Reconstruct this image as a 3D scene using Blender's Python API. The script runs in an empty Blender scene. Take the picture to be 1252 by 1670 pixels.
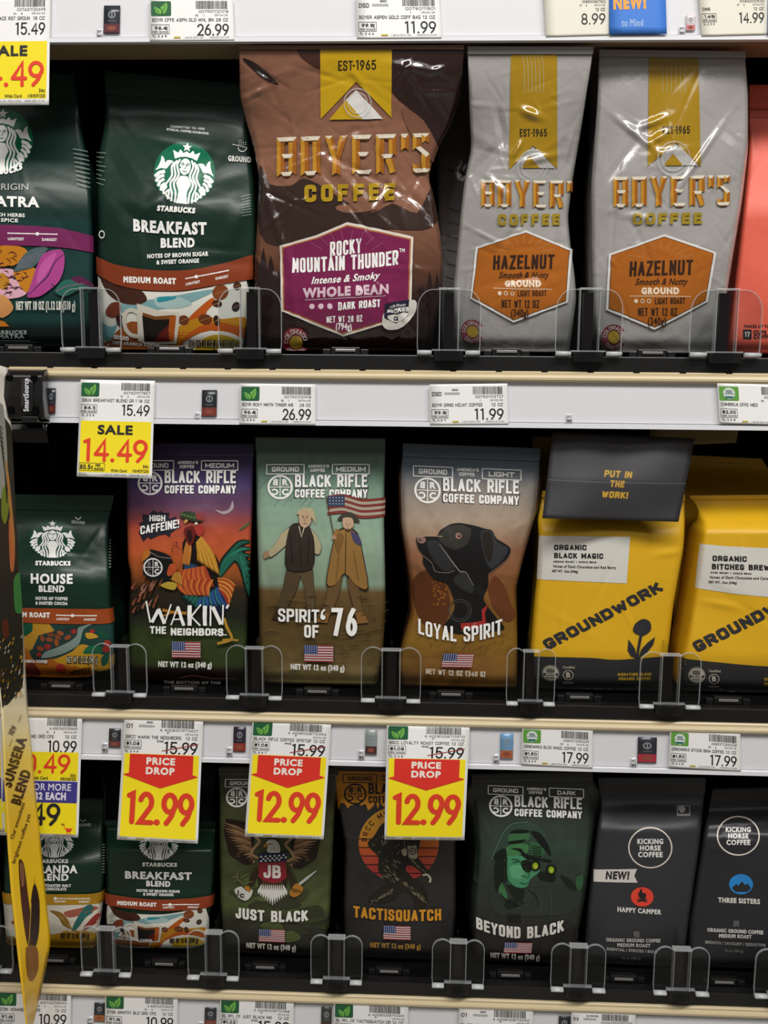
import bpy, math, random
import numpy as np
from mathutils import Matrix, Vector
from mathutils.geometry import tessellate_polygon

sc = bpy.context.scene
COLL = sc.collection
# ------------------------------------------------------------------ camera
IW, IH, F = 1252, 1670, 1600.0
PITCH = math.radians(8.5)
_n = lambda v: np.array(v, float) / np.linalg.norm(v)
XC = _n((41426, 601, -1600))                     # world +X (along the shelf) in camera axes (right, down, forward)
_a = (601 * math.cos(PITCH) - 1600 * math.sin(PITCH)) / 41426
ZC = _n((_a, -math.cos(PITCH), -math.sin(PITCH)))
ZC = _n(ZC - XC * ZC.dot(XC))
YC = np.cross(ZC, XC)
def c2w(c):
    c = np.asarray(c, float)
    return np.stack([c @ XC, c @ YC, c @ ZC], -1)
CAM = np.array((0, 0, 1.2)) - 0.82 * c2w((0, 0, 1))
cd = bpy.data.cameras.new('camera')
cam = bpy.data.objects.new('camera', cd)
COLL.objects.link(cam)
r, u, b = c2w((1, 0, 0)), c2w((0, -1, 0)), c2w((0, 0, -1))
cam.matrix_world = Matrix(((r[0], u[0], b[0], CAM[0]), (r[1], u[1], b[1], CAM[1]), (r[2], u[2], b[2], CAM[2]), (0, 0, 0, 1)))
cd.sensor_fit = 'VERTICAL'
cd.sensor_height = 24
cd.lens = F * 24 / IH
cd.clip_start = 0.01
sc.camera = cam
def at(px, py, Y):
    """world point(s) at depth Y behind the shelf-edge plane seen at photo pixel (px, py)"""
    px, py, Y = np.broadcast_arrays(np.asarray(px, float), np.asarray(py, float), np.asarray(Y, float))
    d = c2w(np.stack([(px - IW / 2) / F, (py - IH / 2) / F, np.ones_like(px)], -1))
    t = (Y - CAM[1]) / d[..., 1]
    return CAM + d * t[..., None]
# ------------------------------------------------------------------ world and lights
w = bpy.data.worlds.new('store'); sc.world = w; w.use_nodes = True
w.node_tree.nodes['Background'].inputs[0].default_value = (1.0, 0.98, 0.96, 1)
w.node_tree.nodes['Background'].inputs[1].default_value = 0.12
def area(name, loc, aim, sx, sy, power, col):
    l = bpy.data.lights.new(name, 'AREA'); l.shape = 'RECTANGLE'; l.size = sx; l.size_y = sy; l.energy = power; l.color = col
    o = bpy.data.objects.new(name, l); COLL.objects.link(o); o.location = loc
    o.rotation_euler = (Vector(aim) - Vector(loc)).to_track_quat('-Z', 'Y').to_euler()
    return o
area('ceiling_light', (0.35, -1.15, 2.75), (0.1, 0, 1.1), 2.6, 0.22, 52, (1.0, 0.98, 0.95))
area('ceiling_light', (-0.2, -2.3, 2.95), (0, 0, 1.0), 4.0, 0.3, 13, (1.0, 0.98, 0.95))
sc.cycles.transparent_max_bounces = 32
sc.view_settings.view_transform = 'Standard'
sc.view_settings.look = 'None'
sc.view_settings.exposure = -0.06
sc.view_settings.gamma = 1.0
sc.view_settings.use_curve_mapping = False
# ------------------------------------------------------------------ materials
def lin(h):
    h = h.lstrip('#'); v = np.array([int(h[i:i + 2], 16) for i in (0, 2, 4)]) / 255.0
    return np.where(v <= 0.04045, v / 12.92, ((v + 0.055) / 1.055) ** 2.4)
MATS = {}
def pbr(name, col=None, rough=0.5, metal=0.0, coat=0.0, spec=0.5, attr=False, bump=0.0, bscale=200, var=0.0):
    if name in MATS: return MATS[name]
    m = bpy.data.materials.new(name); m.use_nodes = True; nt = m.node_tree; p = nt.nodes['Principled BSDF']
    if col is not None: p.inputs['Base Color'].default_value = (*lin(col), 1)
    p.inputs['Roughness'].default_value = rough; p.inputs['Metallic'].default_value = metal
    p.inputs['Coat Weight'].default_value = coat; p.inputs['Coat Roughness'].default_value = 0.12
    p.inputs['Specular IOR Level'].default_value = spec
    src = None
    if attr:
        a = nt.nodes.new('ShaderNodeAttribute'); a.attribute_name = 'Col'; src = a.outputs['Color']
        nt.links.new(src, p.inputs['Base Color'])
    if bump or var:
        tc = nt.nodes.new('ShaderNodeTexCoord'); nz = nt.nodes.new('ShaderNodeTexNoise')
        nz.inputs['Scale'].default_value = bscale; nz.inputs['Detail'].default_value = 4
        nt.links.new(tc.outputs['Object'], nz.inputs['Vector'])
        if bump:
            bp = nt.nodes.new('ShaderNodeBump'); bp.inputs['Strength'].default_value = bump; bp.inputs['Distance'].default_value = 0.002
            nt.links.new(nz.outputs['Fac'], bp.inputs['Height']); nt.links.new(bp.outputs[0], p.inputs['Normal'])
        if var:
            mp = nt.nodes.new('ShaderNodeMapRange'); mp.inputs[3].default_value = 1 - var; mp.inputs[4].default_value = 1 + var
            mx = nt.nodes.new('ShaderNodeVectorMath'); mx.operation = 'MULTIPLY'
            nt.links.new(nz.outputs['Fac'], mp.inputs[0])
            if src: nt.links.new(src, mx.inputs[0])
            else: mx.inputs[0].default_value = tuple(lin(col))
            nt.links.new(mp.outputs[0], mx.inputs[1]); nt.links.new(mx.outputs[0], p.inputs['Base Color'])
    MATS[name] = m
    return m
def clear(name, tint, gl, rough=0.05):
    m = bpy.data.materials.new(name); m.use_nodes = True; nt = m.node_tree; nt.nodes.remove(nt.nodes['Principled BSDF'])
    t = nt.nodes.new('ShaderNodeBsdfTransparent'); t.inputs[0].default_value = (*lin(tint), 1)
    g = nt.nodes.new('ShaderNodeBsdfGlossy'); g.inputs['Roughness'].default_value = rough
    f = nt.nodes.new('ShaderNodeFresnel'); f.inputs[0].default_value = gl
    mx = nt.nodes.new('ShaderNodeMixShader')
    g_ = nt.nodes.new('ShaderNodeNewGeometry'); k_ = nt.nodes.new('ShaderNodeMath'); k_.operation = 'MULTIPLY_ADD'; k_.inputs[1].default_value = -1; k_.inputs[2].default_value = 1
    m_ = nt.nodes.new('ShaderNodeMath'); m_.operation = 'MULTIPLY'; nt.links.new(g_.outputs['Backfacing'], k_.inputs[0]); nt.links.new(k_.outputs[0], m_.inputs[0]); nt.links.new(f.outputs[0], m_.inputs[1])
    nt.links.new(m_.outputs[0], mx.inputs[0]); nt.links.new(t.outputs[0], mx.inputs[1]); nt.links.new(g.outputs[0], mx.inputs[2])
    nt.links.new(mx.outputs[0], nt.nodes['Material Output'].inputs[0])
    MATS[name] = m
    return m
FIN = {'film': dict(rough=0.36, coat=0.06, spec=.28), 'gloss': dict(rough=0.16, coat=0.7), 'paper': dict(rough=0.62), 'matte': dict(rough=0.5), 'card': dict(rough=0.3, coat=0.3)}
DIM = {'film': .85, 'gloss': .85, 'matte': 1.0}
def ink_mat(col, fin):
    if fin in DIM and lin(col).mean() < .5: col = hexof(lin(col) * DIM[fin])
    return pbr('print_%s_%s' % (col.lstrip('#'), fin), col, **FIN[fin])
def film_mat(fin):
    return pbr('pouch_' + fin, None, attr=True, bump={'gloss': .4, 'paper': .25}.get(fin, .12), bscale={'gloss': 75, 'paper': 260}.get(fin, 90), **FIN[fin])
# ------------------------------------------------------------------ mesh helpers
def new_obj(name, me, parent=None):
    o = bpy.data.objects.new(name, me); COLL.objects.link(o)
    if parent: o.parent = parent
    return o
def empty(name, loc, label, cat, group=None):
    o = bpy.data.objects.new(name, None); COLL.objects.link(o); o.location = loc; o.empty_display_size = 0.02
    o['label'] = label; o['category'] = cat
    if group: o['group'] = group
    return o
def mesh(name, V, Fc, mats, parent=None, mi=None, smooth=False, origin=None):
    V = np.asarray(V, float)
    if parent is not None: V = V - np.array(parent_loc(parent))
    me = bpy.data.meshes.new(name); me.from_pydata(V.tolist(), [], [list(map(int, f)) for f in Fc])
    for m in (mats if isinstance(mats, (list, tuple)) else [mats]): me.materials.append(m)
    if mi is not None: me.polygons.foreach_set('material_index', np.asarray(mi, np.int32))
    if smooth: me.polygons.foreach_set('use_smooth', np.ones(len(me.polygons), bool))
    me.update()
    return new_obj(name, me, parent)
def parent_loc(p):
    v = Vector((0, 0, 0))
    while p is not None: v = v + p.location; p = p.parent
    return v
class MB:
    def __init__(s): s.V = []; s.F = []
    def add(s, V, Fc):
        k = len(s.V); s.V += [tuple(v) for v in V]; s.F += [tuple(i + k for i in f) for f in Fc]; return s
    def box(s, x0, x1, y0, y1, z0, z1):
        return s.add([(x0, y0, z0), (x1, y0, z0), (x1, y1, z0), (x0, y1, z0), (x0, y0, z1), (x1, y0, z1), (x1, y1, z1), (x0, y1, z1)],
                     [(0, 3, 2, 1), (4, 5, 6, 7), (0, 1, 5, 4), (1, 2, 6, 5), (2, 3, 7, 6), (3, 0, 4, 7)])
    def prism_x(s, prof, x0, x1):
        n = len(prof)
        return s.add([(x0, y, z) for y, z in prof] + [(x1, y, z) for y, z in prof],
                     [(i, (i + 1) % n, n + (i + 1) % n, n + i) for i in range(n)] + [tuple(range(n))[::-1], tuple(range(n, 2 * n))])
    def prism_y(s, prof, y0, y1):
        n = len(prof)
        return s.add([(x, y0, z) for x, z in prof] + [(x, y1, z) for x, z in prof],
                     [(i, (i + 1) % n, n + (i + 1) % n, n + i) for i in range(n)] + [tuple(range(n))[::-1], tuple(range(n, 2 * n))])
    def build(s, name, m, parent=None, bevel=0.0, smooth=False):
        o = mesh(name, s.V, s.F, m, parent, smooth=smooth)
        if bevel:
            bv = o.modifiers.new('bevel', 'BEVEL'); bv.width = bevel; bv.segments = 2; bv.limit_method = 'ANGLE'
        return o
# ------------------------------------------------------------------ glyphs of the built-in font
CH = "ABCDEFGHIJKLMNOPQRSTUVWXYZabcdefghijklmnopqrstuvwxyz0123456789.,:;!?&/()-+'$%#"
EX = {'\u2019': "'", '\u00ae': None, '\u00a2': None}
def load_glyphs():
    objs = []
    for c in CH:
        for body in (c, 'H' + c + 'H'):
            cu = bpy.data.curves.new('g', 'FONT'); cu.body = body; cu.resolution_u = 3; cu.fill_mode = 'FRONT'
            o = bpy.data.objects.new('g', cu); COLL.objects.link(o); objs.append(o)
    cu = bpy.data.curves.new('g', 'FONT'); cu.body = 'HH'; o = bpy.data.objects.new('g', cu); COLL.objects.link(o); objs.append(o)
    dg = bpy.context.evaluated_depsgraph_get(); dg.update()
    G = {}; W = []
    for o in objs:
        me = o.evaluated_get(dg).to_mesh()
        V = np.array([v.co[:2] for v in me.vertices]); me.calc_loop_triangles()
        T = np.array([t.vertices[:] for t in me.loop_triangles])
        W.append((V, T)); o.evaluated_get(dg).to_mesh_clear()
    hh = np.ptp(W[-1][0][:, 0])
    H = [W[i * 2][0] for i, c in enumerate(CH) if c == 'H'][0]; cap = H[:, 1].max(); hw = np.ptp(H[:, 0]); hl = H[:, 0].min()
    sb = hh - 2 * hw                                  # side bearings of H, both sides
    for i, c in enumerate(CH):
        V, T = W[2 * i]; adv = np.ptp(W[2 * i + 1][0][:, 0]) - hh
        # merge duplicated vertices so that outlines can be followed
        key = np.round(V * 1e5).astype(int); _, idx, inv = np.unique(key, axis=0, return_index=True, return_inverse=True)
        inv = inv.reshape(-1); V = V[idx]; T = inv[T]
        a, b_, c_ = V[T[:, 0]], V[T[:, 1]], V[T[:, 2]]
        ar = (b_[:, 0] - a[:, 0]) * (c_[:, 1] - a[:, 1]) - (b_[:, 1] - a[:, 1]) * (c_[:, 0] - a[:, 0])
        T = np.where((ar < 0)[:, None], T[:, ::-1], T)[np.abs(ar) > 1e-9]
        E = {}
        for t in T:
            for k in range(3):
                e = (t[k], t[(k + 1) % 3])
                if (e[1], e[0]) in E: del E[(e[1], e[0])]
                else: E[e] = 1
        G[c] = (V / cap, T, np.array(list(E)), adv / cap)
    for o in objs:
        d = o.data; bpy.data.objects.remove(o); bpy.data.curves.remove(d)
    G[' '] = (np.zeros((0, 2)), np.zeros((0, 3), int), np.zeros((0, 2), int), 0.36)
    return G
GL = load_glyphs()
def bolden(V, T, E, b):
    """add a mitred rim of width b around the outline"""
    if b <= 0 or len(E) == 0: return V, T
    d = V[E[:, 1]] - V[E[:, 0]]; L = np.linalg.norm(d, axis=1); L[L == 0] = 1
    n = np.stack([d[:, 1], -d[:, 0]], 1) / L[:, None]
    s = np.zeros_like(V); np.add.at(s, E[:, 0], n); np.add.at(s, E[:, 1], n)
    l2 = np.linalg.norm(s, axis=1); l2[l2 == 0] = 1; s = s / l2[:, None]
    cs = np.zeros(len(V)); np.add.at(cs, E[:, 0], (n * s[E[:, 0]]).sum(1)); ct = np.zeros(len(V)); np.add.at(ct, E[:, 0], 1); ct[ct == 0] = 1
    m = np.clip(1 / np.maximum(cs / ct, 0.4), 1, 1.9)
    O = V + s * (m * b)[:, None]; k = len(V)
    q = np.concatenate([np.stack([E[:, 0], E[:, 0] + k, E[:, 1]], 1), np.stack([E[:, 1], E[:, 0] + k, E[:, 1] + k], 1)])
    return np.concatenate([V, O]), np.concatenate([T, q])
# rounded stroke digits for the price tags, box 0.6 x 1, y up
def _arc(cx, cy, rx, ry, a0, a1, n=10):
    return [(cx + rx * math.cos(math.radians(a0 + (a1 - a0) * i / n)), cy + ry * math.sin(math.radians(a0 + (a1 - a0) * i / n))) for i in range(n + 1)]
SD = {'0': [_arc(.3, .7, .27, .3, 0, 180) + _arc(.3, .3, .27, .3, 180, 360) + [(.57, .7)]],
      '1': [[(.12, .93), (.3, 1), (.3, 0)]],
      '2': [_arc(.3, .71, .26, .29, 165, -35) + [(.04, 0), (.58, 0)]],
      '3': [_arc(.28, .74, .25, .26, 150, -80) + _arc(.28, .27, .28, .27, 80, -150)],
      '4': [[(.45, 0), (.45, 1), (.02, .3)], [(.02, .3), (.6, .3)]],
      '5': [[(.54, 1), (.1, 1), (.07, .55)] + _arc(.29, .32, .27, .32, 120, -150)],
      '6': [_arc(.3, .3, .27, .3, 0, 360, 16), [(.06, .4), (.2, .75), (.42, 1)]],
      '7': [[(.03, 1), (.57, 1), (.2, 0)]],
      '8': [_arc(.3, .75, .23, .25, -90, 270, 16), _arc(.3, .25, .27, .25, 90, 450, 16)],
      '9': [_arc(.3, .7, .27, .3, 0, 360, 16), [(.54, .6), (.4, .25), (.18, 0)]],
      '.': [[(.08, .04), (.085, .04)]]}
SW = {'1': .42, '.': .18}
# ------------------------------------------------------------------ flat print: (V, T, colour) in design space, y down
def poly(pts, col, *holes):
    pts = [list(p) for p in pts]
    T = tessellate_polygon([[Vector((x, y, 0)) for x, y in pp] for pp in [pts] + [list(h) for h in holes]])
    V = np.array([p for pp in [pts] + [list(h) for h in holes] for p in pp], float)
    return (V, np.array(T).reshape(-1, 3), col)
def rect(x0, y0, x1, y1, col): return poly([(x0, y0), (x1, y0), (x1, y1), (x0, y1)], col)
def rrect(x0, y0, x1, y1, r, col):
    p = []
    for cx, cy, a in ((x1 - r, y0 + r, -90), (x1 - r, y1 - r, 0), (x0 + r, y1 - r, 90), (x0 + r, y0 + r, 180)):
        p += _arc(cx, cy, r, r, a, a + 90, 4)
    return poly(p, col)
def ell(cx, cy, rx, ry, col, rot=0, n=22):
    c, s = math.cos(math.radians(rot)), math.sin(math.radians(rot)); p = []
    for i in range(n):
        a = 2 * math.pi * i / n; x, y = rx * math.cos(a), ry * math.sin(a); p.append((cx + x * c - y * s, cy + x * s + y * c))
    return poly(p, col)
def line(pts, wd, col, caps=False, taper=None):
    P = np.array(pts, float); d = np.gradient(P, axis=0) if len(P) > 2 else np.repeat(P[1:] - P[:1], 2, 0)
    L = np.linalg.norm(d, axis=1); L[L == 0] = 1; n = np.stack([-d[:, 1], d[:, 0]], 1) / L[:, None]
    wv = np.full(len(P), wd / 2.0) if taper is None else np.interp(np.linspace(0, 1, len(P)), np.linspace(0, 1, len(taper)), taper) * wd / 2
    A, B = P + n * wv[:, None], P - n * wv[:, None]; k = len(P)
    V = np.concatenate([A, B]); T = []
    for i in range(k - 1): T += [(i, i + 1, k + i), (i + 1, k + i + 1, k + i)]
    its = [(V, np.array(T), col)]
    if caps:
        for e in P: its.append(ell(e[0], e[1], wd / 2, wd / 2, col, n=10))
    return merge(its)
def merge(its):
    V, T, k = [], [], 0
    for v, t, c in its: V.append(v); T.append(np.asarray(t) + k); k += len(v)
    return (np.concatenate(V), np.concatenate(T), its[0][2])
def ring(cx, cy, r0, r1, col, a0=0, a1=360, n=28, ry=1.0):
    V, T = [], []
    for i in range(n + 1):
        a = math.radians(a0 + (a1 - a0) * i / n); c, s = math.cos(a), math.sin(a)
        V += [(cx + r0 * c, cy + r0 * s * ry), (cx + r1 * c, cy + r1 * s * ry)]
        if i: k = 2 * i; T += [(k - 2, k - 1, k), (k - 1, k + 1, k)]
    return (np.array(V), np.array(T), col)
def star(cx, cy, r, col, k=.42, rot=0):
    return poly([(cx + (r if i % 2 == 0 else r * k) * math.sin(math.pi * i / 5 + rot), cy - (r if i % 2 == 0 else r * k) * math.cos(math.pi * i / 5 + rot)) for i in range(10)], col)
def T(s, cx, by, h, col, w=0, b=0.0, sl=0.0, arc=0.0, it=0.0, tr=0.0, al='c', circ=None, rot=0):
    """a line of print: cap height h, baseline by, width w, rim b, slope sl, sag arc, italic it"""
    if not s.strip(): return (np.zeros((0, 2)), np.zeros((0, 3), int), col)
    nat = sum(GL.get(c, GL[' '])[3] for c in s) + tr * len(s)
    ex = 0.0
    for _ in range(4 if b else 1):                       # open the spacing so that the bold rims stay apart
        sx = h if not w else w / max(1e-6, nat + ex * len(s)); ex = 1.7 * b / max(sx, 1e-6) if b else 0.0
    Vs, Ts, Es, pen, k = [], [], [], 0.0, 0
    for c in s:
        if c not in GL: c = EX.get(c) or ' '
        V, Tt, E, adv = GL[c]
        Vs.append(V + (pen, 0)); Ts.append(Tt + k); Es.append(E + k); k += len(V); pen += adv + tr + ex
    V = np.concatenate(Vs); Tt = np.concatenate(Ts); E = np.concatenate(Es)
    sx = h if not w else (w - 2 * b) / max(1e-6, np.ptp(V[:, 0]))
    x = (V[:, 0] - V[:, 0].min()) * sx; tot = x.max()
    x -= {'c': tot / 2, 'l': 0, 'r': tot}[al]; y = V[:, 1] * h
    P = np.stack([x, y], 1); P, Tt = bolden(P, Tt, E, b)
    x, y = P[:, 0] + it * P[:, 1], P[:, 1]
    if circ:                                            # circ = (centre x, centre y, radius, start angle): baseline on a circle
        ccx, ccy, rr, a0 = circ; th = np.radians(a0) + x / rr; q = rr + y
        return (np.stack([ccx + q * np.sin(th), ccy - q * np.cos(th)], 1), Tt, col)
    if rot:
        c, s_ = math.cos(math.radians(rot)), math.sin(math.radians(rot))
        return (np.stack([cx + x * c + y * s_, by + x * s_ - y * c], 1), Tt, col)
    hw = max(1e-6, tot / 2)
    off = {'c': 0, 'l': hw, 'r': -hw}[al]
    return (np.stack([cx + x, by - y + sl * x + arc * (((x - off) / hw) ** 2)], 1), Tt, col)
# condensed sign-writer capitals drawn as strokes, box 0.5 x 1, y up
_O = [(.13, 0), (.04, .04), (0, .15), (0, .85), (.04, .96), (.13, 1), (.37, 1), (.46, .96), (.5, .85), (.5, .15), (.46, .04), (.37, 0), (.13, 0)]
_C = [(.5, .78), (.5, .85), (.46, .96), (.37, 1), (.13, 1), (.04, .96), (0, .85), (0, .15), (.04, .04), (.13, 0), (.37, 0), (.46, .04), (.5, .15)]
_P = [(0, 0), (0, 1), (.35, 1), (.46, .96), (.5, .87), (.5, .58), (.46, .49), (.35, .45), (0, .45)]
SC = {'A': (.54, [[(0, 0), (.27, 1)], [(.27, 1), (.54, 0)], [(.1, .28), (.44, .28)]]), 'B': (.5, [[(0, 0), (0, 1), (.32, 1), (.43, .96), (.46, .87), (.46, .65), (.42, .56), (.32, .52), (0, .52)], [(.3, .52), (.45, .47), (.5, .38), (.5, .14), (.46, .04), (.35, 0), (0, 0)]]),
      'C': (.5, [_C + [(.5, .22)]]), 'D': (.5, [[(0, 0), (0, 1), (.33, 1), (.45, .96), (.5, .84), (.5, .16), (.45, .04), (.33, 0), (-.02, 0)]]), 'E': (.42, [[(.42, 1), (0, 1), (0, 0), (.42, 0)], [(0, .52), (.36, .52)]]), 'F': (.42, [[(.42, 1), (0, 1), (0, 0)], [(0, .5), (.36, .5)]]),
      'G': (.5, [[(.49, .86)] + _C[2:] + [(.5, .4), (.3, .4)]]), 'H': (.5, [[(0, 0), (0, 1)], [(.5, 0), (.5, 1)], [(0, .52), (.5, .52)]]), 'I': (0, [[(0, 0), (0, 1)]]), 'J': (.4, [[(.4, 1), (.4, .15), (.35, .04), (.27, 0), (.12, 0), (.04, .04), (0, .15), (0, .28)]]),
      'K': (.5, [[(0, 0), (0, 1)], [(.48, 1), (.03, .42)], [(.16, .6), (.52, 0)]]), 'L': (.4, [[(0, 1), (0, 0), (.4, 0)]]), 'M': (.66, [[(0, 0), (0, 1)], [(0, .98), (.33, .25)], [(.33, .25), (.66, .98)], [(.66, 1), (.66, 0)]]), 'N': (.5, [[(0, 0), (0, 1)], [(.02, .98), (.48, .02)], [(.5, 0), (.5, 1)]]), 'O': (.5, [_O]),
      'P': (.5, [_P]), 'Q': (.5, [_O, [(.3, .22), (.52, -.04)]]), 'R': (.5, [_P, [(.26, .45), (.52, 0)]]), 'S': (.48, [[(.48, .8), (.48, .87), (.44, .96), (.36, 1), (.12, 1), (.04, .96), (0, .86), (0, .68), (.05, .6), (.43, .42), (.48, .33), (.48, .14), (.44, .04), (.36, 0), (.12, 0), (.04, .04), (0, .14), (0, .2)]]),
      'T': (.5, [[(0, 1), (.5, 1)], [(.25, 1), (.25, 0)]]), 'U': (.5, [[(0, 1), (0, .15), (.04, .04), (.13, 0), (.37, 0), (.46, .04), (.5, .15), (.5, 1)]]), 'V': (.52, [[(0, 1), (.26, 0)], [(.26, 0), (.52, 1)]]), 'W': (.74, [[(0, 1), (.18, 0)], [(.18, 0), (.37, .8)], [(.37, .8), (.56, 0)], [(.56, 0), (.74, 1)]]), 'X': (.52, [[(0, 0), (.52, 1)], [(0, 1), (.52, 0)]]),
      'Y': (.52, [[(0, 1), (.26, .45), (.52, 1)], [(.26, .45), (.26, 0)]]), 'Z': (.46, [[(0, 1), (.46, 1), (0, 0), (.46, 0)]]), '.': (0, [[(0, 0), (0, .01)]]), ',': (0, [[(0, .03), (-.05, -.12)]]), "'": (0, [[(0, 1), (0, .76)]]), '-': (.25, [[(0, .48), (.25, .48)]]), '/': (.3, [[(0, 0), (.3, 1)]]),
      '!': (0, [[(0, 1), (0, .5)], [(0, 0), (0, .02)]]), '(': (.14, [[(.14, 1.06), (.02, .8), (0, .5), (.02, .2), (.14, -.06)]]), ')': (.14, [[(0, 1.06), (.12, .8), (.14, .5), (.12, .2), (0, -.06)]]), '&': (.55, [[(.55, 0), (.1, .75), (.12, .93), (.25, 1), (.36, .93), (.36, .8), (.05, .42), (0, .2), (.1, .02), (.3, 0), (.52, .4)]]),
      '$': (.48, [[(.48, .72), (.44, .86), (.36, .9), (.12, .9), (.02, .84), (0, .7), (.05, .6), (.43, .42), (.48, .3), (.44, .14), (.36, .1), (.12, .1), (.02, .16), (0, .28)], [(.24, 1.02), (.24, -.02)]]), '%': (.6, [[(.1, 0), (.5, 1)], [(.1, .95), (.12, .8)], [(.5, .2), (.52, .05)]]), ' ': (.22, [])}
for _d in '0123456789': SC[_d] = (.5 if _d != '1' else .2, [[(x * .86 - (.1 if _d == '1' else 0), y) for x, y in st] for st in SD[_d]])
def stroke(p, st, caps=True):
    """mitred band of width st along a polyline with square ends"""
    P = np.array(p, float); keep = np.r_[True, np.linalg.norm(np.diff(P, axis=0), axis=1) > 1e-6]; P = P[keep]
    if len(P) < 2: P = np.array([P[0], P[0] + (0, -.01)])
    cl = np.linalg.norm(P[0] - P[-1]) < 1e-6
    d = np.diff(P, axis=0); d /= np.linalg.norm(d, axis=1)[:, None]
    if not cl and caps: e = st / 2 if len(P) > 2 or min(abs(d[0])) < .05 else st * .3; P[0] -= d[0] * e; P[-1] += d[-1] * e
    n = np.stack([-d[:, 1], d[:, 0]], 1); a = np.concatenate([n[-1:] if cl else n[:1], n]); b_ = np.concatenate([n, n[:1] if cl else n[-1:]])
    m = a + b_; den = np.maximum(1 + (a * b_).sum(1), .32); m = m / den[:, None]
    A, B = P + m * st / 2, P - m * st / 2; k = len(P); i = np.arange(k - 1)
    return np.concatenate([A, B]), np.concatenate([np.stack([i, i + 1, k + i], 1), np.stack([i + 1, k + i + 1, k + i], 1)])
def TC(s, cx, by, h, col, w=0, b=0.0, sl=0.0, arc=0.0, it=0.0, tr=0.0, al='c', circ=None, rot=0):
    s = s.upper()
    if not s.strip(): return (np.zeros((0, 2)), np.zeros((0, 3), int), col)
    s = s.strip(); wd = [SC.get(c, SC[' '])[0] for c in s]; n = len(s); W_ = w or h * .62 * n; p = W_ / n
    st = min(.3 * h, .09 * h + 2 * b, .34 * p); gap = min(.1 * p + .04 * h, .2 * p) + tr * h
    sx = max(.12 * h, (W_ - st * n - gap * (n - 1)) / max(.3, sum(wd)))
    Vs, Ts, pen, k = [], [], st / 2, 0
    for c, d in zip(s, wd):
        for p in SC.get(c, SC[' '])[1]:
            V, t = stroke([(pen + x * sx, st / 2 + y * (h - st)) for x, y in p], st); Vs.append(V); Ts.append(t + k); k += len(V)
        pen += d * sx + st + gap
    V = np.concatenate(Vs); Tt = np.concatenate(Ts); tot = pen - gap - st / 2
    x = V[:, 0] - {'c': tot / 2, 'l': 0, 'r': tot}[al]; y = V[:, 1]; x = x + it * y
    if circ:
        ccx, ccy, rr, a0 = circ; th = np.radians(a0) + x / rr; q = rr + y
        return (np.stack([ccx + q * np.sin(th), ccy - q * np.cos(th)], 1), Tt, col)
    if rot:
        c, s_ = math.cos(math.radians(rot)), math.sin(math.radians(rot))
        return (np.stack([cx + x * c + y * s_, by + x * s_ - y * c], 1), Tt, col)
    hw = tot / 2; off = {'c': 0, 'l': hw, 'r': -hw}[al]
    return (np.stack([cx + x, by - y + sl * x + arc * (((x - off) / hw) ** 2)], 1), Tt, col)
def D(s, x0, by, h, w, col, sw=.16, dy=0.0):
    """rounded stroke digits filling width w from x0"""
    tot = sum(SW.get(c, .6) for c in s) + .16 * (len(s) - 1); sx = w / tot; pen = 0; its = []
    for c in s:
        for st in SD[c]:
            p = [(x0 + (pen + (x if c != '1' else x - .04)) * sx, by - y * h) for x, y in st]
            if c == '.': its.append(ell(p[0][0], by - sw * h * .12, sw * h * .62, sw * h * .62, col, n=12)); continue
            V, t = stroke(p, sw * h, False); e = .5 * sw * h; its.append((V, t, col))
            for q in (p[0], p[-1]): its.append(ell(q[0], q[1], e, e, col, n=12))
        pen += SW.get(c, .6) + .16
    m = merge(its)
    if dy: m[0][:, 1] += dy * (m[0][:, 0] - x0)
    return m
def move(it, sx, sy, tx, ty, ox=0, oy=0, rot=0):
    V = it[0] - (ox, oy); V = V * (sx, sy)
    if rot:
        c, s = math.cos(math.radians(rot)), math.sin(math.radians(rot)); V = np.stack([V[:, 0] * c - V[:, 1] * s, V[:, 0] * s + V[:, 1] * c], 1)
    return (V + (tx, ty), it[1], it[2])
def Zm(ox, oy, s): return lambda pts: [(ox + x / s, oy + y / s) for x, y in pts]
def smooth(pts, n=3, closed=True):
    """rounded curve through the given points"""
    P = np.array(pts, float); k = len(P); m = (0, 3, 5, 6)[min(n, 3)]
    if m == 0 or k < 3: return P.tolist()
    out = []
    for i in range(k if closed else k - 1):
        p1, p2 = P[i], P[(i + 1) % k]
        p0 = P[i - 1] if closed or i else p1; p3 = P[(i + 2) % k] if closed or i + 2 < k else p2
        for t in np.arange(m) / m:
            out.append(.5 * (2 * p1 + (p2 - p0) * t + (2 * p0 - 5 * p1 + 4 * p2 - p3) * t * t + (3 * p1 - p0 - 3 * p2 + p3) * t ** 3) * .85 + .15 * (p1 + (p2 - p1) * t))
    if not closed: out.append(P[-1])
    return np.array(out).tolist()
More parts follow.
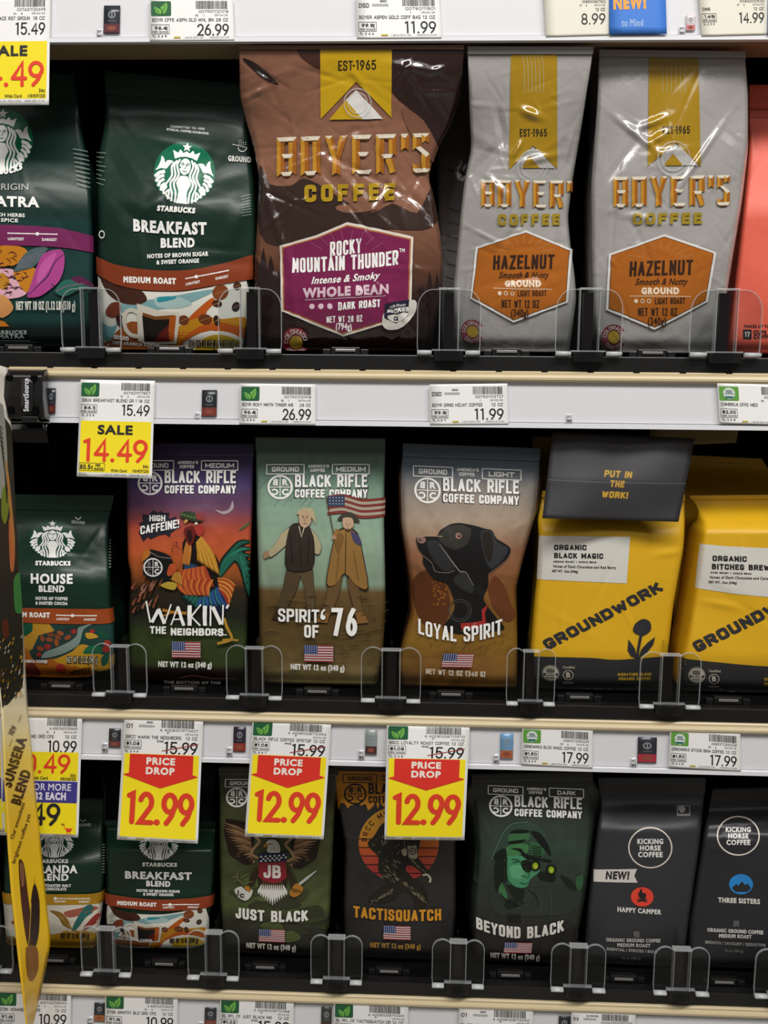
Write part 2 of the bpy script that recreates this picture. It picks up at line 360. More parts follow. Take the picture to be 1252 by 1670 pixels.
def refine(V, Tt, mx):
    """split triangles until no edge is longer than mx"""
    V = np.asarray(V, float); Tt = np.asarray(Tt, int)
    if len(Tt) == 0: return V, Tt
    for _ in range(40):
        e = np.stack([np.linalg.norm(V[Tt[:, (k + 1) % 3]] - V[Tt[:, k]], axis=1) for k in range(3)], 1)
        k = e.argmax(1); bad = e.max(1) > mx
        if not bad.any(): break
        G_ = Tt[~bad]; B = Tt[bad]; kb = k[bad]; r_ = np.arange(len(B))
        a, b_, c_ = B[r_, kb], B[r_, (kb + 1) % 3], B[r_, (kb + 2) % 3]
        key = np.sort(np.stack([a, b_], 1), 1); uq, inv = np.unique(key, axis=0, return_inverse=True); inv = inv.reshape(-1)
        M = (V[uq[:, 0]] + V[uq[:, 1]]) / 2; mi = len(V) + inv; V = np.concatenate([V, M])
        Tt = np.concatenate([G_, np.stack([a, mi, c_], 1), np.stack([mi, b_, c_], 1)])
    return V, Tt
def mirror(its, x0=0.0):
    out = []
    for V, t, c in its: Q = V.copy(); Q[:, 0] = 2 * x0 - Q[:, 0]; out.append((Q, t, c))
    return out
# ------------------------------------------------------------------ printed surfaces
def bilin(A, gu, gv):
    nv, nu = A.shape[:2]
    x = np.clip(gu * (nu - 1), 0, nu - 1.000001); y = np.clip(gv * (nv - 1), 0, nv - 1.000001)
    i, j = x.astype(int), y.astype(int); fx, fy = (x - i)[:, None], (y - j)[:, None]
    return (A[j, i] * (1 - fx) + A[j, i + 1] * fx) * (1 - fy) + (A[j + 1, i] * (1 - fx) + A[j + 1, i + 1] * fx) * fy
class Surf:
    """a surface that carries print; design coordinates -> grid coordinates -> world"""
    def __init__(s, root, P, uv, fin, mx=6.0, step=6e-5, base=3e-4):
        s.root, s.P, s.uv, s.fin, s.mx, s.step, s.base = root, P, uv, fin, mx, step, base
        du = np.gradient(P, axis=1); dv = np.gradient(P, axis=0); N = np.cross(dv, du)
        N /= np.maximum(np.linalg.norm(N, axis=2, keepdims=True), 1e-12)
        if ((CAM - P) * N).sum(-1).mean() < 0: N = -N
        s.N = N; s.parts = {}; s.lay = 0
    def add(s, part, *its):
        for it in its:
            if isinstance(it, list): s.add(part, *it); continue
            s.parts.setdefault(part, []).append((it, s.lay))
    def up(s, n=1): s.lay += n
    def flush(s, labels={}):
        cnt = {}
        for part, L in s.parts.items():
            for _, lay in L: cnt.setdefault(lay, {}).setdefault(part, 0); cnt[lay][part] += 1
        z0, zc = {}, s.base                                  # stack the layers of print so that later ones lie on top
        for lay in sorted(cnt): z0[lay] = zc; zc += min(1e-5 * max(cnt[lay].values()), 3e-4) + s.step
        for part, L in s.parts.items():
            seen = {}
            V, Tt, mi, nn, mats, k = [], [], [], [], [], 0
            for (v, t, c), lay in L:
                od = seen.get(lay, 0); seen[lay] = od + 1
                if len(t) == 0: continue
                lb = np.arange(len(v))                       # lift overlapping strokes a hair apart
                for _ in range(200):
                    m = lb[t].min(1); q = lb.copy(); [np.minimum.at(q, t[:, k_], m) for k_ in range(3)]
                    if (q == lb).all(): break
                    lb = q
                _, rk = np.unique(lb, return_inverse=True); v, t = refine(np.column_stack([v, (rk.reshape(-1) % 7) * 2.5e-6 + od * min(1e-5, 3e-4 / cnt[lay][part])]), t, s.mx); dz = v[:, 2:]; v = v[:, :2]
                g = s.uv(v)
                n = bilin(s.N, g[:, 0], g[:, 1])
                out = ((g < -.004) | (g > 1.004)).any(1); g = np.clip(g, 0, 1)
                p = bilin(s.P, g[:, 0], g[:, 1]) + n * (z0[lay] + dz)
                t = t[~out[t].all(1)]
                if len(t) == 0: continue
                if c not in mats: mats.append(c)
                V.append(p); nn.append(n); Tt.append(t + k); mi.append(np.full(len(t), mats.index(c))); k += len(p)
            if not V: continue
            V = np.concatenate(V); Tt = np.concatenate(Tt); nn = np.concatenate(nn)
            a, b_, c_ = V[Tt[:, 0]], V[Tt[:, 1]], V[Tt[:, 2]]
            fl = (np.cross(b_ - a, c_ - a) * nn[Tt[:, 0]]).sum(1) < 0
            Tt = np.where(fl[:, None], Tt[:, ::-1], Tt)
            o = mesh(part, V, Tt, [ink_mat(c, s.fin) for c in mats], s.root, mi=np.concatenate(mi), smooth=True)
            o.data.normals_split_custom_set_from_vertices(nn.tolist())
            if part in labels: o['label'] = labels[part]
        s.parts = {}
def interp_s(pts, n=241):
    a = sorted(pts); y = np.array([p[0] for p in a], float); x = np.array([p[1] for p in a], float)
    g = np.linspace(0, 1, n); q = np.interp(g, y, x); k = np.ones(13) / 13
    q = np.convolve(np.pad(q, 6, 'edge'), k, 'valid')
    return lambda v: np.interp(v, g, q)
def sst(a, b_, x): t = np.clip((x - a) / (b_ - a), 0, 1); return t * t * (3 - 2 * t)
def wrinkles(px, py, box, seed, amp, n, extra=(), fine=0):
    rs = np.random.RandomState(seed); x0, x1, y0, y1 = box; Wd = x1 - x0; Hd = y1 - y0; h = np.zeros_like(px)
    for _ in range(5):
        a = rs.uniform(0, math.pi); l = rs.uniform(.35, .9) * Wd
        h += .45 * np.sin((px * math.cos(a) + py * math.sin(a)) * 2 * math.pi / l + rs.uniform(0, 6.3))
    cr = [(rs.uniform(x0, x1), rs.uniform(y0, y1), rs.uniform(0, math.pi), rs.uniform(.1, .34) * Wd, rs.uniform(5, 13), rs.uniform(-1, 1) * 1.0) for _ in range(n)]
    if fine: cr += [(rs.uniform(x0, x1), rs.uniform(y0, y1), rs.uniform(0, math.pi), rs.uniform(.04, .14) * Wd, rs.uniform(3.5, 7), rs.uniform(-.5, .5)) for _ in range(fine)]
    for cx, cy, a, L, wd, k in cr + list(extra):
        dx, dy = px - cx, py - cy; t = dx * math.cos(a) + dy * math.sin(a); d = -dx * math.sin(a) + dy * math.cos(a)
        h += k * np.exp(-(t / L) ** 2) * np.maximum(0, 1 - np.abs(d) / wd)
    return h * amp * 1e-3
def cut(x0, y0, x1, y1, wd, k):
    """a crease from one photo point to another"""
    return ((x0 + x1) / 2, (y0 + y1) / 2, math.atan2(y1 - y0, x1 - x0), math.hypot(x1 - x0, y1 - y0) * .55, wd, k)
FLOOR = {}
def bag(name, label, row, top, bot, L, R, col, Y=0.02, thick=0.055, fin='film', seal=0.05, amp=0.6, seed=1, ncr=16, bulge=0.007, gus=0.009,
        side=None, group='coffee bags on the shelves', creases=(), sback=None, cat='coffee bag', shoulder=0.5, seal_col=None):
    nu, nv = (145, 193) if fin == 'gloss' else (73, 97)
    H = bot[0] - top[0]
    lx = interp_s([((p - top[0]) / H, x) for p, x in L]); rx = interp_s([((p - top[1]) / (bot[1] - top[1]), x) for p, x in R])
    U, Vv = np.meshgrid(np.linspace(0, 1, nu), np.linspace(0, 1, nv))
    yt = lambda q: top[0] + (top[1] - top[0]) * q
    yb = lambda q: bot[0] + (bot[1] - bot[0]) * q
    PX = lx(Vv) + (rx(Vv) - lx(Vv)) * U; PY = yt(U) + (yb(U) - yt(U)) * Vv
    sb = thick * .5 if sback is None else sback
    S = sb * (1 - sst(seal, shoulder, Vv)) + .006 * sst(.93, 1, Vv) ** 2
    TH = .0016 + (thick - .0016) * sst(seal, shoulder + .06, Vv)
    u2 = U * 2 - 1
    win = sst(seal, shoulder, Vv) * (1 - .75 * sst(.8, 1, Vv))
    y = Y + S + bulge - bulge * win * (1 - u2 ** 2) + .0045 * (np.maximum(0, np.abs(u2) - .93) / .07) ** 2 * sst(seal, seal + .15, Vv)
    box = (PX.min(), PX.max(), PY.min(), PY.max())
    y = y - wrinkles(PX, PY, box, seed, amp, ncr, creases, 110 if fin == 'gloss' else 0) * sst(seal * .5, seal + .12, Vv) * (1 - .6 * sst(.94, 1, Vv))
    P = at(PX, PY, y)
    P[..., 2] += (FLOOR[row] + .0035 - P[-1:, :, 2]) * Vv
    loc = (float(P[-1, :, 0].mean()), float(P[-1, :, 1].mean() + thick / 2), FLOOR[row] + .0035)
    root = empty(name, loc, label, cat, group)
    C = DIM.get(fin, 1) * np.asarray(col(PX, PY) if callable(col) else np.broadcast_to(lin(col), PX.shape + (3,)), float)
    ns, nb = 7, 13
    rings, cols = [], []
    g = gus * sst(0, seal + .1, Vv[:, 0]) * (1 - .7 * sst(.6, 1, Vv[:, 0]))
    th = TH[:, 0]; scl = (DIM.get(fin, 1) * lin(side) if side else None)
    for j in range(nv):
        fr = P[j]; a, b_ = fr[-1], fr[0]; bk = .94
        mid = (a[0] + b_[0]) / 2
        A = a.copy(); A[1] += th[j]; A[0] = mid + (a[0] - mid) * bk; B = b_.copy(); B[1] += th[j]; B[0] = mid + (b_[0] - mid) * bk
        t = np.linspace(0, 1, ns + 2)[1:-1, None]
        rs_ = a + (A - a) * t; rs_[:, 0] -= g[j] * np.sin(math.pi * t[:, 0])
        ls_ = B + (b_ - B) * t; ls_[:, 0] += g[j] * np.sin(math.pi * t[:, 0])
        tb = np.linspace(0, 1, nb)[:, None]; bk_ = A + (B - A) * tb; bk_[:, 1] += .004 * np.sin(math.pi * tb[:, 0]) * (th[j] / thick)
        rings.append(np.concatenate([fr, rs_, bk_, ls_]))
        sc_ = C[j, -1] if scl is None else scl; sl_ = C[j, 0] if scl is None else scl
        cols.append(np.concatenate([C[j], np.repeat(sc_[None], ns, 0), np.repeat(sc_[None], nb, 0), np.repeat(sl_[None], ns, 0)]))
    Rg = np.array(rings); n = Rg.shape[1]; V = Rg.reshape(-1, 3); Cc = np.array(cols).reshape(-1, 3)
    Fc = []
    for j in range(nv - 1):
        for i in range(n):
            k = (i + 1) % n; Fc.append((j * n + i, (j + 1) * n + i, (j + 1) * n + k, j * n + k))
    Fc.append(tuple(range(n))); Fc.append(tuple(range((nv - 1) * n, nv * n))[::-1])
    o = mesh('pouch', V, Fc, film_mat(fin), root, smooth=True)
    at_ = o.data.attributes.new('Col', 'FLOAT_COLOR', 'POINT')
    at_.data.foreach_set('color', np.concatenate([Cc, np.ones((len(Cc), 1))], 1).astype(np.float32).ravel())
    # pressed seal across the top
    js = max(2, int(seal * (nv - 1))); sg = P[:js + 1:max(1, js // 4)].copy(); sg[..., 1] -= .0009
    m_, q_ = sg.shape[:2]
    for i in range(m_):
        if i % 2 == 1: sg[i, :, 1] -= .0007
    mesh('top_seal', sg.reshape(-1, 3), [(a * q_ + i, (a + 1) * q_ + i, (a + 1) * q_ + i + 1, a * q_ + i + 1) for a in range(m_ - 1) for i in range(q_ - 1)],
         ink_mat(seal_col or hexof(C[js, nu // 2] / DIM.get(fin, 1)), fin), root, smooth=True)
    def uv(v):
        v = np.asarray(v); uu = np.full(len(v), .5)
        for _ in range(4):
            vv = (v[:, 1] - yt(uu)) / (yb(uu) - yt(uu)); vc = np.clip(vv, 0, 1); uu = (v[:, 0] - lx(vc)) / (rx(vc) - lx(vc)); uu_c = np.clip(uu, 0, 1); uo = uu; uu = uu_c
        return np.stack([uo, vv], 1)
    s = Surf(root, P, uv, fin, mx=3.6 if fin == 'gloss' else 6.0, base=6e-4 if fin == 'gloss' else 3e-4, step=1.5e-4 if fin == 'gloss' else 6e-5); s.pouch = o
    return s
def valve(s, px, py, r):
    """round one-way valve pressed into the film"""
    g = s.uv(np.array([(px, py), (px + r, py)], float)); c, e = bilin(s.P, g[:, 0], g[:, 1]); n = bilin(s.N, g[:, 0], g[:, 1])[0]; R = np.linalg.norm(e - c)
    a = (e - c) / R; b_ = np.cross(n, a); V, Fc = [], []; N, M = 28, 6
    for rr in (R, R * .72):
        k0 = len(V)
        for i in range(N):
            t = 2 * math.pi * i / N; d = a * math.cos(t) + b_ * math.sin(t)
            for j in range(M): q = 2 * math.pi * j / M; V.append(c + d * (rr + .0006 * math.cos(q)) + n * (.0009 + .0006 * math.sin(q)))
        for i in range(N):
            for j in range(M): Fc.append((k0 + i * M + j, k0 + (i + 1) % N * M + j, k0 + (i + 1) % N * M + (j + 1) % M, k0 + i * M + (j + 1) % M))
    mesh('valve', V, Fc, M_CLEARE, s.root, smooth=True)
def hexof(c):
    c = np.clip(c, 0, 1); v = np.where(c <= .0031308, c * 12.92, 1.055 * c ** (1 / 2.4) - .055)
    return '#%02x%02x%02x' % tuple(int(round(x * 255)) for x in v)
def sheet(name, label, cat, group, corners, W, H, Yf, col, fin='paper', nu=9, nv=13, thick=.0004, mx=10.0, part='paper', root=None):
    """thin card from four photo corners (tl, tr, br, bl) with depth Yf(u, v); design space W x H"""
    tl, tr, br, bl = [np.array(c, float) for c in corners]
    U, Vv = np.meshgrid(np.linspace(0, 1, nu), np.linspace(0, 1, nv))
    Q = (tl * (1 - U)[..., None] + tr * U[..., None]) * (1 - Vv)[..., None] + (bl * (1 - U)[..., None] + br * U[..., None]) * Vv[..., None]
    P = at(Q[..., 0], Q[..., 1], Yf(U, Vv))
    if root is None: root = empty(name, tuple(P[0].mean(0)), label, cat, group)
    Fc = [(a * nu + i, (a + 1) * nu + i, (a + 1) * nu + i + 1, a * nu + i + 1) for a in range(nv - 1) for i in range(nu - 1)]
    o = mesh(part, P.reshape(-1, 3), Fc, pbr('%s_%s' % (part, col.lstrip('#')), col, **FIN[fin]), root, smooth=True)
    so = o.modifiers.new('thickness', 'SOLIDIFY'); so.thickness = thick; so.offset = -1
    s = Surf(root, P, lambda v: np.asarray(v) / (W, H), fin, mx=mx, base=1.5e-4, step=6e-5)
    return s
# ------------------------------------------------------------------ the shelving
def edge_mat(name, k):
    m = pbr(name, '#dfe2e3', rough=.1, coat=.8); nt = m.node_tree; p = nt.nodes['Principled BSDF']
    t = nt.nodes.new('ShaderNodeBsdfTransparent'); mx = nt.nodes.new('ShaderNodeMixShader'); mx.inputs[0].default_value = k
    nt.links.new(t.outputs[0], mx.inputs[1]); nt.links.new(p.outputs[0], mx.inputs[2]); nt.links.new(mx.outputs[0], nt.nodes['Material Output'].inputs[0])
    return m
X0, X1 = -1.05, 1.05
M_BEIGE = pbr('shelf_enamel', '#c9b894', rough=.32, var=.03, bscale=40)
M_TAN = pbr('shelf_underside', '#8a7358', rough=.5)
M_WHITE = pbr('channel_vinyl', '#dddde0', rough=.22, coat=.3)
M_STRIP = pbr('strip_paper', '#dcdcdf', rough=.35, var=.015, bscale=30)
M_BLACK = pbr('black_plastic', '#121111', rough=.38, bump=.08, bscale=300, var=.25)
M_DBLACK = pbr('dark_steel', '#050505', rough=.9, spec=.08)
M_CLEAR = clear('clear_plastic', '#eef0f0', 1.5, .08)
M_CLEARE = edge_mat('clear_plastic_edge', .25); M_FOOT = edge_mat('clear_plastic_foot', .55)
zrow = {1: float(at(626, 603.2, 0)[2]), 2: float(at(626, 1166.5, 0)[2]), 3: float(at(626, 1624, 0)[2])}
LABH = zrow[1] - float(at(626, 695, 0)[2])              # shelf top down to the bottom of the price channel
zrow[0] = float(at(626, 68, 0)[2]) + LABH
RAILH = float(at(626, 578.5, 0)[2]) - zrow[1]
for k in zrow: FLOOR[k] = zrow[k] + RAILH
SHELF_LABEL = {0: 'store shelf at the very top edge, only its price strip and tan underside showing',
               1: 'store shelf carrying the tallest coffee bags, black rail above white price strip',
               2: 'middle store shelf carrying the yellow coffee bags, black rail over price strip',
               3: 'lowest store shelf along the bottom edge carrying the black coffee bags'}
STRIPS = {}
for k in range(4):
    z = zrow[k]; root = empty('store_shelf', (0, .25, z), SHELF_LABEL[k], 'shelf', 'store shelves'); STRIPS[k] = root
    e = LABH * .185                                      # height of the beige lip
    m = MB(); m.box(X0, X1, .004, .52, z - .004, z); m.build('deck', M_DBLACK, root)
    m = MB(); pr = [(.004, z)] + [(.0005 - .0042 * math.sin(math.radians(a)) , z - .003 - (e - .003) * a / 180) for a in range(0, 181, 20)] + [(.004, z - e)]
    pr = [(.004, z), (-.0005, z - .0002), (-.0012, z - .001), (-.0012, z - .003), (-.0026, z - .0036), (-.0036, z - .0052), (-.0034, z - e + .0016), (-.002, z - e), (.004, z - e)]
    m.prism_x(pr, X0, X1); m.build('beige_lip', M_BEIGE, root)
    m = MB(); m.prism_x([(.004, z - e), (.0018, z - e), (.0018, z - LABH + .004), (-.0016, z - LABH + .0035), (-.0018, z - LABH), (.004, z - LABH)], X0, X1)
    st = m.build('price_channel', M_WHITE, root)
    m = MB(); m.box(X0, X1, .0009, .0018, z - LABH + .0046, z - e - .0036); m.build('paper_strip', M_STRIP, root)
    m = MB(); m.box(X0, X1, .004, .050, z - LABH + .002, z - LABH + .0035).box(X0, X1, .048, .050, z - LABH + .0035, z - .012); m.build('underside_flange', M_TAN, root)
    if k:
        m = MB(); m.box(X0, X1, .001, .012, z, z + RAILH); m.build('front_rail', M_BLACK, root, bevel=.0008)
        m = MB(); m.box(X0, X1, .012, .50, z, z + RAILH - .0006); m.build('pusher_tray', M_DBLACK, root)
        # small slots along the lip
        for x in (np.arange(X0 + .03, X1, .037) if k == 1 else ()):
            MB().box(x, x + .005, -.0014, .0, z - .0006, z + .0002).build('slot', M_DBLACK, root)
wb = MB().box(X0, X1, .52, .53, .45, 2.3).build('wall_back', M_DBLACK); wb['kind'] = 'structure'; wb['label'] = 'dark back panel behind the shelves'
fl = MB().box(-3, 3, -4, 1.0, -.02, 0).build('floor', pbr('store_floor', '#b9b2a4', rough=.35, var=.06, bscale=3)); fl['kind'] = 'structure'; fl['label'] = 'pale store floor of the aisle'
# ------------------------------------------------------------------ clear dividers with ribbed knobs
def divider(row, xl, xr, ytop, ybase, label):
    """xl, xr: the plate's edges in the photo; ytop, ybase: its top and foot"""
    a, b_ = at(xl, ybase, -.001), at(xr, ybase, -.001); cx = (a[0] + b_[0]) / 2; w = b_[0] - a[0]
    zt = at((xl + xr) / 2, ytop, -.001)[2]; z0 = FLOOR[row]; h = zt - z0
    root = empty('shelf_divider', (cx, .0, z0), label, 'shelf divider', 'clear dividers along the shelf fronts')
    wave = row > 1; R = .30 * w if not wave else .2 * w
    def wing(s):
        x_in, x_out = cx + s * w * .15, cx + s * w / 2; p = [(x_in, z0 + .004)]
        p.append((x_out - s * .0005, z0 + .0035)); p.append((x_out, z0 + .008))
        if wave:
            p += [(x_out - s * R + s * R * math.cos(math.radians(t)), zt - R + R * math.sin(math.radians(t))) for t in range(0, 91, 15)]
            p += [(x_out - s * w * .26, zt - .0006), (x_out - s * w * .32, zt - .0022), (x_in, zt - .003)]
        else:
            p += [(x_out - s * R * .8 + s * R * .8 * math.cos(math.radians(t)), zt - R + R * math.sin(math.radians(t))) for t in range(0, 91, 15)]
            p += [(x_in, zt)]
        return p if s > 0 else p[::-1]
    for s in (-1, 1):
        p = wing(s); m = MB().prism_y(p, -.0012, .0004); o = m.build('wing', M_CLEAR, root)
        q = p if s > 0 else p[::-1]
        rim = MB(); n = len(q)
        for i in range(1, n - 1):
            (ax, az), (bx, bz) = q[i], q[i + 1]; L = math.hypot(bx - ax, bz - az)
            if L < 1e-7: continue
            nx, nz = (bz - az) / L * s, -(bx - ax) / L * s; t = .0003
            V = [(ax + nx * t, -.0014, az + nz * t), (bx + nx * t, -.0014, bz + nz * t), (bx - nx * t, -.0014, bz - nz * t), (ax - nx * t, -.0014, az - nz * t)]
            rim.add(V + [(x, .0006, z) for x, _, z in V], [(0, 1, 2, 3), (7, 6, 5, 4), (0, 4, 5, 1), (2, 6, 7, 3), (1, 5, 6, 2), (3, 7, 4, 0)])
        rim.build('rim', M_CLEARE, o)
        # curled shiny foot under each wing
        x0_, x1_ = sorted((cx + s * w * .27, cx + s * w * .5)); pr = [(-.0035 + .0032 * math.cos(math.radians(t)), z0 + .0022 + .0019 * math.sin(math.radians(t))) for t in range(0, 360, 30)]
        MB().prism_x(pr, x0_, x1_).build('foot', M_FOOT, root, smooth=True)
    # hollow centre post and the fin that runs back between the bags
    hw = w * .15; zc = zt - (.003 if wave else .0)
    MB().box(cx - hw, cx + hw, -.0026, -.0014, z0 + .003, zc).build('post_face', M_CLEAR, root)
    for s in (-1, 1): MB().box(cx + s * hw - .00035, cx + s * hw + .00035, -.003, .004, z0 + .003, zc).build('post_edge', M_CLEARE, root)
    MB().box(cx - hw * 1.15, cx + hw * 1.15, -.0032, .005, zc, zc + .0012).build('post_cap', M_CLEARE, root, bevel=.0005)
    MB().box(cx - hw * .5, cx + hw * .5, .006, .012, z0, zc - .002).build('core', pbr('smoked_core', '#1c1516', rough=.35, spec=.3), root)
    MB().box(cx - .0008, cx + .0008, .012, .028, z0, z0 + h * 1.06).build('fin', M_CLEAR, root)
    # ribbed black knob under the post
    kb = MB(); n = 26; kw = w * .235
    prof = []
    for i in range(n + 1):
        x = -kw + 2 * kw * i / n; d = .0055 * math.sqrt(max(0, 1 - (x / (kw * 1.04)) ** 2)) + (.0007 if i % 2 else 0)
        prof.append((cx + x, -.0016 - d))
    V = [(x, y, z0 - .0045) for x, y in prof] + [(x, y, z0 + .0035) for x, y in prof] + [(cx + kw, .0, z0 - .0045), (cx - kw, .0, z0 - .0045), (cx + kw, .0, z0 + .0035), (cx - kw, .0, z0 + .0035)]
    k = n + 1; Fc = [(i, i + 1, k + i + 1, k + i) for i in range(n)] + [tuple(range(k, 2 * k)) + (2 * k + 2, 2 * k + 3), tuple(range(k))[::-1] + (2 * k + 1, 2 * k), (n, 2 * k, 2 * k + 2, k + n), (0, k, 2 * k + 3, 2 * k + 1)]
    kb.add(V, Fc).build('knob', M_BLACK, root)
    MB().box(cx - kw * 1.12, cx + kw * 1.12, -.0022, .001, z0 + .0036, z0 + .0048).build('knob_bridge', M_CLEARE, root)
def pusher_clip(row, x, label):
    p = at(x, {1: 578, 2: 1140, 3: 1600}[row], .012); cx, z0 = p[0], FLOOR[row]
    root = empty('pusher_clip', (cx, .01, z0), label, 'pusher clip', 'black pusher clips along the shelf fronts')
    MB().box(cx - .012, cx + .012, .013, .019, z0 - .0006, z0 + .0062).build('body', M_BLACK, root, bevel=.0008)
    for e in (-.019, .0125): MB().box(cx + e, cx + e + .0065, .013, .018, z0 - .0006, z0 + .0045).build('ear', M_BLACK, root, bevel=.0006)
    MB().box(cx - .0085, cx + .0085, .0115, .0132, z0 + .0022, z0 + .0046).build('catch', pbr('clip_catch', '#6f6c69', rough=.2, coat=.5), root, bevel=.0006)
DV = [(1, 102, 198, 471, 575, 'clear divider between the tiger bag and the large green mug bag'),
      (1, 357, 459, 471, 577, 'clear divider between large green bag and shiny brown bag'),
      (1, 680, 782, 472, 578, 'clear divider between the brown bag and left silver bag'),
      (1, 905, 1012, 472, 578, 'clear divider between the two silver hazelnut bags'),
      (1, 1123, 1238, 473, 579, 'clear divider in front of the coral bag'),
      (2, 153, 240, 1050, 1137, 'clear divider between green scoop bag and rooster bag'),
      (2, 370, 460, 1053, 1141, 'clear divider between rooster bag and marching figures bag'),
      (2, 589, 685, 1056, 1145, 'clear divider between marching figures bag and dog bag'),
      (2, 825, 903, 1058, 1150, 'clear divider between dog bag and left yellow bag'),
      (2, 1041, 1139, 1064, 1155, 'clear divider between the two front yellow bags'),
      (3, -60, 22, 1510, 1590, 'clear divider at left edge behind the hanging yellow card'),
      (3, 134, 215, 1512, 1592, 'clear divider between hummingbird bag and small green mug bag'),
      (3, 307, 390, 1518, 1598, 'clear divider between small green mug bag and eagle bag'),
      (3, 507, 590, 1526, 1604, 'clear divider between eagle bag and furry creature bag'),
      (3, 704, 788, 1533, 1612, 'clear divider between furry creature bag and night vision bag'),
      (3, 897, 985, 1540, 1620, 'clear divider between night vision bag and red campfire bag'),
      (3, 1064, 1153, 1545, 1625, 'clear divider between red campfire bag and blue mountain bag'),
      (3, 1228, 1318, 1549, 1630, 'clear divider at lower right edge beside blue mountain bag')]
CLIPS = [(1, 30, 'pusher clip below the tiger bag'), (1, 276, 'pusher clip below the large green mug bag'), (1, 563, 'pusher clip below the shiny brown bag'),
         (1, 826, 'pusher clip below the left silver hazelnut bag'), (1, 1064, 'pusher clip below the right silver hazelnut bag'),
         (2, 100, 'pusher clip below the green scoop bag'), (2, 300, 'pusher clip below the rooster bag'), (2, 517, 'pusher clip below the marching figures bag'),
         (2, 735, 'pusher clip below the dog bag'), (2, 945, 'pusher clip below the left yellow bag'), (2, 1188, 'pusher clip below the right yellow bag'),
         (3, 90, 'pusher clip below the hummingbird bag'), (3, 268, 'pusher clip below the small green mug bag'), (3, 432, 'pusher clip below the eagle bag'),
         (3, 634, 'pusher clip below the furry creature bag'), (3, 832, 'pusher clip below the night vision bag'), (3, 1017, 'pusher clip below the red campfire bag'), (3, 1181, 'pusher clip below the blue mountain bag')]
for d in DV: divider(*d)
for c in CLIPS: pusher_clip(*c)
# ------------------------------------------------------------------ shared emblems
WH = '#efeee9'
def siren(cx, cy, r, rot=0, disc='#0c6a49'):
    """round twin-tailed figure emblem, unit design traced about its own centre"""
    g = disc; out = [ell(0, 0, 1, 1, g, n=48)]; W = []
    tr_ = lambda pts: [((x - 650) * .9945 / 525 + (y - 635) * .1045 / 525, (y - 635) * .9945 / 525 - (x - 650) * .1045 / 525) for x, y in pts]
    half = []
    half.append(poly(smooth(tr_([(885, 485), (935, 475), (985, 492), (1010, 535), (1035, 478), (1090, 430), (1092, 520), (1115, 620), (1145, 692), (1060, 640), (970, 632), (930, 560)]), 1), WH))
    for k, (th, r0, r1, t) in enumerate([(6, .66, .97, .055), (16, .70, .975, .05), (26, .73, .97, .047), (36, .76, .965, .042), (45, .80, .965, .036), (53, .85, .965, .03), (60, .89, .965, .022)]):
        a = math.radians(th); b2 = math.radians(th + 7)
        half.append(line([(r0 * math.cos(a) - .02, r0 * math.sin(a) - .05), ((r0 + r1) / 2 * math.cos(a), (r0 + r1) / 2 * math.sin(a) - .01), (r1 * math.cos(b2), r1 * math.sin(b2))], t * 2, WH))
    for pts in ([(770, 425), (800, 520), (775, 600), (742, 670), (750, 740), (790, 830), (775, 910), (735, 990), (718, 1080), (712, 1162)],
                [(818, 455), (845, 545), (825, 620), (795, 690), (805, 760), (848, 850), (832, 930), (795, 1010), (778, 1090), (775, 1155)],
                [(858, 490), (884, 580), (868, 650), (850, 710), (868, 780), (908, 860), (935, 930)], [(858, 965), (842, 1020), (838, 1080), (840, 1135)]):
        half.append(line(smooth(tr_(pts), 2, False), .062, WH))
    half.append(poly(smooth(tr_([(885, 935), (925, 895), (1000, 945), (985, 1000), (935, 1020)]), 1), WH))
    W += half + mirror(half)
    tor = tr_([(655, 690), (705, 700), (742, 780), (756, 835), (722, 900), (694, 960), (682, 1050), (690, 1168)])
    tor = [(max(0, x), y) for x, y in tor]; W.append(poly(tor + [(-x, y) for x, y in tor[::-1]], WH))
    cr = [(0, -.70), (.10, -.63), (.21, -.74), (.27, -.62), (.45, -.70), (.36, -.42), (.2, -.49), (0, -.52)]
    W.append(poly(cr + [(-x, y) for x, y in cr[::-1][1:-1]], WH)); W.append(star(0, -.83, .17, WH))
    face = [ell(0, -.19, .21, .295, g), ell(0, -.19, .185, .27, WH)]
    feat = []
    for s_ in (-1, 1):
        feat += [line([(s_ * .15, -.27), (s_ * .08, -.30), (s_ * .03, -.25)], .03, g), ell(s_ * .085, -.235, .035, .016, g, n=10)]
    feat += [line([(.03, -.25), (.025, -.14), (-.02, -.12)], .02, g), line([(-.06, -.045), (0, -.03), (.06, -.05)], .028, g)]
    f = lambda L: [move(i, r, r, cx, cy, rot=rot) for i in L]
    return f(out), f(W), f(face), f(feat)
def put_siren(s, cx, cy, r, rot=0, disc='#0c6a49', sy=1.0):
    for L in siren(cx, cy, r, rot, disc): s.add('round_emblem', [(np.stack([i[0][:, 0], cy + (i[0][:, 1] - cy) * sy], 1), i[1], i[2]) for i in L]); s.up()
def flag(s, x0, y0, x1, y1, sl=0.0, it=0.0):
    W, H = x1 - x0, y1 - y0; sk = lambda i: (np.stack([i[0][:, 0] - it * (i[0][:, 1] - y0), i[0][:, 1] + sl * (i[0][:, 0] - x0)], 1), i[1], i[2])
    s.add('flag', sk(rect(x0, y0, x1, y1, '#d9d6d4'))); s.up()
    for k in range(0, 13, 2): s.add('flag', sk(rect(x0, y0 + H * k / 13, x1, y0 + H * (k + 1) / 13, '#a8323a')))
    s.up(); s.add('flag', sk(rect(x0, y0, x0 + W * .46, y0 + H * 7 / 13, '#2d3d78'))); s.up()
    for j in range(5):
        for i in range(6): s.add('flag', sk(ell(x0 + W * (.04 + .076 * i), y0 + H * (.06 + .105 * j), W * .017, W * .017, '#d5d8e4', n=6)))
    s.up()
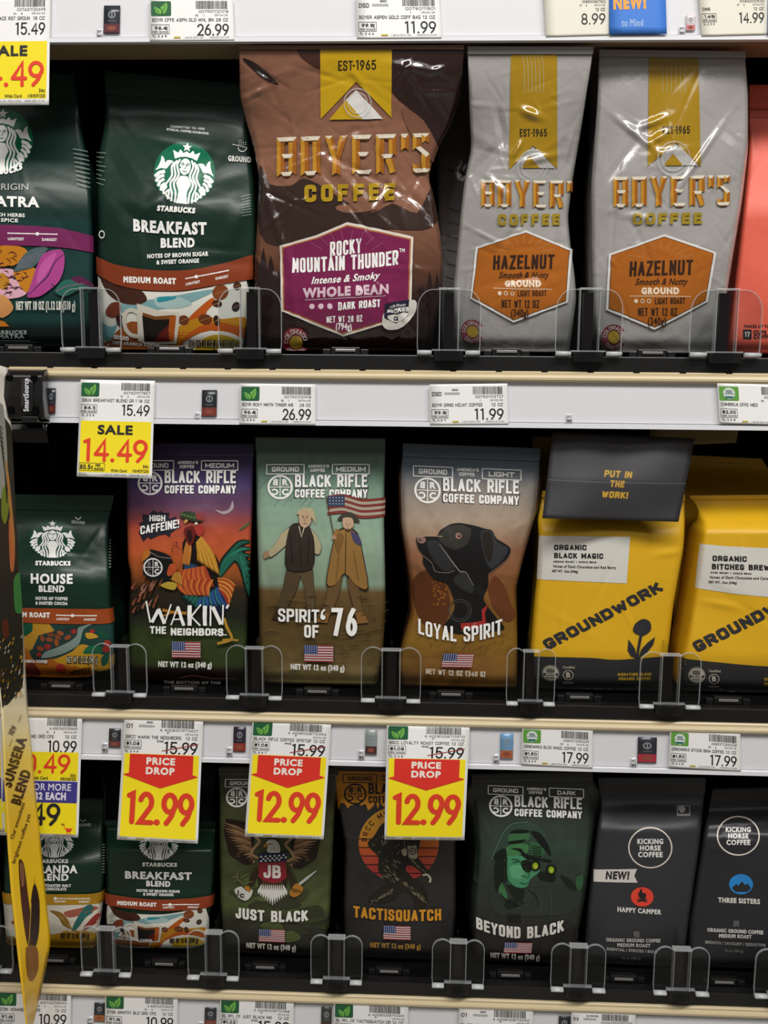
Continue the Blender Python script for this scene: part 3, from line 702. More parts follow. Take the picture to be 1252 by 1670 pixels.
def brcc(s, cx, y0, k, right, sl=0.0, c='#e9e8e3', o='#191817', box=True):
    f = lambda it: (np.stack([cx + (it[0][:, 0]) * k, y0 + it[0][:, 1] * k + sl * it[0][:, 0] * k], 1), it[1], it[2])
    F_ = lambda *L: [f(i) for i in L]
    if o:
        s.add('brand_lettering', F_(TC('BLACK RIFLE', 22, 40, 23, o, w=121, b=2.4), TC('COFFEE COMPANY', 22, 57.5, 16, o, w=121, b=1.7))); s.up()
    s.add('brand_lettering', F_(TC('BLACK RIFLE', 22, 39, 21, c, w=118, b=1.5), TC('COFFEE COMPANY', 22, 56.5, 14, c, w=118, b=.9),
          TC("AMERICA'S", 1.5, 6.5, 5.2, c, w=34, b=.35), TC('COFFEE', 0, 13.4, 5.2, c, w=24, b=.35), TC('GROUND', -52.5, 13, 8, c, w=44, b=.5), TC(right, 54, 13, 8, c, w=8 * len(right), b=.5)))
    for x0, x1 in ((-83, -22), (24, 84)):
        s.add('grind_box' if x0 < 0 else 'roast_box', F_(line([(x0, 1), (x1, 1), (x1, 17), (x0, 17), (x0, 1)][:2], 1.5, c), line([(x0, 17), (x1, 17)], 1.5, c), line([(x0, 1), (x0, 17)], 1.5, c), line([(x1, 1), (x1, 17)], 1.5, c)))
    L = [ring(-61, 39, 17.4, 20.6, c), line([(-61, 22), (-61, 56)], 1.3, c), line([(-78, 39), (-44, 39)], 1.3, c),
         T('R', -53, 35.5, 9.5, c, b=.7), T('C', -53, 52, 9.5, c, b=.7)]
    b_ = T('B', 0, 35.5, 9.5, c, b=.7); b_[0][:, 0] = -69 - b_[0][:, 0]; q = T('C', 0, 52, 9.5, c, b=.7); q[0][:, 0] = -69 - q[0][:, 0]
    s.add('round_crosshair_emblem', F_(*L, b_, q))
def boyer(s, x0, x1, yt, yb, sl=0.0, rev="BOYER'S"):
    """chiselled gold lettering"""
    Wd = {'B': .78, 'O': .78, 'Y': .9, 'E': .78, 'R': .8, "'": .3, 'S': .66}; gap = .17
    tot = sum(Wd[c] for c in rev) + gap * (len(rev) - 1); k = (x1 - x0) / tot; H = yb - yt; pen = x0
    G, O, Wt, Dk = '#c98f2c', '#a8641b', '#d8cfbc', '#6d4423'; t = .31 * k; th = .135 * H
    def vs(x, a, b_, pt=True):                       # vertical stroke: gold left, orange right
        a, b_ = yt + a * H, yt + b_ * H; e = th * .5 if pt else 0
        return [poly([(x, a), (x + t / 2, a + e), (x + t / 2, b_ - e), (x, b_)], G), poly([(x + t / 2, a + e), (x + t, a), (x + t, b_), (x + t / 2, b_ - e)], O)]
    def hs(xa, xb, a):
        a = yt + a * H
        return [poly([(xa, a), (xb, a), (xb - th * .45, a + th * .75), (xa + th * .45, a + th * .75)], Wt), poly([(xa + th * .45, a + th * .75), (xb - th * .45, a + th * .75), (xb - th * .9, a + th), (xa + th * .9, a + th)], Dk)]
    L = []
    for c in rev:
        w_ = Wd[c] * k; x, xe = pen, pen + w_
        if c in 'BO': L += vs(x, 0, 1) + vs(xe - t, .03, .97) + hs(x, xe, 0) + hs(x + t * .5, xe - t * .5, .88)
        if c == 'B': L += hs(x + t * .6, xe - t * .4, .43)
        if c == 'E': L += vs(x, 0, 1) + hs(x, xe, 0) + hs(x + t * .7, xe - t * .4, .43) + hs(x + t * .4, xe, .88)
        if c == 'R': L += vs(x, 0, 1) + vs(xe - t, .03, .55) + hs(x, xe, 0) + hs(x + t * .7, xe - t * .4, .5) + [poly([(x + w_ * .45, yt + .62 * H), (x + w_ * .72, yt + .62 * H), (x + w_ * .95, yt + H * .95), (x + w_ * .68, yt + H)], G), poly([(x + w_ * .72, yt + .62 * H), (x + w_ * .8, yt + .6 * H), (xe, yt + H * .93), (x + w_ * .95, yt + H * .95)], O)]
        if c == 'Y':
            m_ = (x + xe) / 2
            L += [poly([(x, yt), (x + t * .55, yt), (m_, yt + .5 * H), (m_, yt + H * .94), (m_ - t / 2, yt + H), (m_ - t / 2, yt + .58 * H)], G),
                  poly([(x + t * .55, yt), (x + t, yt), (m_ + t * .1, yt + .42 * H), (m_, yt + .5 * H)], O), poly([(xe - t, yt), (xe - t * .45, yt), (m_ + t * .1, yt + .55 * H), (m_, yt + .5 * H)], G),
                  poly([(xe - t * .45, yt), (xe, yt), (m_ + t / 2, yt + .58 * H), (m_ + t / 2, yt + H), (m_, yt + H * .94), (m_, yt + .5 * H)], O), poly([(x, yt), (x + t, yt), (x + t * .6, yt + th * .6)], Wt), poly([(xe - t, yt), (xe, yt), (xe - t * .4, yt + th * .6)], Wt)]
        if c == "'": L += vs(x + w_ * .05, 0, .42) + hs(x, xe, 0)
        if c == 'S': L += vs(x, .04, .42) + vs(xe - t, .5, .95) + vs(x - .0 * t, .74, .98) + hs(x, xe, 0) + hs(x, xe, .88) + vs(xe - t, .03, .26) + [poly([(x + t * .4, yt + .36 * H), (x + t, yt + .33 * H), (xe, yt + .52 * H), (xe - t * .4, yt + .6 * H)], Wt)]
        pen = xe + gap * k
    s.add('brand_lettering', [(np.stack([i[0][:, 0], i[0][:, 1] + sl * (i[0][:, 0] - (x0 + x1) / 2)], 1), i[1], i[2]) for i in L])
def colorado(s, cx, cy, r, a='#7e2733', y='#b3932f'):
    s.add('state_badge', ring(cx, cy, r * .48, r, a, 30, 330)); s.up(); s.add('state_badge', ell(cx, cy, r * .47, r * .47, y)); s.up()
    s.add('state_badge', TC('COLORADO', 0, 0, r * .3, '#c9b9b0', w=r * 1.75, b=.15, circ=(cx, cy, r * .58, -8)))
    V = TC('CRAFTED', 0, 0, r * .3, '#c9b9b0', w=r * 1.35, b=.15, circ=(0, 0, r * .86, 0)); th = V[0].copy()
    q = TC('CRAFTED', 0, 0, r * .3, '#c9b9b0', w=r * 1.35, b=.15); x, yv = q[0][:, 0], -q[0][:, 1]; rr = r * .9 - yv; a_ = x / (r * .75)
    s.add('state_badge', (np.stack([cx + rr * np.sin(a_), cy + rr * np.cos(a_)], 1), q[1], q[2]))
def flat(c): return lambda X, Y: np.broadcast_to(lin(c), X.shape + (3,)).copy()
def grad(stops, noise=0.0, seed=0):
    """print colour that changes down the bag: [(photo y, colour)]"""
    ys = [p[0] for p in stops]; cs = np.array([lin(p[1]) for p in stops])
    def f(X, Y):
        C = np.stack([np.interp(Y, ys, cs[:, k]) for k in range(3)], -1)
        if noise:
            rs = np.random.RandomState(seed); n = np.zeros_like(X)
            for _ in range(9):
                a = rs.uniform(0, math.pi); l = rs.uniform(14, 60); n += np.sin((X * math.cos(a) + Y * math.sin(a)) * 6.28 / l + rs.uniform(0, 6)) / 3
            C = C * (1 + noise * n)[..., None]
        return np.clip(C, 0.001, 1)
    return f
def band(s, part, topc, botc, col):
    s.add(part, poly(smooth(topc, 2, False) + smooth(botc, 2, False)[::-1], col))
def roast_scale(s, x0, y0, x1, y1, dot, h=4, dy=11, c=WH):
    s.add('roast_scale', line([(x0, y0), (x1, y1)], 1.6, c), ell(x0 + (x1 - x0) * dot, y0 + (y1 - y0) * dot, 2.8, 2.8, c))
    for k in range(6): s.add('roast_scale', ell(x0 + (x1 - x0) * k / 5, y0 + (y1 - y0) * k / 5, 1.25, 1.25, c, n=8))
    sl = (y1 - y0) / (x1 - x0); w_ = abs(x1 - x0) * .33
    s.add('roast_scale', T('LIGHTEST', x0, y0 + dy, h, c, w=w_, b=.2, sl=sl, al='l'), T('DARKEST', x1, y1 + dy, h, c, w=w_ * .93, b=.2, sl=sl, al='r'))
def mug_art(s, f, part='mug_picture'):
    """breakfast table picture; f maps crop coordinates of the large bag to photo pixels"""
    z = lambda c, pts, n=2: poly(f(smooth(pts, n)), c)
    a = lambda *L: s.add(part, *L)
    a(z('#d6d3c8', [(40, 160), (110, 205), (250, 240), (470, 255), (700, 250), (900, 215), (1165, 165), (1150, 690), (600, 715), (90, 690)], 1)); s.up()
    a(z('#7fa9ab', [(230, 345), (420, 320), (600, 290), (900, 235), (905, 260), (760, 330), (640, 370), (420, 400), (240, 420)]), z('#a9c4c0', [(480, 300), (640, 290), (760, 345), (640, 380), (500, 370)], 1),
      z('#9a5526', [(90, 690), (190, 560), (300, 480), (420, 520), (520, 700)], 1), z('#bf5a1d', [(560, 690), (640, 560), (760, 420), (900, 300), (930, 330), (860, 420), (1000, 470), (1150, 520), (1150, 600), (900, 540), (700, 620), (640, 710)], 1),
      z('#c58a1d', [(520, 700), (650, 520), (800, 450), (990, 455), (1150, 440), (1150, 520), (980, 480), (820, 510), (690, 600), (600, 712)], 1),
      z('#47291f', [(80, 150), (200, 215), (370, 245), (420, 320), (350, 355), (235, 345), (140, 290), (90, 210)], 1), z('#6fa2a6', [(60, 470), (130, 520), (200, 500), (230, 400), (150, 620), (80, 600)], 1)); s.up()
    a(z('#2f8e9c', [(500, 300), (560, 292), (640, 290), (620, 312), (505, 335)], 1), z('#7b3b27', [(110, 400), (150, 345), (215, 340), (225, 410), (170, 455), (118, 440)]), z('#3d211c', [(185, 450), (225, 425), (240, 480), (235, 530), (200, 510)]),
      z('#d8d4c9', [(660, 690), (720, 640), (820, 570), (960, 545), (1080, 570), (1140, 620), (1145, 690), (700, 705)], 1)); s.up()
    a(z('#c2a02a', [(790, 700), (830, 610), (940, 570), (1060, 590), (1140, 640), (1145, 690)], 1))
    for cx, cy, rx, ry, c, r_ in ((970, 255, 62, 55, '#85431f', -30), (945, 340, 38, 26, '#4b2219', 10), (857, 458, 52, 38, '#6e3a1e', 10), (943, 467, 24, 40, '#2f1c14', -12), (695, 465, 40, 36, '#6f3a22', 0), (1088, 362, 30, 38, '#332d28', 25), (1098, 205, 30, 30, '#4c2a20', 0)):
        p = ell(cx, cy, rx, ry, c, r_); a((np.array(f(p[0].tolist())), p[1], c)); s.up(); ln = smooth([(cx - rx * .7, cy + ry * .3), (cx, cy), (cx + rx * .7, cy - ry * .35)], 2, False)
        a(line(f(ln), .7, '#b98a5c')); s.up(-1)
    s.up()
    a(z('#c8c1b2', [(345, 345), (520, 400), (665, 410), (655, 540), (640, 640), (400, 645), (352, 620)], 0)); k = f([(262, 480)])[0]; k2 = f([(300, 480)])[0]
    hd = f(smooth([(360, 420), (310, 395), (265, 410), (248, 470), (262, 540), (300, 580), (355, 590)], 2, False)); a(line(hd, abs(f([(30, 0)])[0][0] - f([(0, 0)])[0][0]), '#c8c1b2')); s.up()
    a(z('#7d4a20', [(388, 412), (480, 440), (628, 428), (620, 460), (480, 465), (390, 440)], 0), z('#1d1713', [(385, 435), (480, 466), (590, 460), (575, 620), (400, 625)], 0)); s.up()
    a(z('#5c1c14', [(470, 625), (520, 560), (580, 500), (590, 620)], 0), z('#b0551a', [(590, 440), (640, 432), (620, 615), (575, 622)], 0))
    s.up()
# ------------------------------------------------------------------ bags on the tallest shelf
GRN = '#193127'
s = bag('coffee_bag', 'dark green coffee bag with tiger and pink leaf, at the left edge', 1, (118, 122), (566, 567),
        [(118, -105), (240, -118), (400, -122), (566, -112)], [(122, 120), (235, 138), (300, 148), (420, 152), (500, 150), (566, 140)],
        grad([(100, '#1b2f28'), (355, '#17322b'), (360, '#173a36'), (520, '#1d403c'), (535, '#0d1a18')]), seed=3, amp=.7, Y=.022, seal=.09)
put_siren(s, 3, 228, 51, 3)
s.add('product_name', T('STARBUCKS', 4, 284, 9, WH, w=66, b=.8, arc=-8), T('SINGLE ORIGIN', -14, 310, 10, '#b9b8b0', w=122, b=.1), T('SUMATRA', 2, 336, 15, WH, w=124, b=1.0, sl=.02))
s.add('tasting_notes', T('EARTHY WITH RICH HERBS', -20, 352, 5.5, WH, w=122, b=.25, sl=.03), T('& RUSTIC SPICE', -10, 361, 5.5, WH, w=80, b=.25, sl=.03))
z = Zm(0, 360, 7.59)
band(s, 'roast_band', [(-116, 368), (0, 366.5), (50, 368), (100, 372), (151, 384)], [(-116, 401), (0, 400), (60, 400.5), (110, 404), (151, 411)], '#7c2a5c'); s.up()
roast_scale(s, 14, 380, 93, 381.5, .6)
a = lambda *L: s.add('tiger_picture', *L)
P_ = lambda pts, c, n=2: poly(z(smooth(pts, n)), c)
a(P_([(-200, 400), (0, 310), (160, 305), (270, 320), (345, 375), (300, 470), (170, 550), (60, 560), (-200, 620)], '#cf8522'), P_([(-300, 600), (0, 590), (170, 600), (180, 720), (330, 760), (330, 900), (140, 960), (-300, 930)], '#d9a6b4', 1),
  P_([(170, 620), (330, 560), (460, 600), (450, 720), (390, 860), (300, 870), (220, 740)], '#cf8522', 1), P_([(-100, 940), (60, 920), (170, 1050), (130, 1140), (0, 1190)], '#d99a5c', 1), P_([(-60, 1210), (60, 1240), (120, 1300), (-60, 1305)], '#c97a22', 0)); s.up()
a(P_([(-30, 780), (20, 640), (110, 700), (120, 790), (40, 850)], '#c88a2a', 1))
rs = np.random.RandomState(4)
for k in range(46):
    x, y = rs.uniform(-60, 330), rs.uniform(330, 930); th = rs.uniform(-.5, .9); L_ = rs.uniform(40, 110)
    if x > 200 and (y > 880 or y < 560): continue
    p = [(x - L_ / 2 * math.cos(th), y - L_ / 2 * math.sin(th)), (x + 6, y - 12), (x + L_ / 2 * math.cos(th), y + L_ / 2 * math.sin(th))]
    a(line(z(smooth(p, 2, False)), 1.7, '#4b2030' if y > 500 else '#6b2b1c', taper=[.2, 1, .2]))
s.up()
a(P_([(180, 620), (300, 420), (420, 340), (540, 320), (600, 340), (560, 400), (430, 560), (300, 600)], '#566a6c', 1)); s.up()
for k in range(14): a(line(z([(230 + k * 24, 580 - k * 16), (270 + k * 22, 470 - k * 9)]), .6, '#8d8596'), line(z([(230 + k * 24, 580 - k * 16), (330 + k * 16, 570 - k * 12)]), .6, '#8d8596'))
s.up()
a(P_([(345, 925), (400, 760), (450, 600), (520, 440), (620, 370), (760, 355), (805, 440), (795, 600), (740, 740), (660, 820), (520, 920), (400, 945)], '#b4478f')); s.up()
a(P_([(480, 620), (560, 480), (680, 390), (700, 420), (640, 560), (560, 690), (470, 780)], '#c95fa6', 1), P_([(640, 770), (690, 800), (660, 800)], '#173a36', 0))
s.up(); a(line(z(smooth([(365, 915), (480, 800), (600, 680), (690, 510), (790, 415)], 2, False)), 2.2, '#4a2a5a', taper=[.3, 1, .4]))
a(P_([(690, 870), (760, 760), (880, 720), (1040, 770), (1100, 800), (960, 860), (800, 930)], '#2e6a5c'), P_([(880, 720), (980, 680), (1080, 730), (1140, 800), (1040, 790)], '#5d2148', 1)); s.up(); a(line(z(smooth([(700, 865), (850, 800), (1040, 770)], 2, False)), 1.1, '#a06c86'))
s.add('net_weight', T('NET WT 18 OZ (1.12 LB)(510 g)', 75.5, 503.5, 13, '#dedbd0', w=96, b=.5, sl=-.01))
s.add('small_print', T('STARBUCKS', 14, 543, 5, '#8b958f', w=62, b=.5), T('SUMATRA', 12, 549, 5, '#8b958f', w=58, b=.4), line([(-40, 552.5), (50, 552.5)], .8, '#7d8781'), line([(-40, 555.5), (62, 554.5)], .6, '#66706a'), line([(-40, 558), (52, 557.5)], .5, '#66706a'))
for k in range(9): s.add('side_print', line([(120 + k * .8, 245 + k * 7), (142 + k * .3, 249 + k * 7.2)], 1.3, '#7f8f88'))
s.flush()
# --- bag tucked behind it
s = bag('coffee_bag', 'dark green coffee bag in shadow behind the tiger bag', 1, (108, 112), (560, 562), [(108, -100), (560, -110)], [(112, 140), (560, 142)], '#16302a', Y=.095, seed=9, amp=.5, seal=.08)
s.add('scoop_icon', ring(76, 222, 5, 6.3, '#6e7d77', 0, 180), T('GROUND', 78, 238, 7, '#5f6d67', w=34, b=.3)); s.flush()
# --- large green mug bag
s = bag('coffee_bag', 'large dark green coffee bag with glass mug picture and rust band', 1, (116, 138), (569, 568),
        [(116, 171), (160, 173), (215, 168), (240, 162), (300, 158), (420, 160), (500, 163), (569, 172)], [(138, 396), (180, 399), (240, 408), (300, 415), (400, 418), (470, 408), (568, 393)],
        GRN, seed=12, amp=.9, seal=.1, Y=.02, bulge=.010, creases=[cut(250, 228, 342, 248, 9, -2), cut(230, 350, 330, 265, 18, 2.2), cut(235, 300, 180, 210, 26, 3), cut(372, 395, 400, 330, 20, 2.4), cut(190, 330, 235, 370, 20, -2), cut(340, 300, 410, 280, 22, -2), cut(245, 300, 320, 330, 6, 1.2)])
s.add('small_print', T('COMMITTED TO 100%', 306, 210, 3.4, WH, w=56, b=.2, sl=.07), T('ETHICAL COFFEE SOURCING', 306, 216, 3.4, WH, w=68, b=.2, sl=.1))
put_siren(s, 301, 282, 50, 6)
s.add('scoop_icon', ring(395, 241, 6, 7.2, WH, 0, 180), line([(379, 236), (402, 241)], 1, WH)); [s.add('scoop_icon', ell(390 + k % 4 * 3.4, 236 - k // 4 * 3, .8, .8, WH, n=6)) for k in range(10)]
s.add('scoop_icon', T('GROUND', 390, 264, 8.2, '#cfcfc8', w=36, b=.5, sl=.06)); s.add('product_name', T('STARBUCKS', 287, 345, 7.6, WH, w=62, b=.75, sl=.07, it=.15), T('BREAKFAST', 277.5, 380, 18, WH, w=119, b=1.2, sl=.04, arc=-1.5),
      T('BLEND', 290, 402.5, 14, WH, w=55, b=1.0, sl=-.02), T('NOTES OF BROWN SUGAR', 290, 418.5, 6.2, WH, w=99, b=.4, sl=-.05), T('& SWEET ORANGE', 290, 429, 6.2, WH, w=69, b=.4, sl=-.05))
mug_art(s, Zm(150, 420, 4.637)); s.up()
band(s, 'roast_band', [(159, 418), (188, 431), (235, 439), (279, 441), (322, 438), (362, 429), (410, 414)], [(159, 446), (188, 463), (228, 472), (268, 474), (302, 472.5), (349, 464), (410, 453)], '#8e3f22'); s.up()
s.add('roast_lettering', T('MEDIUM ROAST', 245.5, 461, 8.6, WH, w=85, b=.75, sl=.03)); roast_scale(s, 304, 453.5, 372, 440, .24)
s.add('net_weight', T('NET WT 18 OZ (1.12 LB) 510 g', 348, 562, 10, '#3b2a12', w=80, b=.9)); s.up(); s.add('net_weight', T('NET WT 18 OZ (1.12 LB) 510 g', 348, 562, 10, '#d9cfae', w=80, b=.05))
s.add('small_print', T('GROUND', 199, 552, 5.4, WH, w=25, b=.35, sl=.12), T('100% ARABICA COFFEE', 223, 561, 4.8, WH, w=76, b=.3, sl=.05))
for k in range(8): s.add('side_print', line([(161, 250 + k * 7), (174 - k % 3 * 3, 252 + k * 7.4)], 1.1, '#7f8f88'), line([(392 + k % 3, 322 + k * 4.2), (408, 318 + k * 4.4)], .9, '#7f8f88'))
s.add('side_print', ring(169, 383, 3.2, 4.4, WH, ry=1.5)); s.flush()
# --- shiny brown bag
BR = '#93664f'
s = bag('coffee_bag', 'large shiny brown coffee bag with magenta hexagon label and gold lettering', 1, (74, 74), (570, 568),
        [(74, 389), (90, 390), (160, 391), (200, 402), (240, 414), (300, 424), (350, 420), (420, 415), (490, 413), (540, 418), (570, 430)], [(74, 757), (130, 752), (165, 748), (205, 733), (240, 712), (285, 698), (330, 709), (385, 719), (430, 722), (480, 718), (568, 700)],
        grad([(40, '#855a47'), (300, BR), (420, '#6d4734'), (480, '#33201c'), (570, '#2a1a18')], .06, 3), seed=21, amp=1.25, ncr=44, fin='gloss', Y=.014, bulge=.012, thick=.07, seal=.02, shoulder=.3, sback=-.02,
        creases=[cut(395, 98, 455, 135, 6, -1.8), cut(640, 104, 705, 114, 10, 3.2), cut(650, 126, 672, 96, 6, 2.4), cut(700, 118, 728, 108, 7, 2.4), cut(545, 74, 600, 80, 6, 1.4), cut(400, 160, 440, 140, 7, 1.8), cut(415, 250, 440, 330, 8, 2), cut(425, 300, 470, 420, 9, 1.5), cut(655, 100, 690, 160, 6, 1.6), cut(610, 340, 640, 300, 7, 1.6), cut(690, 290, 720, 380, 8, -1.5), cut(470, 340, 455, 400, 7, -1.3), cut(690, 150, 735, 150, 6, 1.4)])
a = lambda *L: s.add('mountain_print', *L)
a(poly(smooth([(632, 74), (760, 74), (760, 200), (715, 245), (690, 195), (660, 170), (640, 150), (632, 120)], 1), '#2e1c1a'), poly(smooth([(485, 72), (524, 72), (524, 112), (490, 92)], 1), '#43261d'), poly(smooth([(395, 95), (420, 105), (455, 138), (425, 125)], 1), '#241512'),
  poly(smooth([(424, 270), (440, 300), (475, 302), (495, 290), (530, 305), (560, 325), (605, 345), (640, 330), (680, 345), (705, 300), (715, 350), (690, 372), (600, 372), (470, 400), (424, 380)], 1), '#3a2721'))
a(poly([(415, 480), (418, 420), (424, 432), (430, 402), (436, 440), (442, 415), (450, 452), (455, 440), (460, 500), (700, 500), (680, 470), (690, 462), (694, 478), (700, 440), (707, 470), (712, 440), (719, 480), (716, 560), (425, 560)], '#2b1b19'))
s.up()
a(poly(smooth([(548, 340), (555, 333), (605, 330), (612, 340), (570, 346)], 1), '#8a604a'), poly(smooth([(655, 175), (690, 195), (716, 246), (704, 262), (670, 220)], 1), '#7f5542'))
s.add('yellow_ribbon', poly([(522, 74), (639, 74), (638, 191), (581, 133), (523, 194)], '#c8a014')); s.up()
s.add('yellow_ribbon', TC('EST', 563.5, 115, 16, '#2e2415', w=24, b=.4), TC('1965', 597, 114, 16, '#2e2415', w=33, b=.4), ell(577, 107, 1.7, 1.7, '#2e2415', n=8)); s.up()
s.add('mountain_emblem', poly([(537, 195), (564, 163), (591, 194)], '#c8a014'), poly([(564, 163), (581, 147), (624, 193), (591, 194)], '#d3d1cd')); s.up()
boyer(s, 452, 699, 220, 284, -.035); s.add('brand_lettering', TC('COFFEE', 570, 327, 28, '#b9961f', w=146, b=2.2, tr=.14, sl=-.03)); s.up()
hx = [(458, 400), (515, 383), (566, 361), (620, 372), (673, 384), (670, 488), (625, 525), (560, 545), (459, 506)]
s.add('hexagon_label', poly(hx, '#d8cfc3')); s.up(); cxy = np.array((565, 455)); s.add('hexagon_label', poly(((np.array(hx) - cxy) * (.965, .955) + cxy).tolist(), '#b9723c')); s.up()
s.add('hexagon_label', poly(((np.array(hx) - cxy) * (.945, .93) + cxy).tolist(), '#7f2350')); s.up()
for k in range(10): th = math.radians(-150 + k * 13.3); s.add('hexagon_label', line([(566 + 55 * math.cos(th), 440 + 50 * math.sin(th)), (566 + 80 * math.cos(th), 440 + 66 * math.sin(th))], .9, '#a85d7e')) if 1 <= k <= 8 else None
s.add('label_lettering', TC('ROCKY', 564, 414, 24, WH, w=51, b=1.3, sl=-.13), TC('MOUNTAIN THUNDER', 563, 439, 24, WH, w=172, b=1.3, sl=-.085, arc=-2), T('TM', 655, 409, 6, WH, w=9, b=.2), T('Intense & Smoky', 563, 458, 11, WH, w=109, b=.4, sl=-.09, it=.3, arc=-1),
      T('WHOLE BEAN', 564, 479, 13, '#d5b9c3', w=138, b=1.1, sl=-.06), line([(498, 487), (628, 479)], .9, '#d5b9c3'), TC('DARK ROAST', 586, 500, 12, WH, w=68, b=.7, sl=-.09), TC('NET WT 28 OZ', 562, 522, 10.5, WH, w=58, b=.45, sl=-.05), T('(794g)', 561, 534, 10, WH, w=26, b=.35))
for k in range(3): s.add('label_lettering', ell(509.5 + k * 14.5, 498 - k * .3, 4.4, 4.4, '#d5b9c3'))
s.up(); s.add('cup_badge', poly(smooth([(622, 525), (628, 505), (668, 486), (678, 490), (674, 510), (655, 530), (632, 533)], 2), '#cfc9c0')); s.up()
s.add('cup_badge', poly([(627, 492), (666, 485), (664, 512), (645, 523), (626, 514)], '#232338')); s.up()
s.add('cup_badge', TC('COLORADO', 648, 496.5, 3.2, WH, w=24, b=.1, sl=-.12), TC('ROCKIES', 648, 505, 6.5, WH, w=34, b=.5, sl=-.13), poly(smooth([(632, 511), (664, 505), (659, 515), (646, 521), (636, 518)], 1), '#d8d4cb')); s.up(); s.add('cup_badge', T('CR', 645, 518, 6, '#232338', w=8, b=.5))
colorado(s, 483.5, 554, 22); valve(s, 583, 168, 22); s.flush()
# --- silver hazelnut bags
def hazel(s, dx, cy, e, rib, hexp, est, bx, by_, cf, tx):
    rb = rib; s.add('yellow_ribbon', poly(rb, '#a8841a')); s.up()
    x0, x1 = e
    for k in range(6): s.add('ribbon_lines', line(smooth([(x0 + k * (x1 - x0) / 5 - 6, 74), (x0 + k * (x1 - x0) / 5 + 1, 105), (x0 + k * (x1 - x0) / 5 + 2, 150)], 2, False), 1.1, '#b3a27a'))
    s.add('yellow_ribbon', TC('EST', est[0] - 13, est[1], 12.5, '#2e2415', w=17, b=.35), TC('1965', est[0] + 11, est[1] - .4, 12.5, '#2e2415', w=23, b=.35), ell(est[0] - 2, est[1] - 6, 1.2, 1.2, '#2e2415', n=8))
    ax, ay = est[0] + 6, est[1] + 50
    s.add('mountain_emblem', poly([(ax - 26, ay), (ax - 11, ay - 19), (ax + 5, ay)], '#a8841a'), poly([(ax - 11, ay - 19), (ax, ay - 31), (ax + 30, ay), (ax + 5, ay)], '#b9b6b2')); s.up()
    boyer(s, bx[0], bx[1], by_[0], by_[1], bx[2], bx[3]); s.add('brand_lettering', TC('COFFEE', cf[0], cf[1], 18, '#a38a25', w=cf[2], b=1.6, tr=.14, sl=-.015)); s.up()
    H_ = np.array(hexp, float); c_ = H_.mean(0)
    s.add('hexagon_label', poly(smooth(H_, 0), '#d6d3cf')); s.up(); s.add('hexagon_label', poly(((H_ - c_) * .95 + c_).tolist(), '#5a3318')); s.up(); s.add('hexagon_label', poly(((H_ - c_) * .935 + c_).tolist(), '#b2641d')); s.up()
    t, ty, k, sl = tx
    for i in range(9): th = math.radians(-158 + i * 17); s.add('hexagon_label', line([(t + 30 * k * math.cos(th), ty + 3 + 22 * k * math.sin(th) - 22), (t + 55 * k * math.cos(th), ty + 3 + 36 * k * math.sin(th) - 22)], .9, '#c98d52'))
    DB = '#3a2216'
    s.add('label_lettering', TC('HAZELNUT', t, ty, 23 * k, DB, w=98 * k, b=1.0, sl=sl - .02, it=.05), T('Smooth & Nutty', t, ty + 14 * k, 9.5 * k, DB, w=80 * k, b=.35, sl=sl, it=.3), T('GROUND', t - 1, ty + 28 * k, 9 * k, '#e0cdb4', w=58 * k, b=.9, sl=sl), line([(t - 48 * k, ty + 31 * k - sl * 48), (t + 46 * k, ty + 32 * k + sl * 46)], .9, '#e0cdb4'),
          TC('LIGHT ROAST', t + 14 * k, ty + 43 * k, 9 * k, DB, w=46 * k, b=.6, sl=sl - .02), TC('NET WT 12 OZ', t - 5 * k, ty + 61 * k, 12 * k, DB, w=60 * k, b=.35, sl=sl), T('(340g)', t - 6 * k, ty + 75 * k, 11.5 * k, DB, w=28 * k, b=.35, sl=sl))
    s.add('label_lettering', ell(t - 38 * k, ty + 39 * k, 3.2, 3.2, '#e0cdb4'), ring(t - 28 * k, ty + 39 * k, 2.3, 3.4, '#e0cdb4', n=14), ring(t - 18 * k, ty + 39 * k, 2.3, 3.4, '#e0cdb4', n=14))
SIL = '#a9a5a1'
s = bag('coffee_bag', 'silver coffee bag with orange hexagon label, beside the brown bag', 1, (76, 76), (568, 566),
        [(76, 762), (180, 765), (240, 768), (290, 757), (330, 752), (400, 745), (470, 738), (568, 742)], [(76, 968), (200, 949), (300, 932), (350, 926), (400, 931), (440, 937), (480, 940), (566, 928)],
        SIL, seed=33, amp=1.1, ncr=26, fin='gloss', Y=.014, bulge=.012, seal=.03, shoulder=.42, sback=-.018, gus=.014,
        creases=[cut(812, 180, 820, 225, 10, -2.2), cut(818, 230, 762, 292, 12, -2), cut(852, 178, 880, 190, 10, 3.2), cut(850, 262, 905, 250, 9, 2.4), cut(835, 255, 850, 230, 6, 2), cut(800, 290, 830, 320, 9, 1.3), cut(925, 250, 935, 210, 7, 1.5), cut(770, 430, 755, 500, 8, 1)])
hazel(s, 0, 0, (853, 884), [(833, 76), (908, 76), (908, 272), (869, 235), (830, 274)], [(776, 399), (857, 371), (931, 401), (925, 486), (837, 519), (767, 482)], (869, 221), (785, 931, .0, "BOYER'"), (291, 335), (862, 363, 100), (853, 434, 1.0, -.01))
colorado(s, 771, 535, 19, '#8a3a44'); valve(s, 868, 268, 24); s.flush()
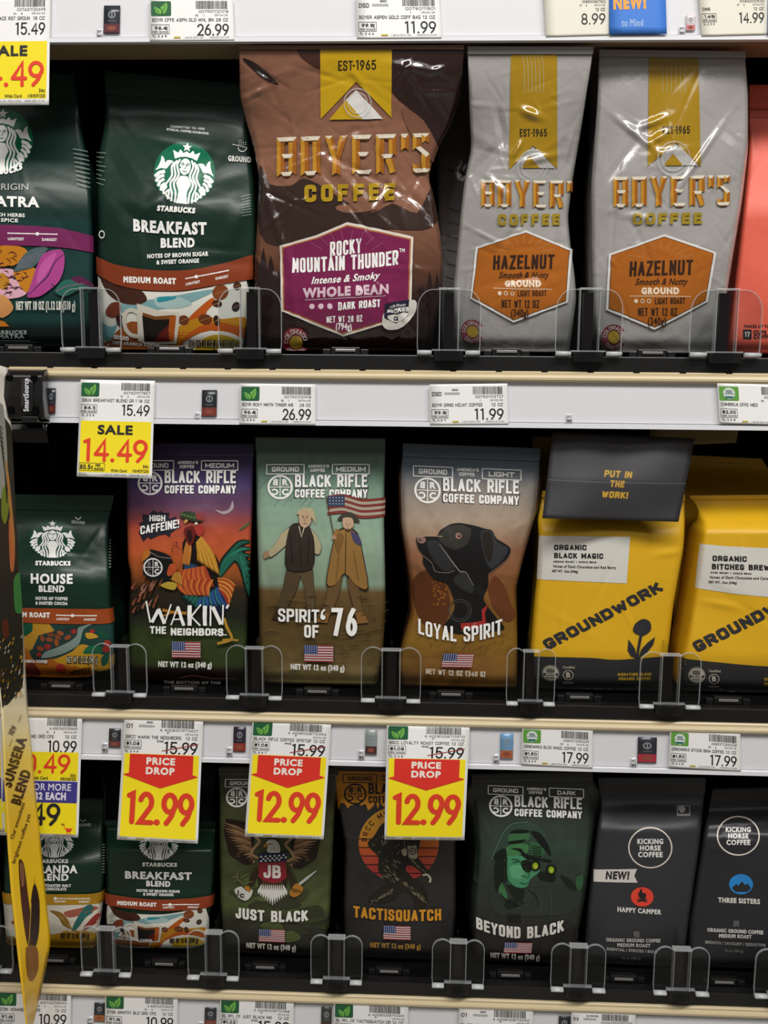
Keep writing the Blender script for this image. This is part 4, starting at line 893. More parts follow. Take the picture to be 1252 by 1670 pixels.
s = bag('coffee_bag', 'silver coffee bag with orange hexagon label, beside the coral bag', 1, (81, 84), (566, 566),
        [(81, 977), (180, 972), (300, 963), (400, 964), (475, 966), (530, 968), (566, 985)], [(84, 1214), (150, 1220), (240, 1220), (330, 1209), (420, 1194), (470, 1186), (566, 1172)],
        SIL, seed=41, amp=.95, ncr=22, fin='gloss', Y=.016, bulge=.011, seal=.03, shoulder=.45, sback=-.006, gus=.012,
        creases=[cut(1008, 192, 1068, 240, 9, 3), cut(1042, 206, 1082, 190, 8, 3), cut(1178, 200, 1105, 305, 7, 2.6), cut(1058, 230, 1086, 215, 8, 2.8), cut(1060, 250, 1120, 240, 9, 1.4), cut(1000, 340, 1090, 360, 10, 1.2)])
hazel(s, 0, 0, (1078, 1114), [(1058, 81), (1138, 83), (1142, 268), (1102, 230), (1056, 267)], [(993, 408), (1083, 376), (1167, 404), (1153, 483), (1067, 528), (988, 497)], (1102, 216), (1000, 1189, -.02, "BOYER'S"), (283, 332), (1088, 360, 112), (1077, 442, 1.04, -.012))
colorado(s, 1001, 540, 20, '#7e2f3c'); valve(s, 1098, 255, 26); s.flush()
s = bag('coffee_bag', 'plain silver coffee bag half hidden behind the right hazelnut bag', 1, (84, 84), (560, 560), [(84, 962), (560, 952)], [(84, 1200), (560, 1180)], SIL, seed=44, amp=.9, fin='gloss', Y=.105, thick=.045)
s.add('small_print', T('INSTRUCTIONS', 962, 296, 7, '#5b4a3e', w=60, b=.2), line([(956, 300), (980, 303)], .8, '#5b4a3e')); s.flush()
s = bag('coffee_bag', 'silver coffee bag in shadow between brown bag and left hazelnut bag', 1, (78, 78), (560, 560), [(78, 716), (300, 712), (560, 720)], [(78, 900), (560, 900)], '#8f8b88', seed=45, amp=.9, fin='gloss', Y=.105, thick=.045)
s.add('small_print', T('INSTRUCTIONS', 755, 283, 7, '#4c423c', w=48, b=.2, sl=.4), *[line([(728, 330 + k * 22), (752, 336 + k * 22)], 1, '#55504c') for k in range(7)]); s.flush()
# --- coral bag
s = bag('coffee_bag', 'plain coral red coffee bag cut off by the right edge', 1, (139, 139), (563, 563), [(139, 1221), (240, 1220), (330, 1212), (430, 1201), (563, 1188)], [(139, 1440), (563, 1420)], '#dd5f4a', seed=52, amp=.5, fin='matte', Y=.03, seal=.1)
s.add('tear_seam', *[line([(1222, 178 + k * 12), (1425, 176 + k * 12)], 1.2, '#8e3427') for k in range(2)])
s.add('small_print', T('MAKES UP TO', 1235, 521, 4.4, '#3a1d1c', w=42, b=.25), T('CUPS OF', 1247, 531, 5.5, '#3a1d1c', w=36, b=.5), T('COFFEE', 1246, 538, 5.5, '#3a1d1c', w=34, b=.5), rect(1212, 524, 1226, 539, '#262024')); s.up(); s.add('small_print', TC('17', 1219, 535.5, 7.5, '#d8cfc8', w=8, b=.5)); s.flush()
# ------------------------------------------------------------------ bags on the middle shelf
def house_art(s, f):
    a = lambda *L: s.add('scoop_picture', *L); z = lambda c, pts, n=2: poly(f(smooth(pts, n)), c)
    a(z('#23443f', [(-350, 90), (1140, 90), (1140, 680), (-350, 720)], 0)); s.up()
    a(z('#c08f2e', [(-350, 85), (370, 95), (440, 190), (250, 250), (180, 420), (80, 480), (-350, 480)], 0), z('#b1641f', [(-350, 440), (90, 400), (200, 560), (520, 520), (700, 620), (860, 640), (850, 748), (-350, 748)], 1), z('#c9962a', [(430, 560), (640, 450), (740, 360), (850, 370), (1000, 480), (1140, 480), (1140, 620), (990, 680), (700, 630)], 1)); s.up()
    a(z('#17573b', [(70, 95), (170, 92), (175, 200), (80, 270), (60, 200)], 1), z('#1d6a45', [(780, 460), (850, 370), (1000, 380), (1010, 460), (860, 470)], 1), z('#1d4f3c', [(940, 130), (1010, 180), (1100, 280), (970, 260)], 1), z('#1d5640', [(1000, 520), (1090, 440), (1080, 580), (1010, 620)], 1), z('#6a2b1f', [(90, 640), (180, 590), (250, 660), (270, 745), (100, 745)], 1)); s.up()
    a(z('#2a3a38', [(180, 470), (230, 350), (340, 240), (520, 170), (700, 130), (740, 200), (600, 340), (420, 400), (320, 480), (220, 540)], 1)); s.up()
    for x, y, r_, c in ((395, 235, 0, '#7a4426'), (295, 285, 70, '#8a4a26'), (380, 300, 10, '#8a4a26'), (465, 335, 80, '#9a5028'), (275, 410, 20, '#9a4a2a'), (510, 215, 30, '#a0552c'), (600, 270, -30, '#8f4a2a'), (480, 265, 40, '#7d4324')):
        p = ell(x, y, 44, 26, c, r_); a((np.array(f(p[0].tolist())), p[1], c))
    for x, y, r_ in ((672, 195, 34), (360, 385, 38), (260, 485, 30), (890, 192, 30), (1065, 340, 42), (1058, 410, 46), (513, 642, 54)):
        p = ell(x, y, r_, r_ * .9, '#a3302a'); a((np.array(f(p[0].tolist())), p[1], '#a3302a'))
    s.up(); a(z('#7f938c', [(290, 530), (330, 450), (450, 400), (620, 320), (710, 240), (720, 150), (790, 120), (910, 90), (790, 170), (740, 340), (640, 420), (480, 490)], 1), z('#cf9a34', [(810, 215), (900, 215), (965, 265), (840, 285)], 1)); s.up()
    for k in range(7): a(line(f([(610 + k * 40, 740 - k * 6), (640 + k * 36, 690 - k * 9), (700 + k * 30, 668 - k * 6)]), 1.5, '#201d18'))
GRD = '#1a3428'
s = bag('coffee_bag', 'green coffee bag with metal scoop and beans picture, behind the hanging card', 2, (806, 808), (1113, 1113),
        [(806, -16), (900, -12), (1000, -14), (1113, -6)], [(808, 187), (850, 178), (900, 179), (1000, 182), (1040, 187), (1113, 185)], GRD, seed=61, amp=.8, Y=.026, seal=.1, bulge=.009, gus=.013,
        creases=[cut(90, 900, 138, 906, 6, 1.6), cut(138, 905, 162, 870, 6, 1.5), cut(120, 850, 165, 845, 9, 1.2), cut(40, 890, 75, 880, 8, 1)])
put_siren(s, 86, 882, 38, 0, '#15452f', .83)
s.add('scoop_icon', ring(128, 844, 3.5, 4.6, WH, 0, 180), T('GROUND', 128, 856, 5, '#b9bdb8', w=22, b=.2, sl=.1))
s.add('product_name', T('STARBUCKS', 87, 926.5, 6.6, WH, w=57, b=.6), T('HOUSE', 85, 956, 14.5, WH, w=68, b=.9), T('BLEND', 85, 970, 9.8, WH, w=42, b=.8), T('NOTES OF TOFFEE', 85, 984, 4.8, WH, w=52, b=.3), T('& DUSTED COCOA', 85, 992, 4.8, WH, w=52, b=.3))
house_art(s, Zm(30, 1010, 7.365)); s.up()
band(s, 'roast_band', [(-14, 998), (80, 998), (176, 998), (189, 994)], [(-14, 1022), (80, 1023.5), (176, 1023), (189, 1015)], '#a34c21'); s.up()
s.add('roast_lettering', T('MEDIUM ROAST', 45, 1013, 7.4, WH, w=76, b=.6)); roast_scale(s, 94, 1009, 157, 1009.5, .4, h=3.4, dy=8)
s.add('net_weight', T('NET WT 12 OZ (340 g)', 135, 1088, 10, '#2f2414', w=50, b=.9)); s.up(); s.add('net_weight', T('NET WT 12 OZ (340 g)', 135, 1088, 10, '#d9cfae', w=50, b=.05)); s.add('small_print', T('100% ARABICA COFFEE', 52, 1089, 4.4, WH, w=54, b=.3))
for k in range(10): s.add('side_print', line([(175.5, 884 + k * 5), (178, 885.5 + k * 5)], 1.6, '#9aa39e'))
s.flush()
# --- rooster bag
s = bag('coffee_bag', 'purple and orange coffee bag with crowing rooster holding a mug', 2, (722, 724), (1119, 1120), [(722, 206), (850, 207), (925, 209), (945, 214), (1000, 210), (1119, 212)], [(724, 414), (820, 412), (900, 409), (960, 406), (1010, 404), (1045, 403), (1120, 400)],
        grad([(722, '#1c1a2a'), (790, '#4a3d68'), (830, '#68425c'), (865, '#b04e38'), (905, '#c95f33'), (940, '#9c5526'), (965, '#33291b'), (1010, '#20221c'), (1050, '#3a4622'), (1092, '#38431f'), (1098, '#2a1d18'), (1120, '#1c1412')], .05, 2), seed=71, amp=.45, Y=.02, side='#1a1614', seal=.06, sback=.008)
brcc(s, 305, 751, .985, 'MEDIUM'); s.up(2)
z = Zm(200, 820, 5.69); a = lambda *L: s.add('rooster_picture', *L); P_ = lambda c, pts, n=1: poly(z(smooth(pts, n)), c)
s.add('moon', P_('#a99aa0', [(1020, -10), (1030, 60), (980, 110), (920, 118), (855, 75), (930, 92), (985, 70), (1005, 30)], 1))
b_ = []; rs = np.random.RandomState(2)
for k, (x, y) in enumerate([(195, 385), (150, 295), (178, 250), (152, 210), (190, 190), (185, 120), (240, 130), (285, 85), (335, 110), (350, 88), (390, 110), (436, 105), (430, 165), (500, 140), (500, 200), (545, 245), (500, 262), (448, 300), (440, 340), (400, 312), (340, 320), (260, 360), (235, 335)]): b_.append((x, y))
s.add('caffeine_burst', poly(z(b_), '#262530')); s.up(); s.add('caffeine_burst', TC('HIGH', 257, 853, 10, WH, w=26, b=.9, sl=.0), TC('CAFFEINE!', 261, 869.5, 14, WH, w=63, b=1.2, sl=-.19)); s.up()
for k in range(9):
    th = k / 8; p = [(890, 720), (940 + 20 * k, 560 - 14 * k + 40 * th), (1080 + 10 * k, 400 + 52 * k), (1175, 380 + 66 * k)]
    a(line(z(smooth(p, 3, False)), 10, '#12221c', taper=[.4, 1.2, 1.2, .5])); 
s.up()
for k in range(9):
    th = k / 8; p = [(890, 720), (940 + 20 * k, 560 - 14 * k + 40 * th), (1080 + 10 * k, 400 + 52 * k), (1175, 380 + 66 * k)]
    a(line(z(smooth(p, 3, False)), 5.4, ['#1f5c4a', '#2c7a63', '#256552'][k % 3], taper=[.4, 1, 1.1, .3]))
a(line(z([(1080, 270), (1130, 235), (1185, 185)]), 4, '#4c6a42', taper=[.3, 1, .3])); s.up()
a(P_('#1c1512', [(560, 400), (610, 330), (700, 320), (800, 430), (890, 560), (900, 720), (860, 900), (700, 960), (600, 900), (540, 800), (500, 740), (560, 640)])); s.up()
def fan(n, p0, p1, q0, q1, w_, cols, bend=0.0):
    """feathers from the line p0-p1 out to the line q0-q1"""
    for k in range(n):
        u_ = k / (n - 1); A = np.array(p0) + (np.array(p1) - p0) * u_; B = np.array(q0) + (np.array(q1) - q0) * u_; d = B - A; m = (A + B) / 2 + np.array((-d[1], d[0])) * bend
        a(line(z(smooth([A, m, B], 2, False)), w_, cols[k % len(cols)], taper=[.35, 1, .9, .1]))
a(P_('#14201c', [(560, 860), (650, 880), (700, 960), (660, 1000), (560, 930)]), P_('#182338', [(680, 950), (760, 890), (900, 780), (990, 950), (930, 1060), (800, 1020)])); s.up()
fan(9, (620, 860), (740, 900), (560, 900), (690, 1010), 3.2, ['#1f5a4c', '#2c7562'])
fan(15, (740, 900), (890, 800), (690, 990), (980, 985), 4.2, ['#27457c', '#35629a', '#1f3762', '#2f7f77'], .06); s.up()
fan(15, (880, 720), (900, 830), (1050, 790), (985, 990), 4.6, ['#c98a35', '#b9502b', '#a63626', '#d09a45'], -.1); s.up()
fan(12, (580, 560), (690, 600), (590, 690), (690, 710), 3.6, ['#233a5c', '#2f5a8c', '#1d4a4c']); s.up()
fan(17, (560, 640), (760, 600), (530, 800), (850, 800), 5.6, ['#c2592e', '#a8432a', '#cf6f35'], .05); fan(17, (500, 730), (840, 730), (600, 880), (800, 890), 5, ['#b9502b', '#cf7a38', '#9c3a24'], .12); s.up()
fan(13, (690, 380), (730, 330), (700, 560), (900, 690), 5, ['#c8902f', '#b57a24', '#d6a545'], -.06); fan(9, (600, 380), (640, 400), (560, 590), (620, 600), 3.6, ['#c98236', '#a8652a']); fan(9, (470, 660), (530, 660), (450, 740), (560, 790), 3.6, ['#c9923f', '#b3742c']); s.up()
a(P_('#6a1a18', [(575, 265), (610, 240), (660, 230), (680, 300), (655, 400), (620, 410), (590, 340)]), P_('#a8352c', [(680, 240), (740, 220), (755, 280), (720, 330), (690, 310)])); s.up()
a(P_('#2a0f0e', [(605, 280), (640, 270), (655, 350), (630, 390), (608, 340)]), P_('#c79a48', [(580, 190), (600, 165), (615, 185), (590, 210)]), P_('#2c3a22', [(545, 115), (600, 95), (680, 110), (740, 160), (735, 190), (640, 185), (550, 150)]), ell(*z([(690, 208)])[0], 2.4, 2, '#d8cdb8'))
for k in range(9): th = math.radians(-120 + k * 16); a(line(z([(700, 170), (715 + 75 * math.cos(th), 165 + 80 * math.sin(th))]), 1.3, '#93302a', taper=[1.6, .3]))
for k in range(5): a(ell(*z([(560 + 28 * k, 125 + 8 * k)])[0], 2.2, 2, '#546a3a'))
a(P_('#1b1a1c', [(215, 560), (250, 470), (290, 455), (460, 520), (470, 700), (400, 770), (300, 760), (205, 690)])); s.up()
a(line(z(smooth([(255, 470), (350, 520), (465, 535)], 2, False)), 1.3, '#7d7a78'), P_('#c2552f', [(420, 680), (450, 590), (500, 590), (510, 640), (450, 700)]), P_('#b99c3a', [(360, 790), (430, 755), (510, 770), (490, 830), (420, 820)]), P_('#b9742c', [(190, 560), (215, 480), (260, 455), (270, 500), (225, 550)]))
x, y = z([(295, 622)])[0]; a(ring(x, y, 13, 15.5, '#d8d6d2'), line([(x, y - 13), (x, y + 13)], 1.1, '#d8d6d2'), line([(x - 13, y), (x + 13, y)], 1.1, '#d8d6d2'), T('R', x + 6, y - 2, 7, '#d8d6d2', b=.5), T('C', x + 6, y + 10, 7, '#d8d6d2', b=.5), T('B', x - 6, y - 2, 7, '#6d6b69', b=.5), T('C', x - 6, y + 10, 7, '#6d6b69', b=.5))
for k in range(26): q = rs.uniform(0, 1, 2); a(ell(*z([(450 + 130 * q[0], 380 + 120 * q[1])])[0], .9, .8, '#3a1c12', n=6))
for k in range(30): q = rs.uniform(0, 1, 3); a(line(z([(100 + 260 * q[0], 760 + 300 * q[1]), (110 + 260 * q[0], 730 + 300 * q[1]), (135 + 255 * q[0], 690 + 300 * q[1])]), 3.5, ['#7a4a1f', '#8c4a35', '#3a2316', '#9a6a5c'][k % 4], taper=[1, .8, .2]))
a(line(z(smooth([(945, 1090), (970, 1180), (1010, 1270), (990, 1300), (880, 1330)], 2, False)), 4.4, '#b98c35'), line(z([(990, 1290), (1070, 1300)]), 3, '#b98c35'), line(z([(985, 1290), (930, 1295)]), 3, '#b98c35'), line(z([(380, 1020), (470, 1040), (600, 1050)]), 5, '#b3782c'), line(z([(390, 1075), (450, 1050)]), 3, '#b3782c')); s.up()
N_ = lambda pts, w_: line(z(pts), w_, WH)
s.add('product_name', N_([(235, 940), (270, 1140)], 2.6), N_([(285, 1140), (345, 1020)], 5.4), N_([(345, 1010), (400, 1150)], 5.4), N_([(400, 1150), (460, 965)], 2.2), N_([(460, 1165), (520, 985)], 2.2), N_([(520, 985), (575, 1165)], 5), line(z([(480, 1110), (560, 1105)]), 2, WH), N_([(628, 975), (628, 1165)], 6.5), N_([(735, 965), (640, 1080)], 2.2), N_([(640, 1075), (725, 1165)], 2.4), N_([(768, 975), (768, 1165)], 6.5),
      N_([(820, 1165), (820, 975)], 2.6), N_([(840, 985), (915, 1150)], 6), N_([(930, 1155), (935, 965)], 2.6), N_([(985, 965), (965, 1000)], 3.4), TC('THE', 260, 1039, 12.5, WH, w=26, b=.8), TC('NEIGHBORS', 322.5, 1041, 12, WH, w=84, b=.9), line([(364, 1039), (370, 1039)], 1.4, WH))
flag(s, 282, 1051, 328, 1077); s.add('net_weight', T('NET WT 12 oz (340 g)', 303.5, 1092, 8.4, WH, w=86, b=.5)); s.add('small_print', line(smooth([(294, 1108), (315, 1104), (350, 1108), (385, 1107)], 2, False), .9, '#8a5a50'), T('THE BOTTOM OF THE', 315, 1118, 5, '#8f8a84', w=92, b=.4))
s.flush()
# --- marching figures bag
s = bag('coffee_bag', 'sage green coffee bag with two walking figures above brown ground', 2, (713, 715), (1126, 1124), [(713, 417), (840, 418), (940, 421), (1060, 423), (1105, 425), (1126, 432)], [(715, 628), (780, 628), (840, 626), (900, 627), (1000, 629), (1070, 624), (1124, 614)],
        grad([(713, '#46524a'), (760, '#607a69'), (830, '#8aa690'), (900, '#97ae97'), (958, '#8a9f88'), (970, '#6b5431'), (1010, '#5c4828'), (1062, '#62502d'), (1092, '#7d683f'), (1126, '#9d8c5c')], .05, 7), seed=81, amp=.4, Y=.02, side='#8b2a28', seal=.06, sback=.008, creases=[cut(430, 1115, 480, 1100, 8, 1.2), cut(595, 1122, 625, 1095, 8, 1.4)])
for k in range(40): q = np.random.RandomState(k).uniform(0, 1, 3); s.add('rain_streaks', line([(430 + 190 * q[0], 722 + 60 * q[1]), (430 + 190 * q[0] - 18 - 26 * q[2], 722 + 60 * q[1] + 24 + 34 * q[2])], .5, '#6f877c'))
s.up(); brcc(s, 518, 757.5, 1.0, 'MEDIUM', sl=-.005); s.up(2)
FG = 'figures_picture'; a = lambda *L: s.add(FG, *L); Q = lambda c, pts, n=1: poly(smooth(pts, n), c)
for k in range(7):
    y = 813 + k * 4.6; a(line(smooth([(534, y), (560, y - 3), (590, y + 5), (627, y + 2)], 2, False), 4.7, '#7d342e' if k % 2 == 0 else '#a99f8c'))
s.up(); a(Q('#33415a', [(534, 812), (562, 809), (562, 828), (534, 829)], 0)); s.up(); [a(ell(538 + 5 * (k % 5), 814 + 5 * (k // 5), .9, .9, '#c8c8c8', n=6)) for k in range(15)]
a(line([(532, 812), (545, 880)], 1.6, '#4a3524'))
# two plain walkers, one in a dark vest and one in a long tan coat
OL = '#241c14'
def OQ(c, pts, n=1): a(Q(OL, (np.array(pts) + (np.array(pts) - np.mean(pts, 0)) * .05).tolist(), n)); s.up(); a(Q(c, pts, n)); s.up(-1)
OQ('#54462f', [(470, 930), (490, 932), (486, 962), (472, 992), (462, 1010), (450, 1008), (460, 975)]); OQ('#5e4f36', [(488, 930), (508, 928), (512, 965), (513, 1000), (502, 1002), (498, 970)]); OQ('#3a2c1e', [(450, 1004), (464, 1004), (462, 1018), (444, 1018)], 0); OQ('#3a2c1e', [(500, 998), (515, 998), (522, 1014), (502, 1016)], 0)
OQ('#b3a785', [(474, 864), (460, 874), (448, 894), (436, 906), (442, 914), (458, 902), (472, 886)]); OQ('#b3a785', [(504, 864), (516, 876), (524, 894), (520, 908), (512, 904), (508, 886)]); OQ('#a98568', [(430, 908), (438, 904), (440, 912), (432, 917)]); s.up(2)
OQ('#352c24', [(474, 864), (488, 858), (504, 864), (512, 890), (508, 932), (470, 934), (467, 900)]); s.up(2); OQ('#c2a184', [(488, 842), (498, 836), (507, 842), (507, 856), (499, 864), (490, 860)]); a(Q('#b8aa86', [(484, 842), (492, 832), (508, 832), (514, 842), (515, 858), (509, 848), (498, 840)])); s.up(2); a(line([(488, 862), (492, 880), (497, 862)], 1.6, '#d0c6ae'), line([(490, 880), (491, 930)], .9, OL), line([(474, 875), (478, 925)], .9, '#1d1712'), line([(504, 875), (503, 925)], .9, '#1d1712')); s.up(-4)
OQ('#6b5233', [(540, 945), (558, 945), (548, 985), (536, 1012), (524, 1010), (532, 980)]); OQ('#6b5233', [(566, 948), (582, 950), (588, 985), (592, 1010), (580, 1012), (574, 985)]); OQ('#8a6234', [(522, 1004), (537, 1006), (534, 1022), (514, 1020)], 0); OQ('#8a6234', [(580, 1004), (594, 1004), (600, 1020), (582, 1022)], 0); s.up(2)
OQ('#96703c', [(550, 872), (566, 866), (582, 874), (590, 905), (599, 962), (580, 958), (562, 938), (546, 958), (533, 956), (541, 905)]); s.up(2); OQ('#c2a184', [(559, 848), (574, 848), (576, 862), (567, 870), (560, 864)]); a(Q('#3d3a30', [(550, 851), (558, 841), (572, 838), (582, 846), (586, 855), (568, 850)])); OQ('#7f5d30', [(552, 874), (560, 880), (552, 905), (546, 888)]); OQ('#4a4468', [(572, 870), (584, 876), (589, 892), (578, 888)]); s.up(2); a(line([(564, 872), (563, 940)], 1, OL), line([(545, 880), (550, 866)], 6, '#96703c'), ell(545, 880, 3.6, 3.4, '#b08a6c'), line([(576, 900), (584, 950)], .8, '#6a4c26'), line([(553, 905), (548, 950)], .8, '#6a4c26'), ell(495, 848, .8, .7, OL, n=6), ell(501, 848, .8, .7, OL, n=6), line([(493, 845.5), (496.5, 845)], .7, OL), line([(499.5, 845), (503, 845.5)], .7, OL), line([(498, 848), (497, 853), (499, 853)], .6, '#7d5c44'), line([(495.5, 857), (501, 857)], .7, '#7d4a3c'), ell(564.5, 857, .8, .7, OL, n=6), ell(570.5, 857, .8, .7, OL, n=6), line([(567, 857), (566, 861), (568, 861)], .6, '#7d5c44'), line([(564.5, 865), (569.5, 865)], .7, '#7d4a3c'), poly(smooth([(559, 862), (563, 868), (567, 871), (572, 868), (575, 861), (571, 866), (564, 866)], 1), '#4a3422')); s.up()
rs = np.random.RandomState(5)
for k in range(60): q = rs.uniform(0, 1, 3); s.add('ground_strokes', line([(428 + 195 * q[0], 975 + 120 * q[1]), (436 + 195 * q[0] + 10 * q[2], 973 + 120 * q[1]), (450 + 172 * q[0] + 14 * q[2], 976 + 120 * q[1])], 1.6, ['#6d5633', '#3b2c18', '#5a4628'][k % 3], taper=[.2, 1, .2]))
s.up()
for b2, c in ((2.9, '#2b2116'), (1.7, WH)):
    s.add('product_name', TC('SPIRIT', 488, 1021, 22, c, w=66, b=b2 * .8, sl=.01), TC('OF', 508.5, 1046, 21, c, w=23, b=b2), ell(527, 1012, 4.2 + (b2 - 1.7) * .8, 4.2 + (b2 - 1.7) * .8, c, n=12), line(smooth([(524.5, 1011), (526, 1003), (530, 999)], 2, False), 3 + (b2 - 1.7) * 1.4, c), TC('76', 561, 1042, 46, c, w=42, b=b2 * 1.6)); s.up()
flag(s, 497, 1058, 543.5, 1085, -.01); s.add('net_weight', T('NET WT 12 oz (340 g)', 518.5, 1098, 8.4, WH, w=87, b=.55)); s.flush()
# --- dog bag
s = bag('coffee_bag', 'blue grey to brown coffee bag with black dog in profile', 2, (723, 731), (1127, 1131), [(723, 657), (800, 655), (860, 656), (900, 662), (960, 670), (1010, 671), (1060, 656), (1100, 648), (1127, 654)], [(731, 881), (840, 872), (900, 856), (940, 846), (970, 839), (1010, 841), (1060, 843), (1131, 842)],
        grad([(723, '#35404c'), (765, '#63707c'), (795, '#8a8480'), (850, '#ab9883'), (905, '#98694c'), (960, '#80522a'), (1050, '#8c6828'), (1100, '#8e632e'), (1130, '#7d5a30')], .05, 11), seed=91, amp=.7, Y=.02, side='#3a2617', seal=.06, sback=.008, gus=-.005, creases=[cut(830, 1010, 760, 960, 10, 1.4), cut(700, 960, 672, 900, 12, 1.2), cut(830, 870, 860, 855, 8, 1.2)])
brcc(s, 761, 763, 1.05, 'LIGHT', sl=.04); s.up(2)
z = Zm(630, 840, 5.008); a = lambda *L: s.add('dog_picture', *L); P_ = lambda c, pts, n=1: poly(z(smooth(pts, n)), c)
a(P_('#5c331a', [(215, 560), (330, 470), (480, 600), (520, 760), (470, 930), (300, 920), (230, 760)]), P_('#6a3b20', [(830, 640), (880, 520), (960, 600), (1010, 740), (1050, 860), (980, 900), (880, 800)])); s.up()
rs = np.random.RandomState(8)
for k in range(40): q = rs.uniform(0, 1, 2); a(ell(*z([(380 + 110 * q[0], 560 + 200 * q[1])])[0], .9, 1.3, '#b9752e', n=6))
a(P_('#1b1a1a', [(245, 205), (300, 190), (410, 185), (440, 140), (520, 90), (600, 78), (720, 100), (800, 125), (860, 140), (900, 210), (1010, 285), (980, 380), (880, 470), (830, 500), (830, 600), (790, 700), (830, 780), (900, 870), (960, 960), (800, 980), (600, 1000), (460, 960), (520, 860), (560, 760), (500, 590), (420, 560), (380, 540), (300, 420), (300, 350), (260, 290)], 1)); s.up()
a(P_('#35342f', [(420, 190), (500, 110), (600, 95), (690, 130), (660, 250), (560, 300), (470, 260)]), P_('#2f3031', [(330, 240), (420, 230), (520, 360), (560, 450), (480, 480), (390, 400)]), P_('#37383a', [(770, 150), (860, 150), (900, 230), (990, 290), (950, 380), (850, 460), (790, 330)]), P_('#303030', [(540, 560), (620, 480), (690, 560), (710, 660), (640, 640)])); s.up()
a(P_('#27231f', [(780, 160), (850, 160), (870, 260), (850, 400), (800, 340)]), line(z(smooth([(430, 250), (500, 350), (560, 430), (600, 480), (650, 490), (710, 600)], 2, False)), 1.3, '#a59a90', taper=[.3, 1, 1, .3]), line(z(smooth([(300, 350), (370, 410), (400, 480), (500, 490), (560, 470)], 2, False)), 1, '#85776c'), line(z(smooth([(250, 195), (330, 188), (460, 190)], 2, False)), 1.2, '#b99a78'), line(z(smooth([(900, 210), (1012, 288), (980, 380), (835, 500)], 2, False)), 1, '#7d6658'))
a(P_('#8a6a62', [(255, 200), (310, 195), (325, 225), (300, 250), (260, 240)]), ell(*z([(588, 185)])[0], 5, 5, '#b07a72')); s.up(); a(ell(*z([(592, 183)])[0], 2.8, 3, '#1a1412'), ell(*z([(275, 222)])[0], 1.6, 1.6, '#2a1c1a'))
a(ring(*z([(598, 805)])[0], 17.5, 19, '#4b4845'), ring(*z([(598, 805)])[0], 14, 14.6, '#5c5854'), P_('#a8302c', [(605, 910), (690, 905), (780, 890), (775, 800), (830, 745), (800, 830), (810, 910), (740, 960), (610, 960)], 0)); s.up()
a(ring(*z([(725, 925)])[0], 2.6, 3.4, '#a39a90', 100, 300), ell(*z([(592, 179)])[0], .9, .9, '#d8c8c0', n=6))
for k in range(60): q = rs.uniform(0, 1, 4); a(line(z([(250 + 780 * q[0], 980 + 200 * q[1]), (265 + 780 * q[0] + 30 * q[2], 940 + 200 * q[1])]), .8, ['#a3803c', '#4d3413', '#8e6a2c'][k % 3], taper=[1, .3]))
s.up(); s.add('product_name', TC('LOYAL SPIRIT', 750, 1052, 25, '#241a10', w=136, b=2.6, arc=-13, it=.0)); s.up(); s.add('product_name', TC('LOYAL SPIRIT', 750, 1052, 25, WH, w=135, b=1.5, arc=-13)); s.up()
flag(s, 723, 1071, 772, 1094, .01, .14); s.add('net_weight', TC('NET WT 12 OZ (340 G)', 742.5, 1107, 8.6, '#d8cfbc', w=96, b=.55, sl=.05)); s.flush()
# --- yellow bags
YEL = '#d8a716'; CHA = '#2b2a2c'
def ground_word(s, x0, y0, x1, y1, h, k=1.0):
    t = math.degrees(math.atan2(y1 - y0, x1 - x0)); s.add('brand_lettering', TC('GROUNDWORK', (x0 + x1) / 2, (y0 + y1) / 2, h, CHA, w=math.hypot(x1 - x0, y1 - y0), b=2.6 * k, rot=t, it=-.1))
def usda(s, x, y, r, c='#b9b09f', d=CHA):
    s.add('organic_seal', ell(x, y, r, r, c), ring(x, y, r * 1.06, r * 1.14, c)); s.up(); s.add('organic_seal', T('USDA', x, y - r * .12, r * .5, d, w=r * 1.15, b=.4), rect(x - r * .97, y, x + r * .97, y + r * .36, d)); s.up(); s.add('organic_seal', TC('ORGANIC', x, y + r * .3, r * .3, c, w=r * 1.4, b=.25), line([(x - r * .7, y + r * .62), (x + r * .7, y + r * .62)], 1, d)); s.up(-2)
def bcorp(s, x, y, r, c='#b9b09f'):
    s.add('certified_seal', ring(x, y, r * .86, r, c), T('B', x, y + r * .45, r * .95, c, b=.5), T('Certified', x + 1, y - r * 1.35, 4, c, w=19, b=.15), line([(x - 9, y + r * 1.35), (x + 9, y + r * 1.4)], .9, c), line([(x - 9, y + r * 1.62), (x + 7, y + r * 1.65)], .7, c))
s = bag('coffee_bag', 'yellow coffee bag with dark folded top and white organic label, tulip at lower right', 2, (800, 806), (1143, 1146), [(800, 884), (850, 876), (880, 878), (950, 875), (1000, 870), (1060, 866), (1100, 862), (1143, 862)], [(806, 1116), (862, 1116), (900, 1114), (940, 1107), (1000, 1097), (1090, 1087), (1146, 1078)],
        YEL, seed=101, amp=.7, Y=.022, fin='matte', bulge=.008, gus=.004, sback=.02, seal=.04, shoulder=.22, thick=.06, creases=[cut(1070, 912, 1112, 905, 9, 1.4), cut(1085, 870, 1112, 862, 6, 1.1)])
s.add('dark_base', poly(smooth([(850, 1089), (960, 1090), (1005, 1093), (1100, 1086)], 2, False) + [(1100, 1160), (850, 1160)], CHA)); s.add('base_fold', line(smooth([(868, 1133), (920, 1140), (980, 1143), (1040, 1140), (1075, 1137)], 2, False), .9, '#8d8a88'))
s.add('white_label', poly([(879, 879), (1027, 880), (1021, 961), (950, 958), (875, 955)], '#cfccc3')); s.up()
